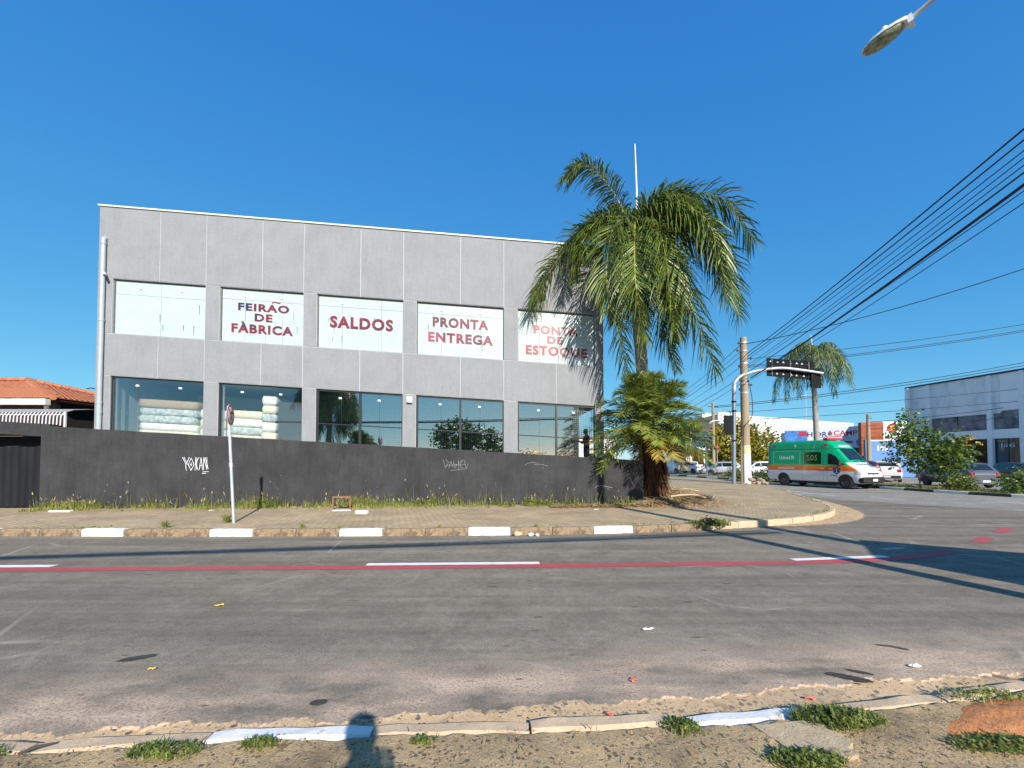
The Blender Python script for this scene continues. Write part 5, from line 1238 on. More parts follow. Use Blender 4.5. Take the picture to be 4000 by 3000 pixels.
# kiosk out of frame that throws the broad shadow on the road at right
KI = thing('newsstand', 'blue metal newsstand kiosk on the near pavement at right, seen by its shadow', 'kiosk', (9.6, 2.6, 0.05), -0.58)
mat('kiosk_blue', (0.12, 0.2, 0.33), 0.5, 0.1, 2)
MB().box(-0.9, 2.2, -1.2, 0.6, 0, 2.75).build('cabin', 'kiosk_blue', KI); MB().box(-1.0, 2.3, -1.3, 0.75, 2.752, 2.9).build('roof', 'galvanised', KI); MB().box(-0.6, 1.9, 0.602, 0.63, 0.1, 2.3).build('shutter', 'galvanised', KI)
# second utility pole out of frame at right
UP2 = thing('utility_pole', 'concrete utility pole out of frame at right where the crossing cables end', 'utility pole', (9.6, 1.4, 0.05), world=True)
MB().tube([(9.6, 1.4, 0), (9.6, 1.4, 10)], [0.22, 0.14], 14).build('shaft', 'concrete_pole', UP2)

# lesser poles of the avenue
def lampost(base, h, arm, lb, r=0.07):
    T = thing('street_lamp', lb, 'street lamp', base, world=True); b = Vector(base)
    MB().tube([b, b + Vector((0, 0, h))], [r, r * 0.8], 10).build('pole', 'galvanised', T)
    MB().tube(catmull([b + Vector((0, 0, h - 0.05)), b + Vector((arm * 0.25, 0, h + abs(arm) * 0.28)), b + Vector((arm * 0.55, 0, h + abs(arm) * 0.38)), b + Vector((arm, 0, h + abs(arm) * 0.38))], 14), r * 0.7, 8).build('arm', 'galvanised', T)
    lamp_head(T, b + Vector((arm * 1.3, 0, h + abs(arm) * 0.36)), b + Vector((arm * 0.98, 0, h + abs(arm) * 0.38)))
lampost((19.35, 42, 0.05), 4.9, 1.6, 'slim pale street lamp pole in front of the parked white and silver cars', 0.1)
P3 = thing('utility_pole', 'thin far concrete utility pole beside the bushy tree', 'utility pole', (21.95, 46, 0), world=True)
MB().tube([(21.95, 46, 0), (21.95, 46, 7.9)], [0.2, 0.13], 10).build('shaft', 'concrete_pole', P3)
MB().tube([(21.4, 46, 7.5), (22.5, 46, 7.5)], 0.05, 6).build('crossarm', 'insulator', P3)
P4 = thing('utility_pole', 'far concrete utility pole in front of the brown brick wall', 'utility pole', (33.8, 40, 0), world=True)
MB().tube([(33.8, 40, 0), (33.8, 40, 6.0)], [0.2, 0.14], 10).build('shaft', 'concrete_pole', P4)
MB().tube([(33.55, 39.9, 5.6), (34.05, 39.9, 5.6)], 0.04, 6).build('crossarm', 'insulator', P4)
AT = thing('television_antenna', 'thin television antenna far behind the ambulance', 'antenna', (40.5, 58, 0), world=True)
mb = MB(); mb.tube([(40.5, 58, 5), (40.5, 58, 11.2)], 0.035, 5); mb.build('mast', 'galvanised', AT); MB().tube([(39.5, 58, 10.5), (41.9, 58, 10.6)], 0.03, 5).build('boom', 'galvanised', AT)
nbp = thing('notice_board', 'small round red and white notice on the far utility pole', 'sign', (22.15, 45.7, 0), world=True)
MB().lathe((22.2, 45.65, 3.0), (0, -1, 0), [(0, 0), (0.22, 0), (0.22, 0.02), (0, 0.02)], 18).build('disc', 'sign_red', nbp); MB().tube([(22.2, 45.72, 0), (22.2, 45.72, 3.3)], 0.03, 6).build('post', 'galvanised', nbp)

# ------------------------------------------------------------------ overhead cables, each its own object
NC = [0]
def cable(a, b, sag, r, lb, grp='overhead cables'):
    a, b = Vector(a), Vector(b); n = 24
    pts = [a.lerp(b, i / n) - Vector((0, 0, 4 * sag * (i / n) * (1 - i / n))) for i in range(n + 1)]
    mid = (a + b) / 2
    mb = MB(); mb.tube([p - a for p in pts], r, 6); o = mb.build('overhead_cable', 'cable_black'); o.location = a
    NC[0] += 1
    return tag(o, lb, 'cable', grp)
def cross(z_p, z_mid, r, lb, sag=0.25, dx=0.0):
    # from the concrete pole toward the out-of-frame pole; z_mid is the height where it leaves the frame
    a = Vector((15.0 + dx, 27.1, z_p)); e = Vector((9.6, 1.4, 0)); t = 0.70
    zl = z_mid + 4 * sag * t * (1 - t)
    e.z = z_p + (zl - z_p) / t
    cable(a, e, sag, r, lb, 'cables from concrete pole to upper right')
cross(8.55, 8.98, 0.023, 'uppermost thick cable running from concrete pole to upper right', dx=0.2)
cross(8.35, 8.74, 0.02, 'second thick cable from the top running to upper right', dx=0.2)
cross(8.05, 8.46, 0.013, 'thin cable just under the two uppermost ones at upper right')
cross(7.65, 8.30, 0.012, 'fourth cable from the top of the bundle rising to upper right')
cross(7.5, 8.14, 0.012, 'fifth thin cable from the top of the bundle rising to upper right')
cross(7.2, 7.98, 0.02, 'cable running closely above the thickest cable of the bundle')
cross(6.95, 7.80, 0.038, 'thickest black cable of the bundle rising to upper right', dx=0.4)
cross(6.85, 7.58, 0.012, 'thin cable closely below the thickest cable')
cross(6.6, 7.32, 0.012, 'lowest thin cable of the bundle rising to upper right')
cable((15.1, 27.0, 9.15), (27.4, 17.6, 11.8), 0.5, 0.022, 'single cable crossing the bundle and leaving at right edge above all others')
for k, (z0, z1) in enumerate(((8.2, 10.6), (7.75, 10.25), (7.65, 10.15))):
    cable((15.2, 27.1, z0), (38.0, 27.4, z1 + 0.7), 0.25, 0.018, ['upper', 'middle', 'lower'][k] + ' of three parallel cables sloping gently to the right edge past queen palm')
for k, (z0, z1) in enumerate(((7.5, 10.7), (7.35, 10.4))):
    cable((21.95, 46, z0), (52, 34.4, z1 + 0.9), 0.6, 0.03, ['upper', 'lower'][k] + ' of two thick cables from thin far pole to right edge')
for k, (za, zb_) in enumerate(((4.9, 6.2), (5.6, 7.3), (5.25, 6.6), (4.6, 5.6))):
    cable((15.6 if k < 2 else 33.8, 44 if k < 2 else 40, za + (0.6 if k < 2 else 0.0)), (49, 33, zb_ + 0.9), 0.35, 0.022, ['cable passing across the white warehouse to the grey building', 'cable just above the warehouse roof running right', 'cable from brick wall pole across the grey building upper wall', 'lowest cable across the poster band of the grey building'][k])
for k, (z0, xe, ze) in enumerate(((9.1, 21.5, 9.6), (8.7, 21.3, 8.9), (8.35, 21.0, 8.3), (7.7, 20.6, 7.6), (7.0, 20.2, 6.9), (6.6, 19.8, 6.0))):
    cable((14.8, 27.2, z0), (xe, 62, ze), 0.5, 0.02 if k % 2 == 0 else 0.014, ['topmost', 'second', 'third', 'fourth', 'fifth', 'lowest'][k] + ' cable leaving the concrete pole to the left behind royal palm', 'cables from concrete pole to the left')
# cables along the near pavement, over the photographer; their shadow lies on the road
for k, (dz, r_) in enumerate(((0.0, 0.06), (0.15, 0.03))):
    cable((9.6, 0.4, 5.35 + dz), (-24, -3.7 - dz, 5.1 + dz * 0.5), 0.3, r_, ['thick', 'thin'][k] + ' cable along the near pavement overhead, seen by its shadow on the road', 'cables over the near pavement')
# ------------------------------------------------------------------ vehicles
mat('tyre', (0.018, 0.018, 0.019), 0.8, 0.2, 10)
mat('rim_steel', (0.13, 0.135, 0.14), 0.6, 0.15, 6, metal=0.6)
mat('car_glass', (0.012, 0.016, 0.02), 0.06, 0.1, spec=0.8)
mat('car_trim', (0.022, 0.022, 0.024), 0.55, 0.15)
mat('tail_red', (0.45, 0.012, 0.03), 0.25, 0.2, 12)
mat('head_clear', (0.62, 0.62, 0.6), 0.15, 0.2, 10)
mat('plate_white', (0.7, 0.7, 0.7), 0.5, 0.05)
def carpaint(name, col, metal=0.0): return mat(name, col, 0.3, 0.05, 1.0, coat=0.6, metal=metal)
carpaint('car_white', (0.72, 0.72, 0.72)); carpaint('car_silver', (0.42, 0.45, 0.5), 0.4); carpaint('car_grey', (0.10, 0.115, 0.135), 0.3); carpaint('car_navy', (0.025, 0.03, 0.06), 0.2); carpaint('car_black', (0.012, 0.012, 0.014)); carpaint('car_wine', (0.10, 0.012, 0.022), 0.2)
class Body:
    """lofted vehicle body: stations (x, z_low, z_belt, z_top, half_width, top_half_width)"""
    def __init__(s, st): s.st = st; s.xs = [q_[0] for q_ in st]
    def val(s, x, k): return float(np.interp(x, s.xs, [q_[k] for q_ in s.st]))
    def ring(s, x):
        zl, zb, zt, w, wt = [s.val(x, k) for k in range(1, 6)]
        return [(0, zl), (w * 0.86, zl), (w * 0.97, zl + 0.07), (w, zl + (zb - zl) * 0.45), (w * 0.992, zb - 0.06 * (zb - zl)), (w * 0.975, zb), (wt + (w * 0.975 - wt) * 0.12, zb + (zt - zb) * 0.86), (wt * 0.93, zb + (zt - zb) * 0.965), (wt * 0.7, zt), (0, zt + 0.015)]
    def mesh(s, n=60):
        mb = MB(); vs = []; X = sorted(set(list(np.linspace(s.xs[0], s.xs[-1], n)) + s.xs)); m_ = 19
        for x in X:
            h = s.ring(x); full = [(y, z) for y, z in h] + [(-y, z) for y, z in h[-2:0:-1]]; m_ = len(full)
            vs += [(x, y, z) for y, z in full]
        fs = [(i * m_ + j, i * m_ + (j + 1) % m_, (i + 1) * m_ + (j + 1) % m_, (i + 1) * m_ + j) for i in range(len(X) - 1) for j in range(m_)]
        mb.add(vs, fs, True); mb.add(vs[:m_], [tuple(range(m_))]); mb.add(vs[-m_:], [tuple(range(m_ - 1, -1, -1))])
        return mb
    def side(s, x, k, sg, off=0.008):
        r_ = s.ring(x); (y0, z0), (y1, z1) = r_[5], r_[6]
        return (x, sg * (y0 + (y1 - y0) * k + off), z0 + (z1 - z0) * k)
    def low(s, x, z, sg, off=0.008):
        r_ = s.ring(x); pts = r_[1:7]
        y = float(np.interp(z, [p[1] for p in pts], [p[0] for p in pts])); return (x, sg * (y + off), z)
    def top(s, x, f, off=0.008):
        r_ = s.ring(x); y = r_[8][0] * 1.18 * f; yy = abs(y)
        z = float(np.interp(yy, [0, r_[8][0], r_[7][0]], [r_[9][1], r_[8][1], r_[7][1]]))
        return (x, y, z + off)
    def sidepatch(s, xk, sg, n=6):
        # xk: list of (x_low, x_high) bottom and top limits: [(x0,k0),(x1,k0),(x1b,k1),(x0b,k1)]
        (xa, k0), (xb, _), (xc, k1), (xd, _) = xk; mb = MB(); vs = []
        for i in range(n + 1):
            for j in range(4):
                t = i / n; u = j / 3; k = k0 + (k1 - k0) * u; x = (xa + (xd - xa) * u) * (1 - t) + (xb + (xc - xb) * u) * t
                vs.append(s.side(x, k, sg))
        mb.add(vs, [(i * 4 + j, (i + 1) * 4 + j, (i + 1) * 4 + j + 1, i * 4 + j + 1) for i in range(n) for j in range(3)], True); return mb
    def toppatch(s, x0, x1, f0, f1, n=8, m=8, off=0.008):
        mb = MB(); vs = []
        for i in range(n + 1):
            t = i / n; f = f0 + (f1 - f0) * t
            for j in range(m + 1): vs.append(s.top(x0 + (x1 - x0) * t, f * (2 * j / m - 1), off))
        mb.add(vs, [(i * (m + 1) + j, (i + 1) * (m + 1) + j, (i + 1) * (m + 1) + j + 1, i * (m + 1) + j + 1) for i in range(n) for j in range(m)], True); return mb
    def lowpatch(s, x0, x1, z0, z1, sg, n=4, m=2, off=0.008):
        mb = MB(); vs = []
        for i in range(n + 1):
            for j in range(m + 1): vs.append(s.low(x0 + (x1 - x0) * i / n, z0 + (z1 - z0) * j / m, sg, off))
        mb.add(vs, [(i * (m + 1) + j, (i + 1) * (m + 1) + j, (i + 1) * (m + 1) + j + 1, i * (m + 1) + j + 1) for i in range(n) for j in range(m)]); return mb
def wheel(T, x, y, r, w, spokes=10):
    sg = 1 if y > 0 else -1
    mb = MB(); mb.lathe((x, y, r), (0, sg, 0), [(r * 0.6, -w / 2), (r * 0.93, -w / 2), (r, -w / 2 + 0.03), (r, w / 2 - 0.03), (r * 0.93, w / 2), (r * 0.6, w / 2 - 0.01)], 26); o = mb.build('wheel', 'tyre', T)
    rb = MB(); rb.lathe((x, y, r), (0, sg, 0), [(r * 0.6, w / 2 - 0.012), (r * 0.56, w / 2 - 0.04), (r * 0.2, w / 2 - 0.06), (r * 0.18, w / 2 - 0.02), (0, w / 2 - 0.02)], 22)
    for k in range(spokes):
        a = 2 * math.pi * k / spokes; d = Vector((math.cos(a), 0, math.sin(a)))
        rb.obox(Vector((x, y + sg * (w / 2 - 0.03), r)) + d * r * 0.4, d, (0, 1, 0), d.cross(Vector((0, 1, 0))), r * 0.22, 0.014, r * 0.055)
    rb.build('rim', 'rim_steel', o)
def arch(T, b, x, r, sg, m_='car_trim', k_=1.2):
    """dark wheel opening laid on the curved side, in rings so that it follows the body"""
    mb = MB(); n = 18; R1 = r * k_; rings = 5; vs = []
    for j in range(rings + 1):
        for i in range(n + 1):
            a = math.pi * i / n * 1.2 - 0.31; rho = R1 * j / rings
            vs.append(b.low(x + rho * math.cos(a), max(b.val(x, 1) + 0.015, r + rho * math.sin(a)), sg, 0.012))
    mb.add(vs, [(j * (n + 1) + i, (j + 1) * (n + 1) + i, (j + 1) * (n + 1) + i + 1, j * (n + 1) + i + 1) for j in range(rings) for i in range(n)]); mb.build('wheel_arch', m_, T)
def car(label, loc, heading, paintm, style='hatch', L=3.9, W=1.68, H=1.48, group='parked cars'):
    T = thing('car', label, 'car', loc, heading, group)
    w = W / 2; zl = 0.24; b_ = H * 0.6
    if style == 'hatch':
        P_ = [(0, .48, .52, .9), (.012, .56, .6, .96), (.03, .6, .66, .98), (.06, .61, .74, 1), (.14, .62, .955, 1), (.22, .625, .985, 1), (.42, .62, 1.0, 1), (.56, .615, .985, 1), (.63, .61, .94, 1), (.78, .60, .64, 1), (.83, .58, .6, .99), (.95, .5, .52, .95), (.985, .44, .46, .9), (1, .36, .38, .84)]
    else:
        P_ = [(0, .46, .5, .92), (.01, .55, .62, .97), (.025, .6, .7, .99), (.05, .61, .86, 1), (.09, .62, .95, 1), (.16, .625, .99, 1), (.42, .62, 1.0, 1), (.58, .615, .985, 1), (.66, .61, .93, 1), (.78, .61, .66, 1), (.83, .6, .63, .99), (.96, .55, .57, .96), (.99, .47, .49, .92), (1, .38, .4, .86)]
    st = []
    for (x, zb, zt, kw) in P_:
        hh = max(0.0, (zt - zb) / 0.38); st.append(((x - 0.5) * L, zl, zb * H, zt * H, w * kw, w * kw * (0.97 - 0.2 * min(1, hh))))
    b = Body(st); body = b.mesh().build('body', paintm, T)
    X = lambda t: (t - 0.5) * L
    for sg in (-1, 1):
        for q_ in ([(X(.52), .08), (X(.735), .08), (X(.635), .9), (X(.53), .9)], [(X(.28), .08), (X(.505), .08), (X(.515), .9), (X(.27), .9)], [(X(.15), .1), (X(.26), .08), (X(.25), .88), (X(.185), .84)]):
            b.sidepatch(q_, sg).build('side_window', 'car_glass', body)
        for xx in (.175, .80):
            arch(T, b, X(xx), 0.3, sg)
        b.lowpatch(X(.0) + 0.02, X(.055), H * 0.47, H * 0.6, sg).build('tail_light', 'tail_red', T)
        b.lowpatch(X(.9), X(.985), H * 0.38, H * 0.46, sg).build('headlight', 'head_clear', T)
        b.lowpatch(X(.29), X(.69), zl + 0.02, zl + 0.12, sg).build('sill', 'car_trim', T)
        for xx in (.285, .515): b.lowpatch(X(xx), X(xx) + 0.012, zl + 0.14, H * 0.58, sg, 1, 3, 0.003).build('door_gap', 'car_trim', body)
        for xx in (.32, .56): b.lowpatch(X(xx), X(xx) + 0.16, H * 0.54, H * 0.56, sg, 2, 1, 0.02).build('door_handle', 'car_trim', body)
        m_ = b.side(X(.70), .06, sg, 0.1); MB().box(m_[0] - 0.06, m_[0] + 0.06, m_[1] - 0.1, m_[1] + 0.08, m_[2] - 0.02, m_[2] + 0.11).build('mirror', paintm, T)
    b.toppatch(X(.77), X(.645), .95, .92).build('windscreen', 'car_glass', body)
    b.toppatch(X(.042 if style == 'hatch' else .03), X(.125 if style == 'hatch' else .075), .92, .86).build('rear_window', 'car_glass', body)
    for xx in (.175, .80):
        for y in (-w + 0.1, w - 0.1): wheel(T, X(xx), y, 0.3, 0.19)
    x0 = X(0); mb = MB(); mb.cbox(x0 - 0.05, x0 + 0.12, -w * 0.9, w * 0.9, 0.27, 0.5, 0.04); mb.build('rear_bumper', paintm if style == 'hatch' else 'car_trim', T)
    MB().box(x0 - 0.062, x0 - 0.052, -0.2, 0.2, 0.36, 0.47).build('number_plate', 'plate_white', T)
    for sg in (-1, 1):
        MB().cbox(x0 - 0.012, x0 + 0.03, sg * w * 0.78 - 0.11, sg * w * 0.78 + 0.11, H * 0.47, H * 0.6, 0.015).build('tail_light', 'tail_red', T)
    x1 = X(1); MB().cbox(x1 - 0.12, x1 + 0.04, -w * 0.86, w * 0.86, 0.26, 0.46, 0.04).build('front_bumper', paintm, T)
    return T
hd = lambda dx, dy: math.atan2(dy, dx)
car('grey metallic hatchback parked behind the median shrubs, rear to the viewer', (27.9, 26.6, 0.006), hd(0.12, 1), 'car_grey', 'hatch', 3.8, 1.68, 1.52)
car('white and silver estate car parked just right of the ambulance', (29.2, 33.2, 0.006), hd(0.75, 1), 'car_white', 'suv', 4.3, 1.75, 1.6)
car('dark wine coloured hatchback partly hidden by the ambulance nose', (26.8, 33.0, 0.006), hd(0.3, 1), 'car_wine', 'suv', 3.9, 1.7, 1.62)
car('black car parked at the right edge beyond the grey hatchback', (34.0, 28.6, 0.006), hd(0.3, 1), 'car_black', 'hatch', 4.2, 1.75, 1.5)
car('second dark car at the far right edge of the forecourt', (32.4, 24.6, 0.006), hd(0.3, 1), 'car_navy', 'hatch', 4.0, 1.72, 1.45)
car('small white hatchback in the distance by the shopfronts, rear to the viewer', (21.1, 50.5, 0.006), hd(-0.55, 1), 'car_white', 'suv', 3.7, 1.6, 1.5)
car('silver hatchback in the distance beside the concrete pole, facing left', (22.1, 44.6, 0.006), hd(-1, 0.3), 'car_silver', 'hatch', 3.9, 1.7, 1.48)
car('dark blue car parked between the distant white and silver cars', (25.0, 50.5, 0.006), hd(-0.3, 1), 'car_navy', 'suv', 4.2, 1.75, 1.6)
car('white car half hidden behind the pole and bushy tree', (26.0, 44.5, 0.006), hd(-1, 0.2), 'car_white', 'hatch', 4.0, 1.7, 1.5)

# ambulance
m, nt, bs, out = newmat('ambulance_paint')
tc = nt.nodes.new('ShaderNodeTexCoord'); sp = nt.nodes.new('ShaderNodeSeparateXYZ'); nt.links.new(tc.outputs['Object'], sp.inputs[0])
zz = mth(nt, 'MULTIPLY', sp.outputs['Z'], 1 / 3.0)
c = ramp(nt, zz, [(0.0, (0.74, 0.77, 0.82)), (0.92 / 3, (0.74, 0.77, 0.82)), (0.935 / 3, (0.85, 0.19, 0.02)), (1.21 / 3, (0.25, 0.42, 0.02)), (1.265 / 3, (0.0, 0.36, 0.15))], 'CONSTANT')
# bonnet and nose stay white; the orange tapers along the wing
fx = mth(nt, 'ADD', sp.outputs['X'], mth(nt, 'MULTIPLY', mth(nt, 'SUBTRACT', sp.outputs['Z'], 1.0), 1.7))
front = mth(nt, 'MULTIPLY', mth(nt, 'GREATER_THAN', fx, 5.62), mth(nt, 'LESS_THAN', sp.outputs['Z'], 1.40))
c = mixc(nt, front, c, (0.74, 0.75, 0.77))
c = mixc(nt, 1.0, c, ramp(nt, noise(nt, tc.outputs['Object'], 3, 4), [(0.3, 0.93), (0.7, 1.05)]), 'MULTIPLY')
nt.links.new(c, bs.inputs['Base Color']); bs.inputs['Roughness'].default_value = 0.32; bs.inputs['Coat Weight'].default_value = 0.5
mat('amb_green_glass', (0.004, 0.055, 0.025), 0.12, 0.1)
mat('amb_line', (0.02, 0.05, 0.035), 0.5, 0.1)
mat('lime', (0.35, 0.6, 0.05), 0.5, 0.05)
mat('print_white', (0.8, 0.82, 0.82), 0.5, 0.03)
mat('print_blue', (0.02, 0.05, 0.25), 0.5, 0.05)
mat('beacon_red', (0.6, 0.03, 0.05), 0.2, 0.1)
AH = hd(0.36, -0.93)
AM = thing('ambulance', 'green orange and white high roofed ambulance van driving on the avenue', 'ambulance', (18.2, 28.95, 0.006), AH)
AM.scale = (0.96, 1.0, 1.08)
st = [(0.0, .38, 1.25, 2.42, .93, .84), (.05, .36, 1.26, 2.56, .955, .86), (.2, .36, 1.27, 2.62, .975, .88), (1.2, .34, 1.27, 2.66, .98, .88), (3.5, .34, 1.27, 2.66, .98, .88), (3.9, .34, 1.27, 2.60, .98, .87), (4.25, .34, 1.27, 2.38, .98, .85), (4.42, .34, 1.27, 2.20, .98, .82), (5.05, .34, 1.27, 1.52, .97, .82), (5.2, .34, 1.20, 1.34, .965, .86), (5.6, .32, 1.02, 1.10, .95, .85), (5.8, .32, .88, .94, .91, .82), (5.88, .34, .72, .76, .84, .76)]
b = Body(st); body = b.mesh(80).build('body', 'ambulance_paint', AM)
for sg in (-1, 1):
    b.sidepatch([(4.0, .04), (4.98, .04), (4.42, .60), (4.0, .60)], sg).build('cab_window', 'car_glass', body)
    b.sidepatch([(2.55, .04), (3.6, .04), (3.6, .60), (2.55, .60)], sg).build('side_window', 'amb_green_glass', body)
    for xx in (2.42, 3.72, 3.95): b.lowpatch(xx, xx + 0.015, 0.45, 1.9, sg, 1, 6, 0.004).build('door_gap', 'amb_line', body)
    # pressed frame round the blank rear panel
    for q_ in ([(0.42, .02), (2.28, .02), (2.28, .028), (0.42, .028)], [(0.42, .66), (2.28, .66), (2.28, .668), (0.42, .668)], [(0.42, .02), (0.44, .02), (0.44, .66), (0.42, .66)], [(2.26, .02), (2.28, .02), (2.28, .66), (2.26, .66)]):
        b.sidepatch(q_, sg, 4).build('panel_line', 'print_white', body)
    b.lowpatch(0.2, 4.9, 2.14, 2.17, sg, 10, 1, 0.006).build('roof_seam', 'amb_line', body)
    arch(AM, b, 1.15, 0.36, sg); arch(AM, b, 4.98, 0.36, sg)
    for xx in (1.15, 4.98): wheel(AM, xx, sg * 0.86, 0.36, 0.22, 8)
    for xx in (3.62, 4.08): b.lowpatch(xx, xx + 0.16, 1.06, 1.1, sg, 2, 1, 0.02).build('door_handle', 'print_white', body)
    b.lowpatch(5.48, 5.82, 0.78, 0.98, sg, 5, 3).build('headlight', 'head_clear', AM)
    b.lowpatch(0.0, 0.06, 0.95, 1.5, sg).build('tail_light', 'tail_red', AM)
    b.lowpatch(1.6, 4.5, 0.62, 0.66, sg, 8, 1, 0.012).build('rub_strip', 'print_white', body)
    for xx in (0.35, 3.75): b.lowpatch(xx, xx + 0.2, 2.30, 2.42, sg, 2, 2, 0.02).build('side_beacon', 'beacon_red', AM)
    m_ = b.side(4.72, 0.1, sg, 0.1); MB().cbox(m_[0] - 0.06, m_[0] + 0.08, m_[1] - 0.12, m_[1] + 0.1, m_[2] - 0.12, m_[2] + 0.2, 0.03).build('mirror', 'car_trim', AM)
b.toppatch(5.04, 4.46, .98, .94, 10, 10).build('windscreen', 'car_glass', body)
mb = MB()
for y_ in (-0.35, 0.3): mb.obox((5.12, y_, 1.47), (0.3, 1, 0.12), (1, 0, -0.9), (0, 0, 1), 0.3, 0.012, 0.012)
mb.build('wiper', 'car_trim', AM)
MB().cbox(5.60, 5.98, -0.93, 0.93, 0.34, 0.66, 0.06).build('front_bumper', 'car_trim', AM)
mb = MB(); mb.obox((5.86, 0, 0.80), (0, 1, 0), (0.55, 0, 0.85), (0.85, 0, -0.55), 0.48, 0.09, 0.014); gr = mb.build('grille', 'car_trim', AM)
for k in (-0.04, 0.03): MB().obox((5.872 + k * 0.5, 0, 0.806 + k), (0, 1, 0), (0.55, 0, 0.85), (0.85, 0, -0.55), 0.46, 0.008, 0.018).build('grille_bar', 'frame_alu', gr)
mb = MB(); e_c = Vector((5.889, 0, 0.80)); e_n = Vector((0.85, 0, 0.0)).normalized(); mb.lathe(e_c, e_n, [(0.085, 0), (0.085, 0.01), (0.07, 0.01), (0.07, 0)], 18)
for k in range(3):
    a = math.pi / 2 + 2 * math.pi * k / 3; mb.obox(e_c + Vector((0.006, math.cos(a) * 0.04, math.sin(a) * 0.04)), (0, math.cos(a), math.sin(a)), e_n, (0, -math.sin(a), math.cos(a)), 0.04, 0.004, 0.009)
mb.build('emblem', 'frame_alu', AM)
MB().box(5.981, 5.99, -0.21, 0.21, 0.44, 0.56).build('number_plate', 'plate_white', AM)
mb = MB(); mb.box(-0.05, 0.06, -0.9, 0.9, 0.36, 0.5); mb.build('rear_bumper', 'car_trim', AM)
MB().cbox(3.55, 3.85, -0.7, 0.7, 2.655, 2.78, 0.03).build('light_bar', 'beacon_red', AM)
MB().box(0.6, 5.2, -0.6, 0.6, 0.2, 0.36).build('underbody', 'car_trim', AM)
def sidetext(s, x0, x1, z0, z1, m_, bold, parent, off=0.012, sg=-1):
    mb = MB(); text(mb, s, lambda a, q_: b.low(x0 + (x1 - x0) * a, z0 + (z1 - z0) * q_, sg, off) if z1 < 1.27 else (x0 + (x1 - x0) * a, b.side(x0 + (x1 - x0) * a, (z0 + (z1 - z0) * q_ - 1.27) / ((b.val(2, 3) - 1.27) * .86), sg, off)[1], z0 + (z1 - z0) * q_), bold)
    mb.build('lettering', m_, parent)
sidetext('Unimed', 0.85, 1.62, 1.58, 1.80, 'print_white', 0.03, body)
sidetext('n', 1.7, 1.86, 1.6, 1.8, 'print_white', 0.05, body)
sidetext('S.O.S', 2.75, 3.35, 1.52, 1.82, 'lime', 0.0, body, 0.02)
sidetext('AMBULÂNCIA', 0.75, 1.95, 1.01, 1.16, 'print_white', 0.03, body)
sidetext('192', 4.2, 4.55, 0.66, 0.74, 'print_blue', 0.02, body)
mb = MB(); cx, cz = 4.52, 0.98   # six-armed blue star
for k in range(3):
    a = math.pi / 2 + math.pi * k / 3; ux, uz = math.cos(a), math.sin(a); wx, wz = -uz, ux
    q_ = [(cx + ux * i * 0.2 + wx * j * 0.062, cz + uz * i * 0.2 + wz * j * 0.062) for i, j in ((-1, -1), (1, -1), (1, 1), (-1, 1))]
    mb.add([b.low(x_, z_, -1, 0.012 + 0.001 * k) for x_, z_ in q_], [(0, 1, 2, 3)])
star = mb.build('star_emblem', 'print_blue', body)
mb = MB(); mb.add([b.low(cx + i, cz + j, -1, 0.018) for i, j in ((-.012, -.13), (.012, -.13), (.012, .13), (-.012, .13))], [(0, 1, 2, 3)]); mb.build('star_staff', 'print_white', body)
mb = MB(); text(mb, 'AMBULÂNCIA', lambda a, q_: (5.28 + 0.1 * q_, 0.55 - 1.1 * a, b.top(5.28 + 0.1 * q_, 0, 0.02)[2]), 0.02); mb.build('lettering', 'print_blue', body)
mb = MB(); text(mb, 'AMBULÂNCIA', lambda a, q_: (4.40 - 0.14 * q_, -0.5 + 1.0 * a, b.top(4.40 - 0.14 * q_, 0.3, 0.012)[2]), 0.02); mb.build('lettering', 'print_white', body)
mb = MB()
for y0 in (-0.02,):
    for (a0, a1, c0, c1) in ((-.09, .09, -.025, .025), (-.025, .025, -.09, .09)):
        mb.add([b.low(1.95 + a0, 2.36 + c0, -1, 0.015), b.low(1.95 + a1, 2.36 + c0, -1, 0.015), b.low(1.95 + a1, 2.36 + c1, -1, 0.015), b.low(1.95 + a0, 2.36 + c1, -1, 0.015)], [(0, 1, 2, 3)])
mb.build('cross_emblem', 'print_white', body)
# ------------------------------------------------------------------ buildings beyond the avenue
mat('white_render', (0.86, 0.86, 0.85), 0.85, 0.05, 0.6)
mat('grey_render', (0.84, 0.82, 0.80), 0.85, 0.08, 0.7, stretch=(1, 1, 0.3), dirt=(0.48, 0.47, 0.47), dscale=1.2, dpos=(0.48, 0.8))
mat('pale_render', (0.92, 0.90, 0.87), 0.85, 0.06, 0.8)
mat('dark_cladding', (0.035, 0.037, 0.043), 0.6, 0.15, 1)
mat('dark_glass', (0.012, 0.018, 0.018), 0.08, 0.2, 0.8, spec=0.7)
mat('blue_glass', (0.03, 0.14, 0.24), 0.12, 0.2, 0.8, spec=0.7)
mat('brick_brown', (0.33, 0.085, 0.035), 0.85, 0.3, 2.5, 0.5, 30)
mat('gate_blue', (0.10, 0.24, 0.55), 0.6, 0.08, 0.8)
mat('bill_white', (0.62, 0.64, 0.68), 0.6, 0.04, 1)
mat('bill_blue', (0.03, 0.13, 0.42), 0.6, 0.25, 2, col2=(0.07, 0.24, 0.6))
mat('bill_red', (0.45, 0.03, 0.06), 0.6, 0.15, 2)
mat('bill_navy', (0.02, 0.03, 0.16), 0.6, 0.1, 2)
mat('poster_dark', (0.03, 0.035, 0.045), 0.35, 0.5, 1.2, col2=(0.16, 0.17, 0.2), dirt=(0.45, 0.43, 0.42), dscale=1.6, dpos=(0.6, 0.68))
mat('sign_yellow', (0.75, 0.5, 0.05), 0.5, 0.05)
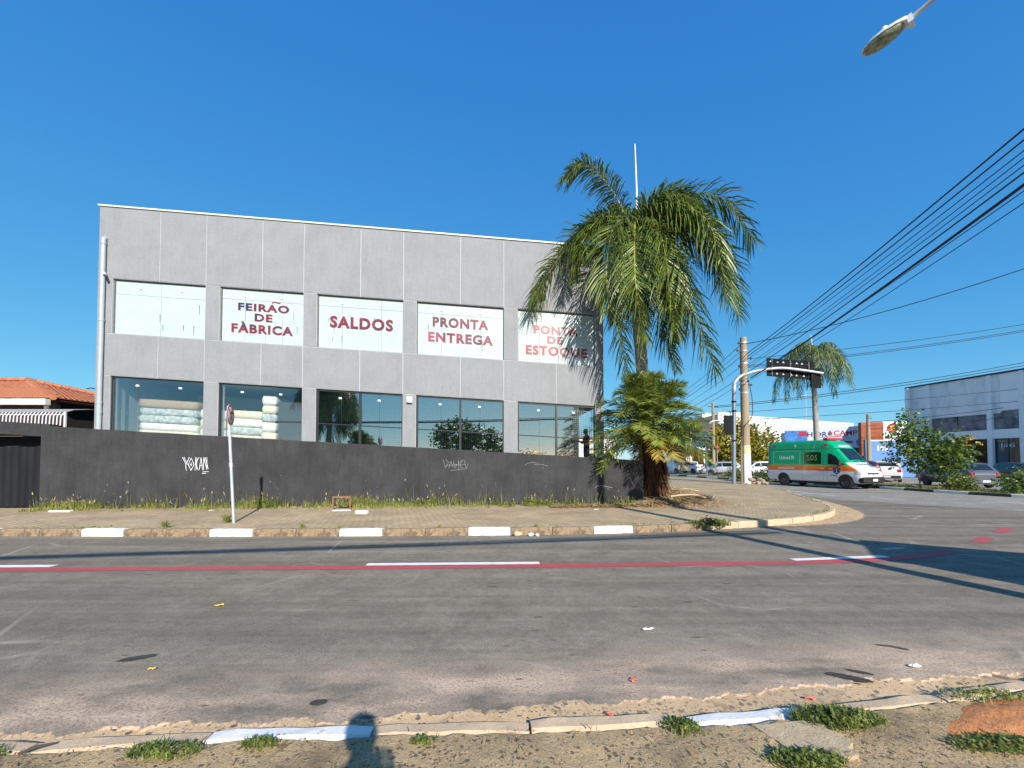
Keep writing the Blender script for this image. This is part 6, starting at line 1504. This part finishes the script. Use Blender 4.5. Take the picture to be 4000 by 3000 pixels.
def face(a, b):
    """a facade frame running from a to b: returns fn(s, out, z)"""
    a = Vector((*a, 0)); b = Vector((*b, 0)); d = (b - a).normalized(); n = Vector((d.y, -d.x, 0))
    return lambda s, o, z: tuple(a + d * s + n * o + Vector((0, 0, z)))
# grey shop building at the right edge
B4 = thing('grey_shop_building', 'large pale grey shop building numbered 166 at the right edge', 'building', (41.3, 44, 0), world=True)
g = face((41.3, 44), (44.4, 15.9)); L4 = 28.0
mb = MB(g); mb.box(0, L4, -10, -0.3, 0, 9.1); mb.build('core', 'pale_render', B4)
MB(g).box(0.3, 7.72, -0.3, 0.0, 5.72, 9.1).build('upper_wall', 'grey_render', B4)
MB(g).box(7.72, L4, -0.3, 0.0, 5.9, 9.1).build('upper_wall', 'pale_render', B4)
MB(g).box(-0.02, 0.3, -0.3, 0.25, 0, 9.1).build('pier', 'white_render', B4)
MB(g).box(-0.1, L4, -0.4, 0.12, 9.103, 9.25).build('coping', 'dark_cladding', B4)
MB(g).box(0.3, L4, -0.3, 0.06, 3.52, 4.3).build('beam', 'pale_render', B4)
for s in (1.9, 6.82, 9.02, 13.5, 18): MB(g).box(s, s + 0.34, -0.3, 0.16, 0, 9.09).build('pillar', 'white_render', B4)
for s0, s1 in ((2.24, 4.4), (4.45, 6.82), (7.16, 9.02), (9.36, 13.5)):
    w = MB(g).box(s0 + 0.02, s1 - 0.02, -0.28, -0.1, 4.32, 5.7 if s1 < 7 else 5.85).build('poster_window', 'poster_dark', B4)
for s0, s1 in ((2.24, 4.5), (4.55, 6.82), (7.16, 9.02), (9.36, 13.5)):
    w = MB(g).box(s0 + 0.02, s1 - 0.02, -0.28, -0.12, 0.1, 3.5).build('shop_window', 'dark_glass', B4)
    MB(g).box((s0 + s1) / 2 - 0.03, (s0 + s1) / 2 + 0.03, -0.12, -0.08, 0.1, 3.5).build('mullion', 'frame_dark', w)
# outlined house number on the glass
for off, m_, bd in ((-0.115, 'print_white', 0.06), (-0.108, 'sign_black', 0.0)):
    mb = MB(g); text(mb, '166', lambda a, q_: (7.5 + 1.1 * a + (0.02 if bd == 0 else 0), off, 2.72 + 0.42 * q_), bd); mb.build('house_number', m_, B4)
# hydraulics shop with billboard
B3 = thing('billboard_shop', 'low shop with wide red and blue billboard behind the ambulance', 'building', (36, 51, 0), world=True)
g3 = face((33.6, 52), (40.6, 48.0)); 
MB(g3).box(-2.0, 8.1, -9, -0.3, 0, 5.0).build('core', 'white_render', B3)
bb = MB(g3).box(0, 8.05, -0.25, 0.0, 3.1, 5.55); bbo = bb.build('billboard', 'bill_white', B3)
MB(g3).box(0.02, 2.3, 0.003, 0.012, 3.12, 5.2).build('photo_panel', 'bill_blue', bbo)
mb = MB(g3); mb.add([(1.35, 0.016, 4.55), (2.25, 0.016, 4.5), (2.35, 0.016, 4.75), (2.1, 0.016, 5.1), (1.5, 0.016, 5.12)], [(0, 1, 2, 3, 4)]); mb.build('print_red', 'bill_red', bbo)
mb = MB(g3); text(mb, 'HIDR', lambda a, q_: (2.3 + 1.95 * a, 0.008, 4.42 + 0.55 * q_), 0.02); mb.build('lettering', 'bill_navy', bbo)
mb = MB(g3); text(mb, 'CAMP', lambda a, q_: (4.85 + 2.2 * a, 0.008, 4.5 + 0.6 * q_), 0.02); mb.build('lettering', 'bill_red', bbo)
for sg, m_ in ((-1, 'bill_navy'), (1, 'bill_red')):
    mb = MB(g3); c0 = 4.52; mb.add([(c0 + sg * 0.015, 0.008, 4.48), (c0 + sg * 0.2, 0.008, 4.62), (c0 + sg * 0.2, 0.008, 4.82), (c0 + sg * 0.015, 0.008, 5.15)], [(0, 1, 2, 3)]); mb.build('drop_emblem', m_, bbo)
mb = MB(g3); mb.add([(2.9, 0.008, 4.30), (4.3, 0.008, 4.34), (4.3, 0.008, 4.40), (2.9, 0.008, 4.36)], [(0, 1, 2, 3)]); mb.build('underline', 'bill_navy', bbo)
mb = MB(g3); mb.add([(4.35, 0.008, 4.34), (6.2, 0.008, 4.40), (6.2, 0.008, 4.48), (4.35, 0.008, 4.42)], [(0, 1, 2, 3)]); mb.build('underline', 'bill_red', bbo)
mb = MB(g3); text(mb, 'HIDRANTE A INCENDIO DESDE 1994', lambda a, q_: (3.1 + 3.2 * a, 0.008, 4.05 + 0.11 * q_), 0.01); mb.build('lettering', 'bill_navy', bbo)
MB(g3).box(4.9, 6.6, 0.003, 0.012, 3.62, 3.85).build('red_strip', 'bill_red', bbo)
mb = MB(g3); mb.add([(7.0, 0.012, 3.3), (8.0, 0.012, 3.3), (8.0, 0.012, 4.6), (7.6, 0.012, 4.3), (7.2, 0.012, 4.2), (6.9, 0.012, 3.8)], [(0, 1, 2, 3, 4, 5)]); mb.build('photo_panel', 'bill_blue', bbo)
mb = MB(g3); mb.add([(7.1, 0.012, 4.95), (7.9, 0.012, 4.8), (8.0, 0.012, 5.3), (7.4, 0.012, 5.3)], [(0, 1, 2, 3)]); mb.build('print_red', 'brick_brown', bbo)
MB(g3).box(0.3, 7.8, -0.3, -0.26, 0.2, 3.05).build('shopfront', 'dark_glass', B3)
# brick wall, white sign tower and blue gate
BW = thing('brick_building', 'brown brick building between billboard and white sign tower', 'building', (36.3, 42.5, 0), world=True)
g5 = face((35.35, 42.7), (37.3, 42.3)); MB(g5).box(0, 1.95, -0.5, 0, 0, 5.45).build('wall', 'brick_brown', BW)
for k in range(14): MB(g5).box(0.02, 1.93, 0.002, 0.012, 0.3 + k * 0.37, 0.32 + k * 0.37).build('course_line', 'dark_cladding', BW)
STW = thing('sign_tower', 'white sign tower with round red emblem beside the grey building', 'building', (38.3, 42.2, 0), world=True)
g6 = face((37.32, 42.5), (39.3, 41.9)); MB(g6).box(0, 2.0, -0.5, 0, 0, 5.5).build('wall', 'white_render', STW)
mb = MB(); c_ = Vector(g6(0.85, 0.015, 4.85)); nn = Vector(g6(0, 1, 0)) - Vector(g6(0, 0, 0)); mb.disc(c_, nn, 0.48, 22); em = mb.build('emblem', 'bill_red', STW)
mb = MB(); mb.disc(c_ + nn * 0.006, nn, 0.3, 4); mb.build('emblem_centre', 'sign_yellow', em)
BG = thing('blue_gate', 'blue sheet metal gate wall painted 166 beside the ambulance', 'gate', (36, 40, 0), world=True)
g7 = face((34.1, 40.4), (38.0, 39.6)); mb = MB(g7)
for k in range(8): MB(g7).box(k * 0.49, k * 0.49 + 0.483, -0.06, 0.0, 0.05, 3.45).build('gate_panel', 'gate_blue', BG)
MB(g7).box(-0.35, -0.02, -0.12, 0.04, 0, 3.6).build('post', 'kiosk_blue', BG); MB(g7).box(-0.02, 3.95, -0.08, 0.02, 3.452, 3.56).build('top_rail', 'white_render', BG)
mb = MB(g7); text(mb, '166', lambda a, q_: (0.75 + 0.85 * a, 0.008, 2.55 + 0.5 * q_), 0.05); mb.build('house_number', 'print_white', BG)
# long white warehouse behind
B2 = thing('white_warehouse', 'long plain white warehouse with sloping roofline in the background', 'building', (40, 63, 0), world=True)
g2 = face((30.0, 66.5), (48.6, 60.0)); Lw = math.hypot(18.6, 6.5)
mb = MB(g2); mb.add([(0, 0, 0), (Lw, 0, 0), (Lw, 0, 6.75), (0, 0, 9.0), (0, -14, 0), (Lw, -14, 0), (Lw, -14, 6.75), (0, -14, 9.0)], [(0, 1, 2, 3), (5, 4, 7, 6), (3, 2, 6, 7), (0, 3, 7, 4), (1, 5, 6, 2)]); mb.build('wall', 'white_render', B2)
mb = MB(g2); mb.add([(0, 0.08, 8.95), (Lw, 0.08, 6.7), (Lw, 0.08, 6.85), (0, 0.08, 9.1), (0, -0.2, 9.1), (Lw, -0.2, 6.85)], [(0, 1, 2, 3), (3, 2, 5, 4)]); mb.build('roof_edge', 'coping_white', B2)
mb = MB(g2); mb.box(1, Lw - 1, 0.003, 0.05, 3.1, 3.25); mb.build('ledge', 'pale_render', B2)
# dark topped shop with blue glazing
B1 = thing('dark_topped_shop', 'distant two storey shop with dark roof band and blue upper glazing', 'building', (26, 58, 0), world=True)
g1 = face((23.6, 58), (29.6, 57.4)); 
MB(g1).box(0, 6.0, -8, 0, 0, 7.0).build('core', 'white_render', B1)
mb = MB(g1); mb.add([(-0.2, 0.5, 5.5), (6.0, 0.5, 5.9), (6.0, 0.5, 8.3), (-0.2, 0.5, 6.7), (-0.2, -8, 5.5), (6.0, -8, 5.9), (6, -8, 8.3), (-0.2, -8, 6.7)], [(0, 1, 2, 3), (3, 2, 6, 7), (0, 3, 7, 4), (1, 5, 6, 2), (0, 4, 5, 1)]); mb.build('roof_band', 'dark_cladding', B1)
for k in range(5): 
    w = MB(g1).box(1.0 + k * 0.95, 1.9 + k * 0.95, 0.003, 0.05, 3.4, 5.4).build('upper_window', 'blue_glass', B1)
MB(g1).box(-0.1, 6.0, 0.003, 0.9, 2.95, 3.3).build('canopy', 'white_render', B1)
for k in range(3): MB(g1).box(1.1 + k * 1.7, 2.6 + k * 1.7, 0.003, 0.05, 0.1, 2.7).build('shop_window', 'dark_glass', B1)
for s in (0.2, 0.75): MB(g1).box(s, s + 0.22, 0.06, 0.3, 0, 5.6).build('column', 'white_render', B1)
MB(g1).box(2.2, 5.0, 0.51, 0.54, 5.62, 5.8).build('red_stripe', 'bill_red', B1)
SB = thing('shop_sign', 'square white sign with black ring emblem above the bushy tree', 'sign', (25, 50, 0), world=True)
MB().box(24.45, 25.85, 50, 50.15, 6.0, 7.3).build('panel', 'white_render', SB); mb = MB(); mb.lathe((25.05, 49.99, 6.72), (0, -1, 0), [(0.4, 0), (0.4, 0.008), (0.33, 0.008), (0.33, 0)], 24); mb.build('ring', 'sign_black', SB)
mb = MB(); text(mb, 'AB', lambda a, q_: (24.9 + 0.3 * a, 49.985, 6.62 + 0.2 * q_), 0.0); mb.build('lettering', 'sign_black', SB)
MB().box(26.0, 27.3, 50, 50.1, 6.5, 7.3).build('side_panel', 'pale_render', SB)
mb = MB(); text(mb, 'DISTRIB.', lambda a, q_: (26.1 + 1.05 * a, 49.99, 7.0 + 0.15 * q_), 0.0); mb.build('lettering', 'sign_black', SB)
for x in (24.7, 26.6): MB().tube([(x, 50.08, 0), (x, 50.08, 6.2)], 0.08, 8).build('post', 'galvanised', SB)
# a row of low buildings and trees closing the avenue to the left of the shop
for k, (x, y, w_, d_, h, m_, lb) in enumerate([(14, 75, 9, 8, 5.5, 'pale_render', 'far pale low building closing the avenue behind the palms'), (-10, 95, 20, 10, 5, 'white_render', 'far white building hidden behind the grey building'), (52, 70, 16, 10, 6, 'pale_render', 'far pale building behind the grey shop')]):
    T = thing('far_building', lb, 'building', (x, y, 0), world=True)
    MB().box(x - w_ / 2, x + w_ / 2, y, y + d_, 0, h).build('wall', m_, T); MB().box(x - w_ / 2 - 0.2, x + w_ / 2 + 0.2, y - 0.2, y + d_, h, h + 0.3).build('roof', 'roof_tile', T)
    for j in range(int(w_ // 3)): MB().box(x - w_ / 2 + 0.8 + j * 3, x - w_ / 2 + 2.2 + j * 3, y - 0.05, y + 0.05, 1.2, 2.8).build('window', 'dark_glass', T)
# ------------------------------------------------------------------ people
mat('skin', (0.32, 0.18, 0.12), 0.55, 0.1, 8); mat('hair_dark', (0.012, 0.01, 0.009), 0.6, 0.2); mat('shirt_coral', (0.65, 0.16, 0.14), 0.85, 0.12, 9); mat('jeans', (0.03, 0.05, 0.09), 0.85, 0.15, 12); mat('shirt_navy', (0.03, 0.035, 0.06), 0.85, 0.1, 9); mat('shoe', (0.02, 0.02, 0.02), 0.6, 0.1); mat('phone', (0.012, 0.012, 0.014), 0.2, 0.05)
def person(label, loc, rz, arms, shirt, headpitch=0.0):
    """skin-modifier figure facing local -y; arms: list of (elbow, wrist) for right and left"""
    V = []; E_ = []; Rd = []
    def v(p, r): V.append(p); Rd.append(r if hasattr(r, '__len__') else (r, r)); return len(V) - 1
    def e(a, b_): E_.append((a, b_))
    pel = v((0, 0, 0.95), (0.165, 0.12)); wst = v((0, 0, 1.10), (0.15, 0.11)); che = v((0, 0.005, 1.30), (0.175, 0.12)); nek0 = v((0, 0.01, 1.44), (0.10, 0.085)); nek = v((0, -0.005, 1.52), (0.056, 0.056))
    e(pel, wst); e(wst, che); e(che, nek0); e(nek0, nek)
    hy = -0.05 * headpitch
    h1 = v((0, -0.02 + hy, 1.59), (0.075, 0.085)); h2 = v((0, -0.015 + hy, 1.66), (0.078, 0.1)); h3 = v((0, 0.0 + hy, 1.735), (0.06, 0.075)); e(nek, h1); e(h1, h2); e(h2, h3)
    nose = v((0, -0.12 + hy, 1.635), (0.014, 0.014)); e(h1, nose)
    for s, (el_, wr_) in zip((-1, 1), arms):
        sh_ = v((s * 0.19, 0.01, 1.40), 0.062); el = v(el_, 0.044); fo = v(tuple((Vector(el_) * 0.6 + Vector(wr_) * 0.4)), 0.042); wr = v(wr_, 0.03); e(nek0, sh_); e(sh_, el); e(el, fo); e(fo, wr)
        d = (Vector(wr_) - Vector(el_)).normalized(); sd_ = d.cross(Vector((0, 0, 1))); sd_ = sd_.normalized() if sd_.length > 0.1 else Vector((1, 0, 0)); upn = sd_.cross(d)
        pa_ = v(tuple(Vector(wr_) + d * 0.06), (0.036, 0.02)); e(wr, pa_)
        for k, (o_, ln) in enumerate(((-0.03, 0.07), (-0.01, 0.085), (0.011, 0.08), (0.03, 0.062))):
            k0 = v(tuple(Vector(wr_) + d * 0.095 + sd_ * o_), 0.009); k1 = v(tuple(Vector(wr_) + d * (0.095 + ln * 0.6) + sd_ * o_ + upn * 0.012), 0.0085); k2 = v(tuple(Vector(wr_) + d * (0.095 + ln * 0.9) + sd_ * o_ + upn * 0.04), 0.008); e(pa_, k0); e(k0, k1); e(k1, k2)
        t0 = v(tuple(Vector(wr_) + d * 0.04 + sd_ * -0.045 * s), 0.011); t1 = v(tuple(Vector(wr_) + d * 0.085 + sd_ * -0.065 * s + upn * 0.02), 0.01); e(wr, t0); e(t0, t1)
    for s in (-1, 1):
        hp = v((s * 0.095, 0, 0.88), 0.1); th = v((s * 0.10, -0.01, 0.68), 0.083); kn_ = v((s * 0.105, -0.015, 0.48), 0.058); cf = v((s * 0.108, 0.015, 0.34), 0.056); an = v((s * 0.11, 0.02, 0.09), 0.04); hl = v((s * 0.11, 0.03, 0.045), 0.042); to = v((s * 0.12, -0.15, 0.035), (0.042, 0.03))
        e(pel, hp); e(hp, th); e(th, kn_); e(kn_, cf); e(cf, an); e(an, hl); e(hl, to)
    me = bpy.data.meshes.new('person'); me.from_pydata(V, E_, []); o = bpy.data.objects.new('person_tmp', me); COL.objects.link(o)
    sk = o.modifiers.new('s', 'SKIN'); sk.use_smooth_shade = True
    for i, r_ in enumerate(Rd): me.skin_vertices[0].data[i].radius = r_
    me.skin_vertices[0].data[0].use_root = True
    sb = o.modifiers.new('d', 'SUBSURF'); sb.levels = 2; sb.render_levels = 2
    bpy.context.view_layer.update()
    m2_ = bpy.data.meshes.new_from_object(o.evaluated_get(bpy.context.evaluated_depsgraph_get())); bpy.data.objects.remove(o)
    m2_.materials.clear()
    for q_ in ('skin', shirt, 'jeans', 'shoe'): m2_.materials.append(MATS[q_])
    for p in m2_.polygons:
        c_ = p.center; z = c_.z; p.use_smooth = True
        far = abs(c_.x) > 0.20 or c_.y < -0.16
        p.material_index = 3 if z < 0.09 else (2 if z < 0.97 and not (far and z > 0.7) else (1 if z < 1.47 and not (far and (c_.y < -0.12 or z < 1.17)) else 0))
    T = thing('person', label, 'person', loc, rz)
    bo = link('body', m2_, T)
    hb = MB(); hb.lathe((0, 0.018 + hy, 1.60), (0, -0.12, 1), [(0.083, 0.0), (0.096, 0.045), (0.094, 0.09), (0.075, 0.135), (0.04, 0.158), (0, 0.165)], 16); hb.build('hair', 'hair_dark', T)
    for s in (-1, 1):
        MB().lathe((s * 0.03, -0.093 + hy, 1.665), (0, -1, 0), [(0.012, 0), (0.009, 0.004), (0, 0.006)], 8).build('eye', 'hair_dark', T)
        MB().lathe((s * 0.083, 0.0 + hy, 1.645), (s, 0, 0), [(0.028, 0), (0.03, 0.008), (0.015, 0.012), (0, 0.012)], 10).build('ear', 'skin', T)
    MB().box(-0.025, 0.025, -0.098 + hy, -0.09 + hy, 1.588, 1.596).build('mouth', 'shirt_coral', T)
    return T
pz = Z_FL - 0.05 + SH * 20.1
T = person('person in coral shirt standing inside the last shop window looking at a phone', (3.28, 18.6, pz), R(-72), [((-0.25, -0.05, 1.13), (-0.06, -0.30, 1.20)), ((0.25, -0.05, 1.13), (0.06, -0.30, 1.20))], 'shirt_coral', 0.9)
ph = MB(); ph.box(-0.045, 0.045, -0.006, 0.006, -0.075, 0.075); o = ph.build('mobile_phone', 'phone'); o.location = (3.28 - 0.36, 18.6 + 0.12, pz + 1.28); o.rotation_euler = (R(-35), 0, R(-72)); tag(o, 'dark mobile phone held by the person in the shop window', 'phone')
T = person('photographer in navy shirt with raised arms, known by the shadow on the near pavement', (0.12, -0.34, 0.05), R(180), [((-0.2, 0.0, 1.14), (-0.08, -0.22, 1.28)), ((0.2, 0.0, 1.14), (0.08, -0.22, 1.28))], 'shirt_navy')

# ------------------------------------------------------------------ loose things on pavement and road
mat('wood_frame', (0.26, 0.13, 0.06), 0.8, 0.25, 8, 0.4, 40, stretch=(1, 1, 4)); mat('block_white', (0.78, 0.76, 0.72), 0.8, 0.06, 5); mat('paper', (0.8, 0.8, 0.78), 0.8, 0.05); mat('plastic_red', (0.6, 0.12, 0.08), 0.5, 0.1); mat('leaf_fallen', (0.65, 0.5, 0.05), 0.6, 0.1); mat('stone_grey', (0.30, 0.27, 0.22), 0.9, 0.25, 7, 0.8, 30); mat('stick', (0.07, 0.05, 0.04), 0.9, 0.2); mat('slab_grey', (0.47, 0.37, 0.23), 0.9, 0.2, 5, 0.6, 30, dirt=(0.2, 0.18, 0.14), dscale=3)
WF = thing('wooden_frame', 'discarded square brown wooden frame standing in the grass at the wall', 'frame', (-5.13, 12.75, 0.15), R(4))
for nm, q_ in (('rail', (-0.27, 0.27, 0, 0.05, 0.40, 0.44)), ('rail', (-0.27, 0.27, 0.0, 0.05, 0.0, 0.035)), ('stile', (-0.27, -0.235, 0.001, 0.051, 0.036, 0.399)), ('stile', (0.235, 0.27, 0.001, 0.051, 0.036, 0.399)), ('shelf', (-0.234, 0.234, 0.06, 0.35, 0.41, 0.43))): MB().box(*q_).build(nm, 'wood_frame' if nm != 'rail' or q_[4] > 0.1 else 'block_white', WF)
def single(mb, name, m_, loc, rot, label, cat, group=None):
    o = mb.build(name, m_); o.location = loc; o.rotation_euler = rot; return tag(o, label, cat, group)
single(MB().cbox(-0.17, 0.17, -0.09, 0.09, 0, 0.09, 0.01), 'white_block', 'block_white', (-4.28, 12.1, 0.155), (0, 0, 0.03), 'white painted block lying on the pavement right of the wooden frame', 'block')
single(MB().cbox(-0.3, 0.3, -0.07, 0.07, 0, 0.05, 0.01), 'pale_plank', 'block_white', (-13.3, 12.5, 0.155), (0, 0, 0.05), 'pale plank lying in front of the black gate', 'plank')
def crumple(w_, h, n, seed, up=0.02):
    r_ = random.Random(seed); mb = MB(); vs = [(w_ * (i / n - 0.5) + r_.uniform(-.3, .3) * w_ / n, h * (j / n - 0.5) + r_.uniform(-.3, .3) * h / n, 0.006 + r_.uniform(0, up)) for i in range(n + 1) for j in range(n + 1)]
    return mb.add(vs, [(i * (n + 1) + j, (i + 1) * (n + 1) + j, (i + 1) * (n + 1) + j + 1, i * (n + 1) + j + 1) for i in range(n) for j in range(n)])
for k, (x, y, w_, h, m_, nm, lb, rz) in enumerate([(1.36, 4.25, 0.12, 0.03, 'paper', 'paper_scrap', 'curled white paper strip in the middle of the road', 0.3), (3.3, 3.5, 0.09, 0.05, 'paper', 'paper_scrap', 'white paper scrap on the road at right near gutter', 0.1), (0.93, 3.28, 0.05, 0.035, 'plastic_red', 'plastic_scrap', 'red plastic scrap on the asphalt near the centre', 0.5), (0.65, 2.86, 0.06, 0.03, 'plastic_red', 'plastic_scrap', 'red plastic scrap in the gutter left of right white kerb stone', -0.7), (2.12, 3.05, 0.07, 0.03, 'plastic_red', 'plastic_scrap', 'orange red plastic scrap in the gutter at right', -0.3), (-3.4, 4.95, 0.09, 0.05, 'leaf_fallen', 'fallen_leaf', 'yellow fallen leaf on the road at left', 0.6), (-2.9, 3.45, 0.05, 0.025, 'leaf_fallen', 'fallen_leaf', 'small yellow leaf on the road at lower left', 0.1), (-11.0, 9.0, 0.1, 0.05, 'leaf_fallen', 'fallen_leaf', 'yellow leaf on the road near the far kerb at far left', 0.2), (2.6, 13.0, 0.2, 0.14, 'paper', 'paper_scrap', 'white bag scrap in the dead palm leaves by the wall', 0.2), (-9.0, 12.7, 0.1, 0.1, 'paper', 'paper_scrap', 'white paper ball in the grass left of the road sign', 0.0)]):
    single(crumple(w_, h, 4, k, 0.05 if k == 9 else 0.018), nm, m_, (x, y, 0.155 if y > 9.6 else 0.002 if y > near_edge(x) else -0.008), (0, 0, rz), lb, 'litter', 'litter')
single(MB().tube([(-0.1, 0, 0.01), (0, 0.01, 0.015), (0.12, 0, 0.012)], 0.006, 6), 'stick', 'stick', (3.42, 3.86, 0.0), (0, 0, -0.5), 'thin dark stick on the road at right', 'stick')
single(MB().tube([(-0.07, 0, 0.01), (0, 0.01, 0.013), (0.07, 0, 0.01)], [0.007, 0.01, 0.006], 7), 'stick', 'stick', (-2.72, 2.46, 0.04), (0, 0, 0.7), 'short broken stick on near pavement at far left', 'stick')
# tilted broken slab, orange soil
mb = MB(); pts = [(-0.22, 0.12), (-0.05, 0.16), (0.2, 0.13), (0.26, -0.02), (0.2, -0.14), (0.0, -0.17), (-0.12, -0.14), (-0.16, -0.02)]; pts = [(x + 0.02 * math.sin(i * 3.3), y + 0.015 * math.cos(i * 5.1)) for i, (x, y) in enumerate([((a[0] * (3 - k) + b_[0] * k) / 3, (a[1] * (3 - k) + b_[1] * k) / 3) for a, b_ in zip(pts, pts[1:] + pts[:1]) for k in range(3)])]; mb.prism(pts[::-1], -0.04, 0.016)
single(mb, 'broken_slab', 'slab_grey', (1.72, 2.55, 0.034), (R(2), R(-2), 0), 'tilted broken concrete slab beside nearest right white kerb stone', 'slab')
mb = MB(); n = 16; vs = [(1.5 * (i / n - .5), 0.5 * (j / n - .5), 0.045 * (0.72 - ((i / n - .5) / .5) ** 2 - ((j / n - .5) / .5) ** 2) + 0.012 * mnoise.noise(Vector((i * .5, j * .5, 2))) - 0.004) for i in range(n + 1) for j in range(n + 1)]
mb.add(vs, [(i * (n + 1) + j, (i + 1) * (n + 1) + j, (i + 1) * (n + 1) + j + 1, i * (n + 1) + j + 1) for i in range(n) for j in range(n)], True)
o = mb.build('soil_patch', 'red_soil', kind='structure'); o.location = (3.35, 2.74, 0.045); o.rotation_euler = (0, 0, 0.2)
# rubble at the foot of the concrete pole, loose kerb stones
mat('rubble', (0.34, 0.26, 0.2), 0.9, 0.3, 6, 0.6, 30)
rr = random.Random(12)
def rock(r_, seed):
    q_ = random.Random(seed); mb = MB(); n, m_ = 6, 8; vs = [(0, 0, -r_ * 0.6)]
    for i in range(1, n):
        a = math.pi * i / n
        for j in range(m_):
            p = 2 * math.pi * j / m_; k = r_ * q_.uniform(0.75, 1.15); vs.append((k * math.sin(a) * math.cos(p), k * math.sin(a) * math.sin(p) * 0.8, -k * math.cos(a) * 0.6))
    vs.append((0, 0, r_ * 0.6)); fs = [(0, 1 + (j + 1) % m_, 1 + j) for j in range(m_)]
    for i in range(n - 2):
        for j in range(m_): fs.append((1 + i * m_ + j, 1 + i * m_ + (j + 1) % m_, 1 + (i + 1) * m_ + (j + 1) % m_, 1 + (i + 1) * m_ + j))
    L_ = len(vs) - 1; fs += [(L_, 1 + (n - 2) * m_ + j, 1 + (n - 2) * m_ + (j + 1) % m_) for j in range(m_)]
    return mb.add(vs, fs)
for k in range(14):
    r_ = rr.uniform(0.12, 0.26); x = 15.25 + rr.uniform(-0.5, 0.75); y = 26.5 + rr.uniform(-0.4, 0.35)
    single(rock(r_, k), 'rubble_stone', 'rubble', (x, y, 0.16 + r_ * 0.4 + (0.2 if k % 3 == 0 else 0)), (rr.uniform(-.4, .4), rr.uniform(-.4, .4), rr.uniform(0, 3)), 'brown broken stone in the heap at the foot of concrete pole', 'stone', 'rubble heap at the concrete pole')
for k, (x, y, r_, lb) in enumerate([(0.12, 9.42, 0.1, 'large pale loose stone beside the middle white kerb stone'), (0.42, 9.42, 0.07, 'small white loose stone next to the larger pale one at kerb'), (0.56, 9.41, 0.06, 'smallest white loose stone at the kerb')]):
    single(rock(r_, 40 + k), 'loose_stone', 'kerb_white' if k else 'kerb_plain', (x, y, r_ * 0.5), (0.2, 0, k), lb, 'stone', 'loose stones at the kerb')
mb = MB()
for k in range(420):     # leaf crumbs along the gutter of the far kerb
    p = fc[rr.randrange(60, 420)]; a = rr.uniform(0, 6.28); s_ = rr.uniform(0.01, 0.04); q_ = Vector((p.x + rr.uniform(-.05, .05), p.y - 0.09 - abs(rr.gauss(0, 0.06)), 0.008 + rr.uniform(0, .015))); d = Vector((math.cos(a), math.sin(a), 0.2)) * s_; w_ = Vector((-math.sin(a), math.cos(a), 0.1)) * s_ * 0.4
    mb.add([tuple(q_ - d), tuple(q_ + w_), tuple(q_ + d), tuple(q_ - w_)], [(0, 1, 2, 3)])
stuff(mb.build('gutter_leaves', 'straw_brown'), 'dry leaf crumbs lying along the far kerb', 'litter')
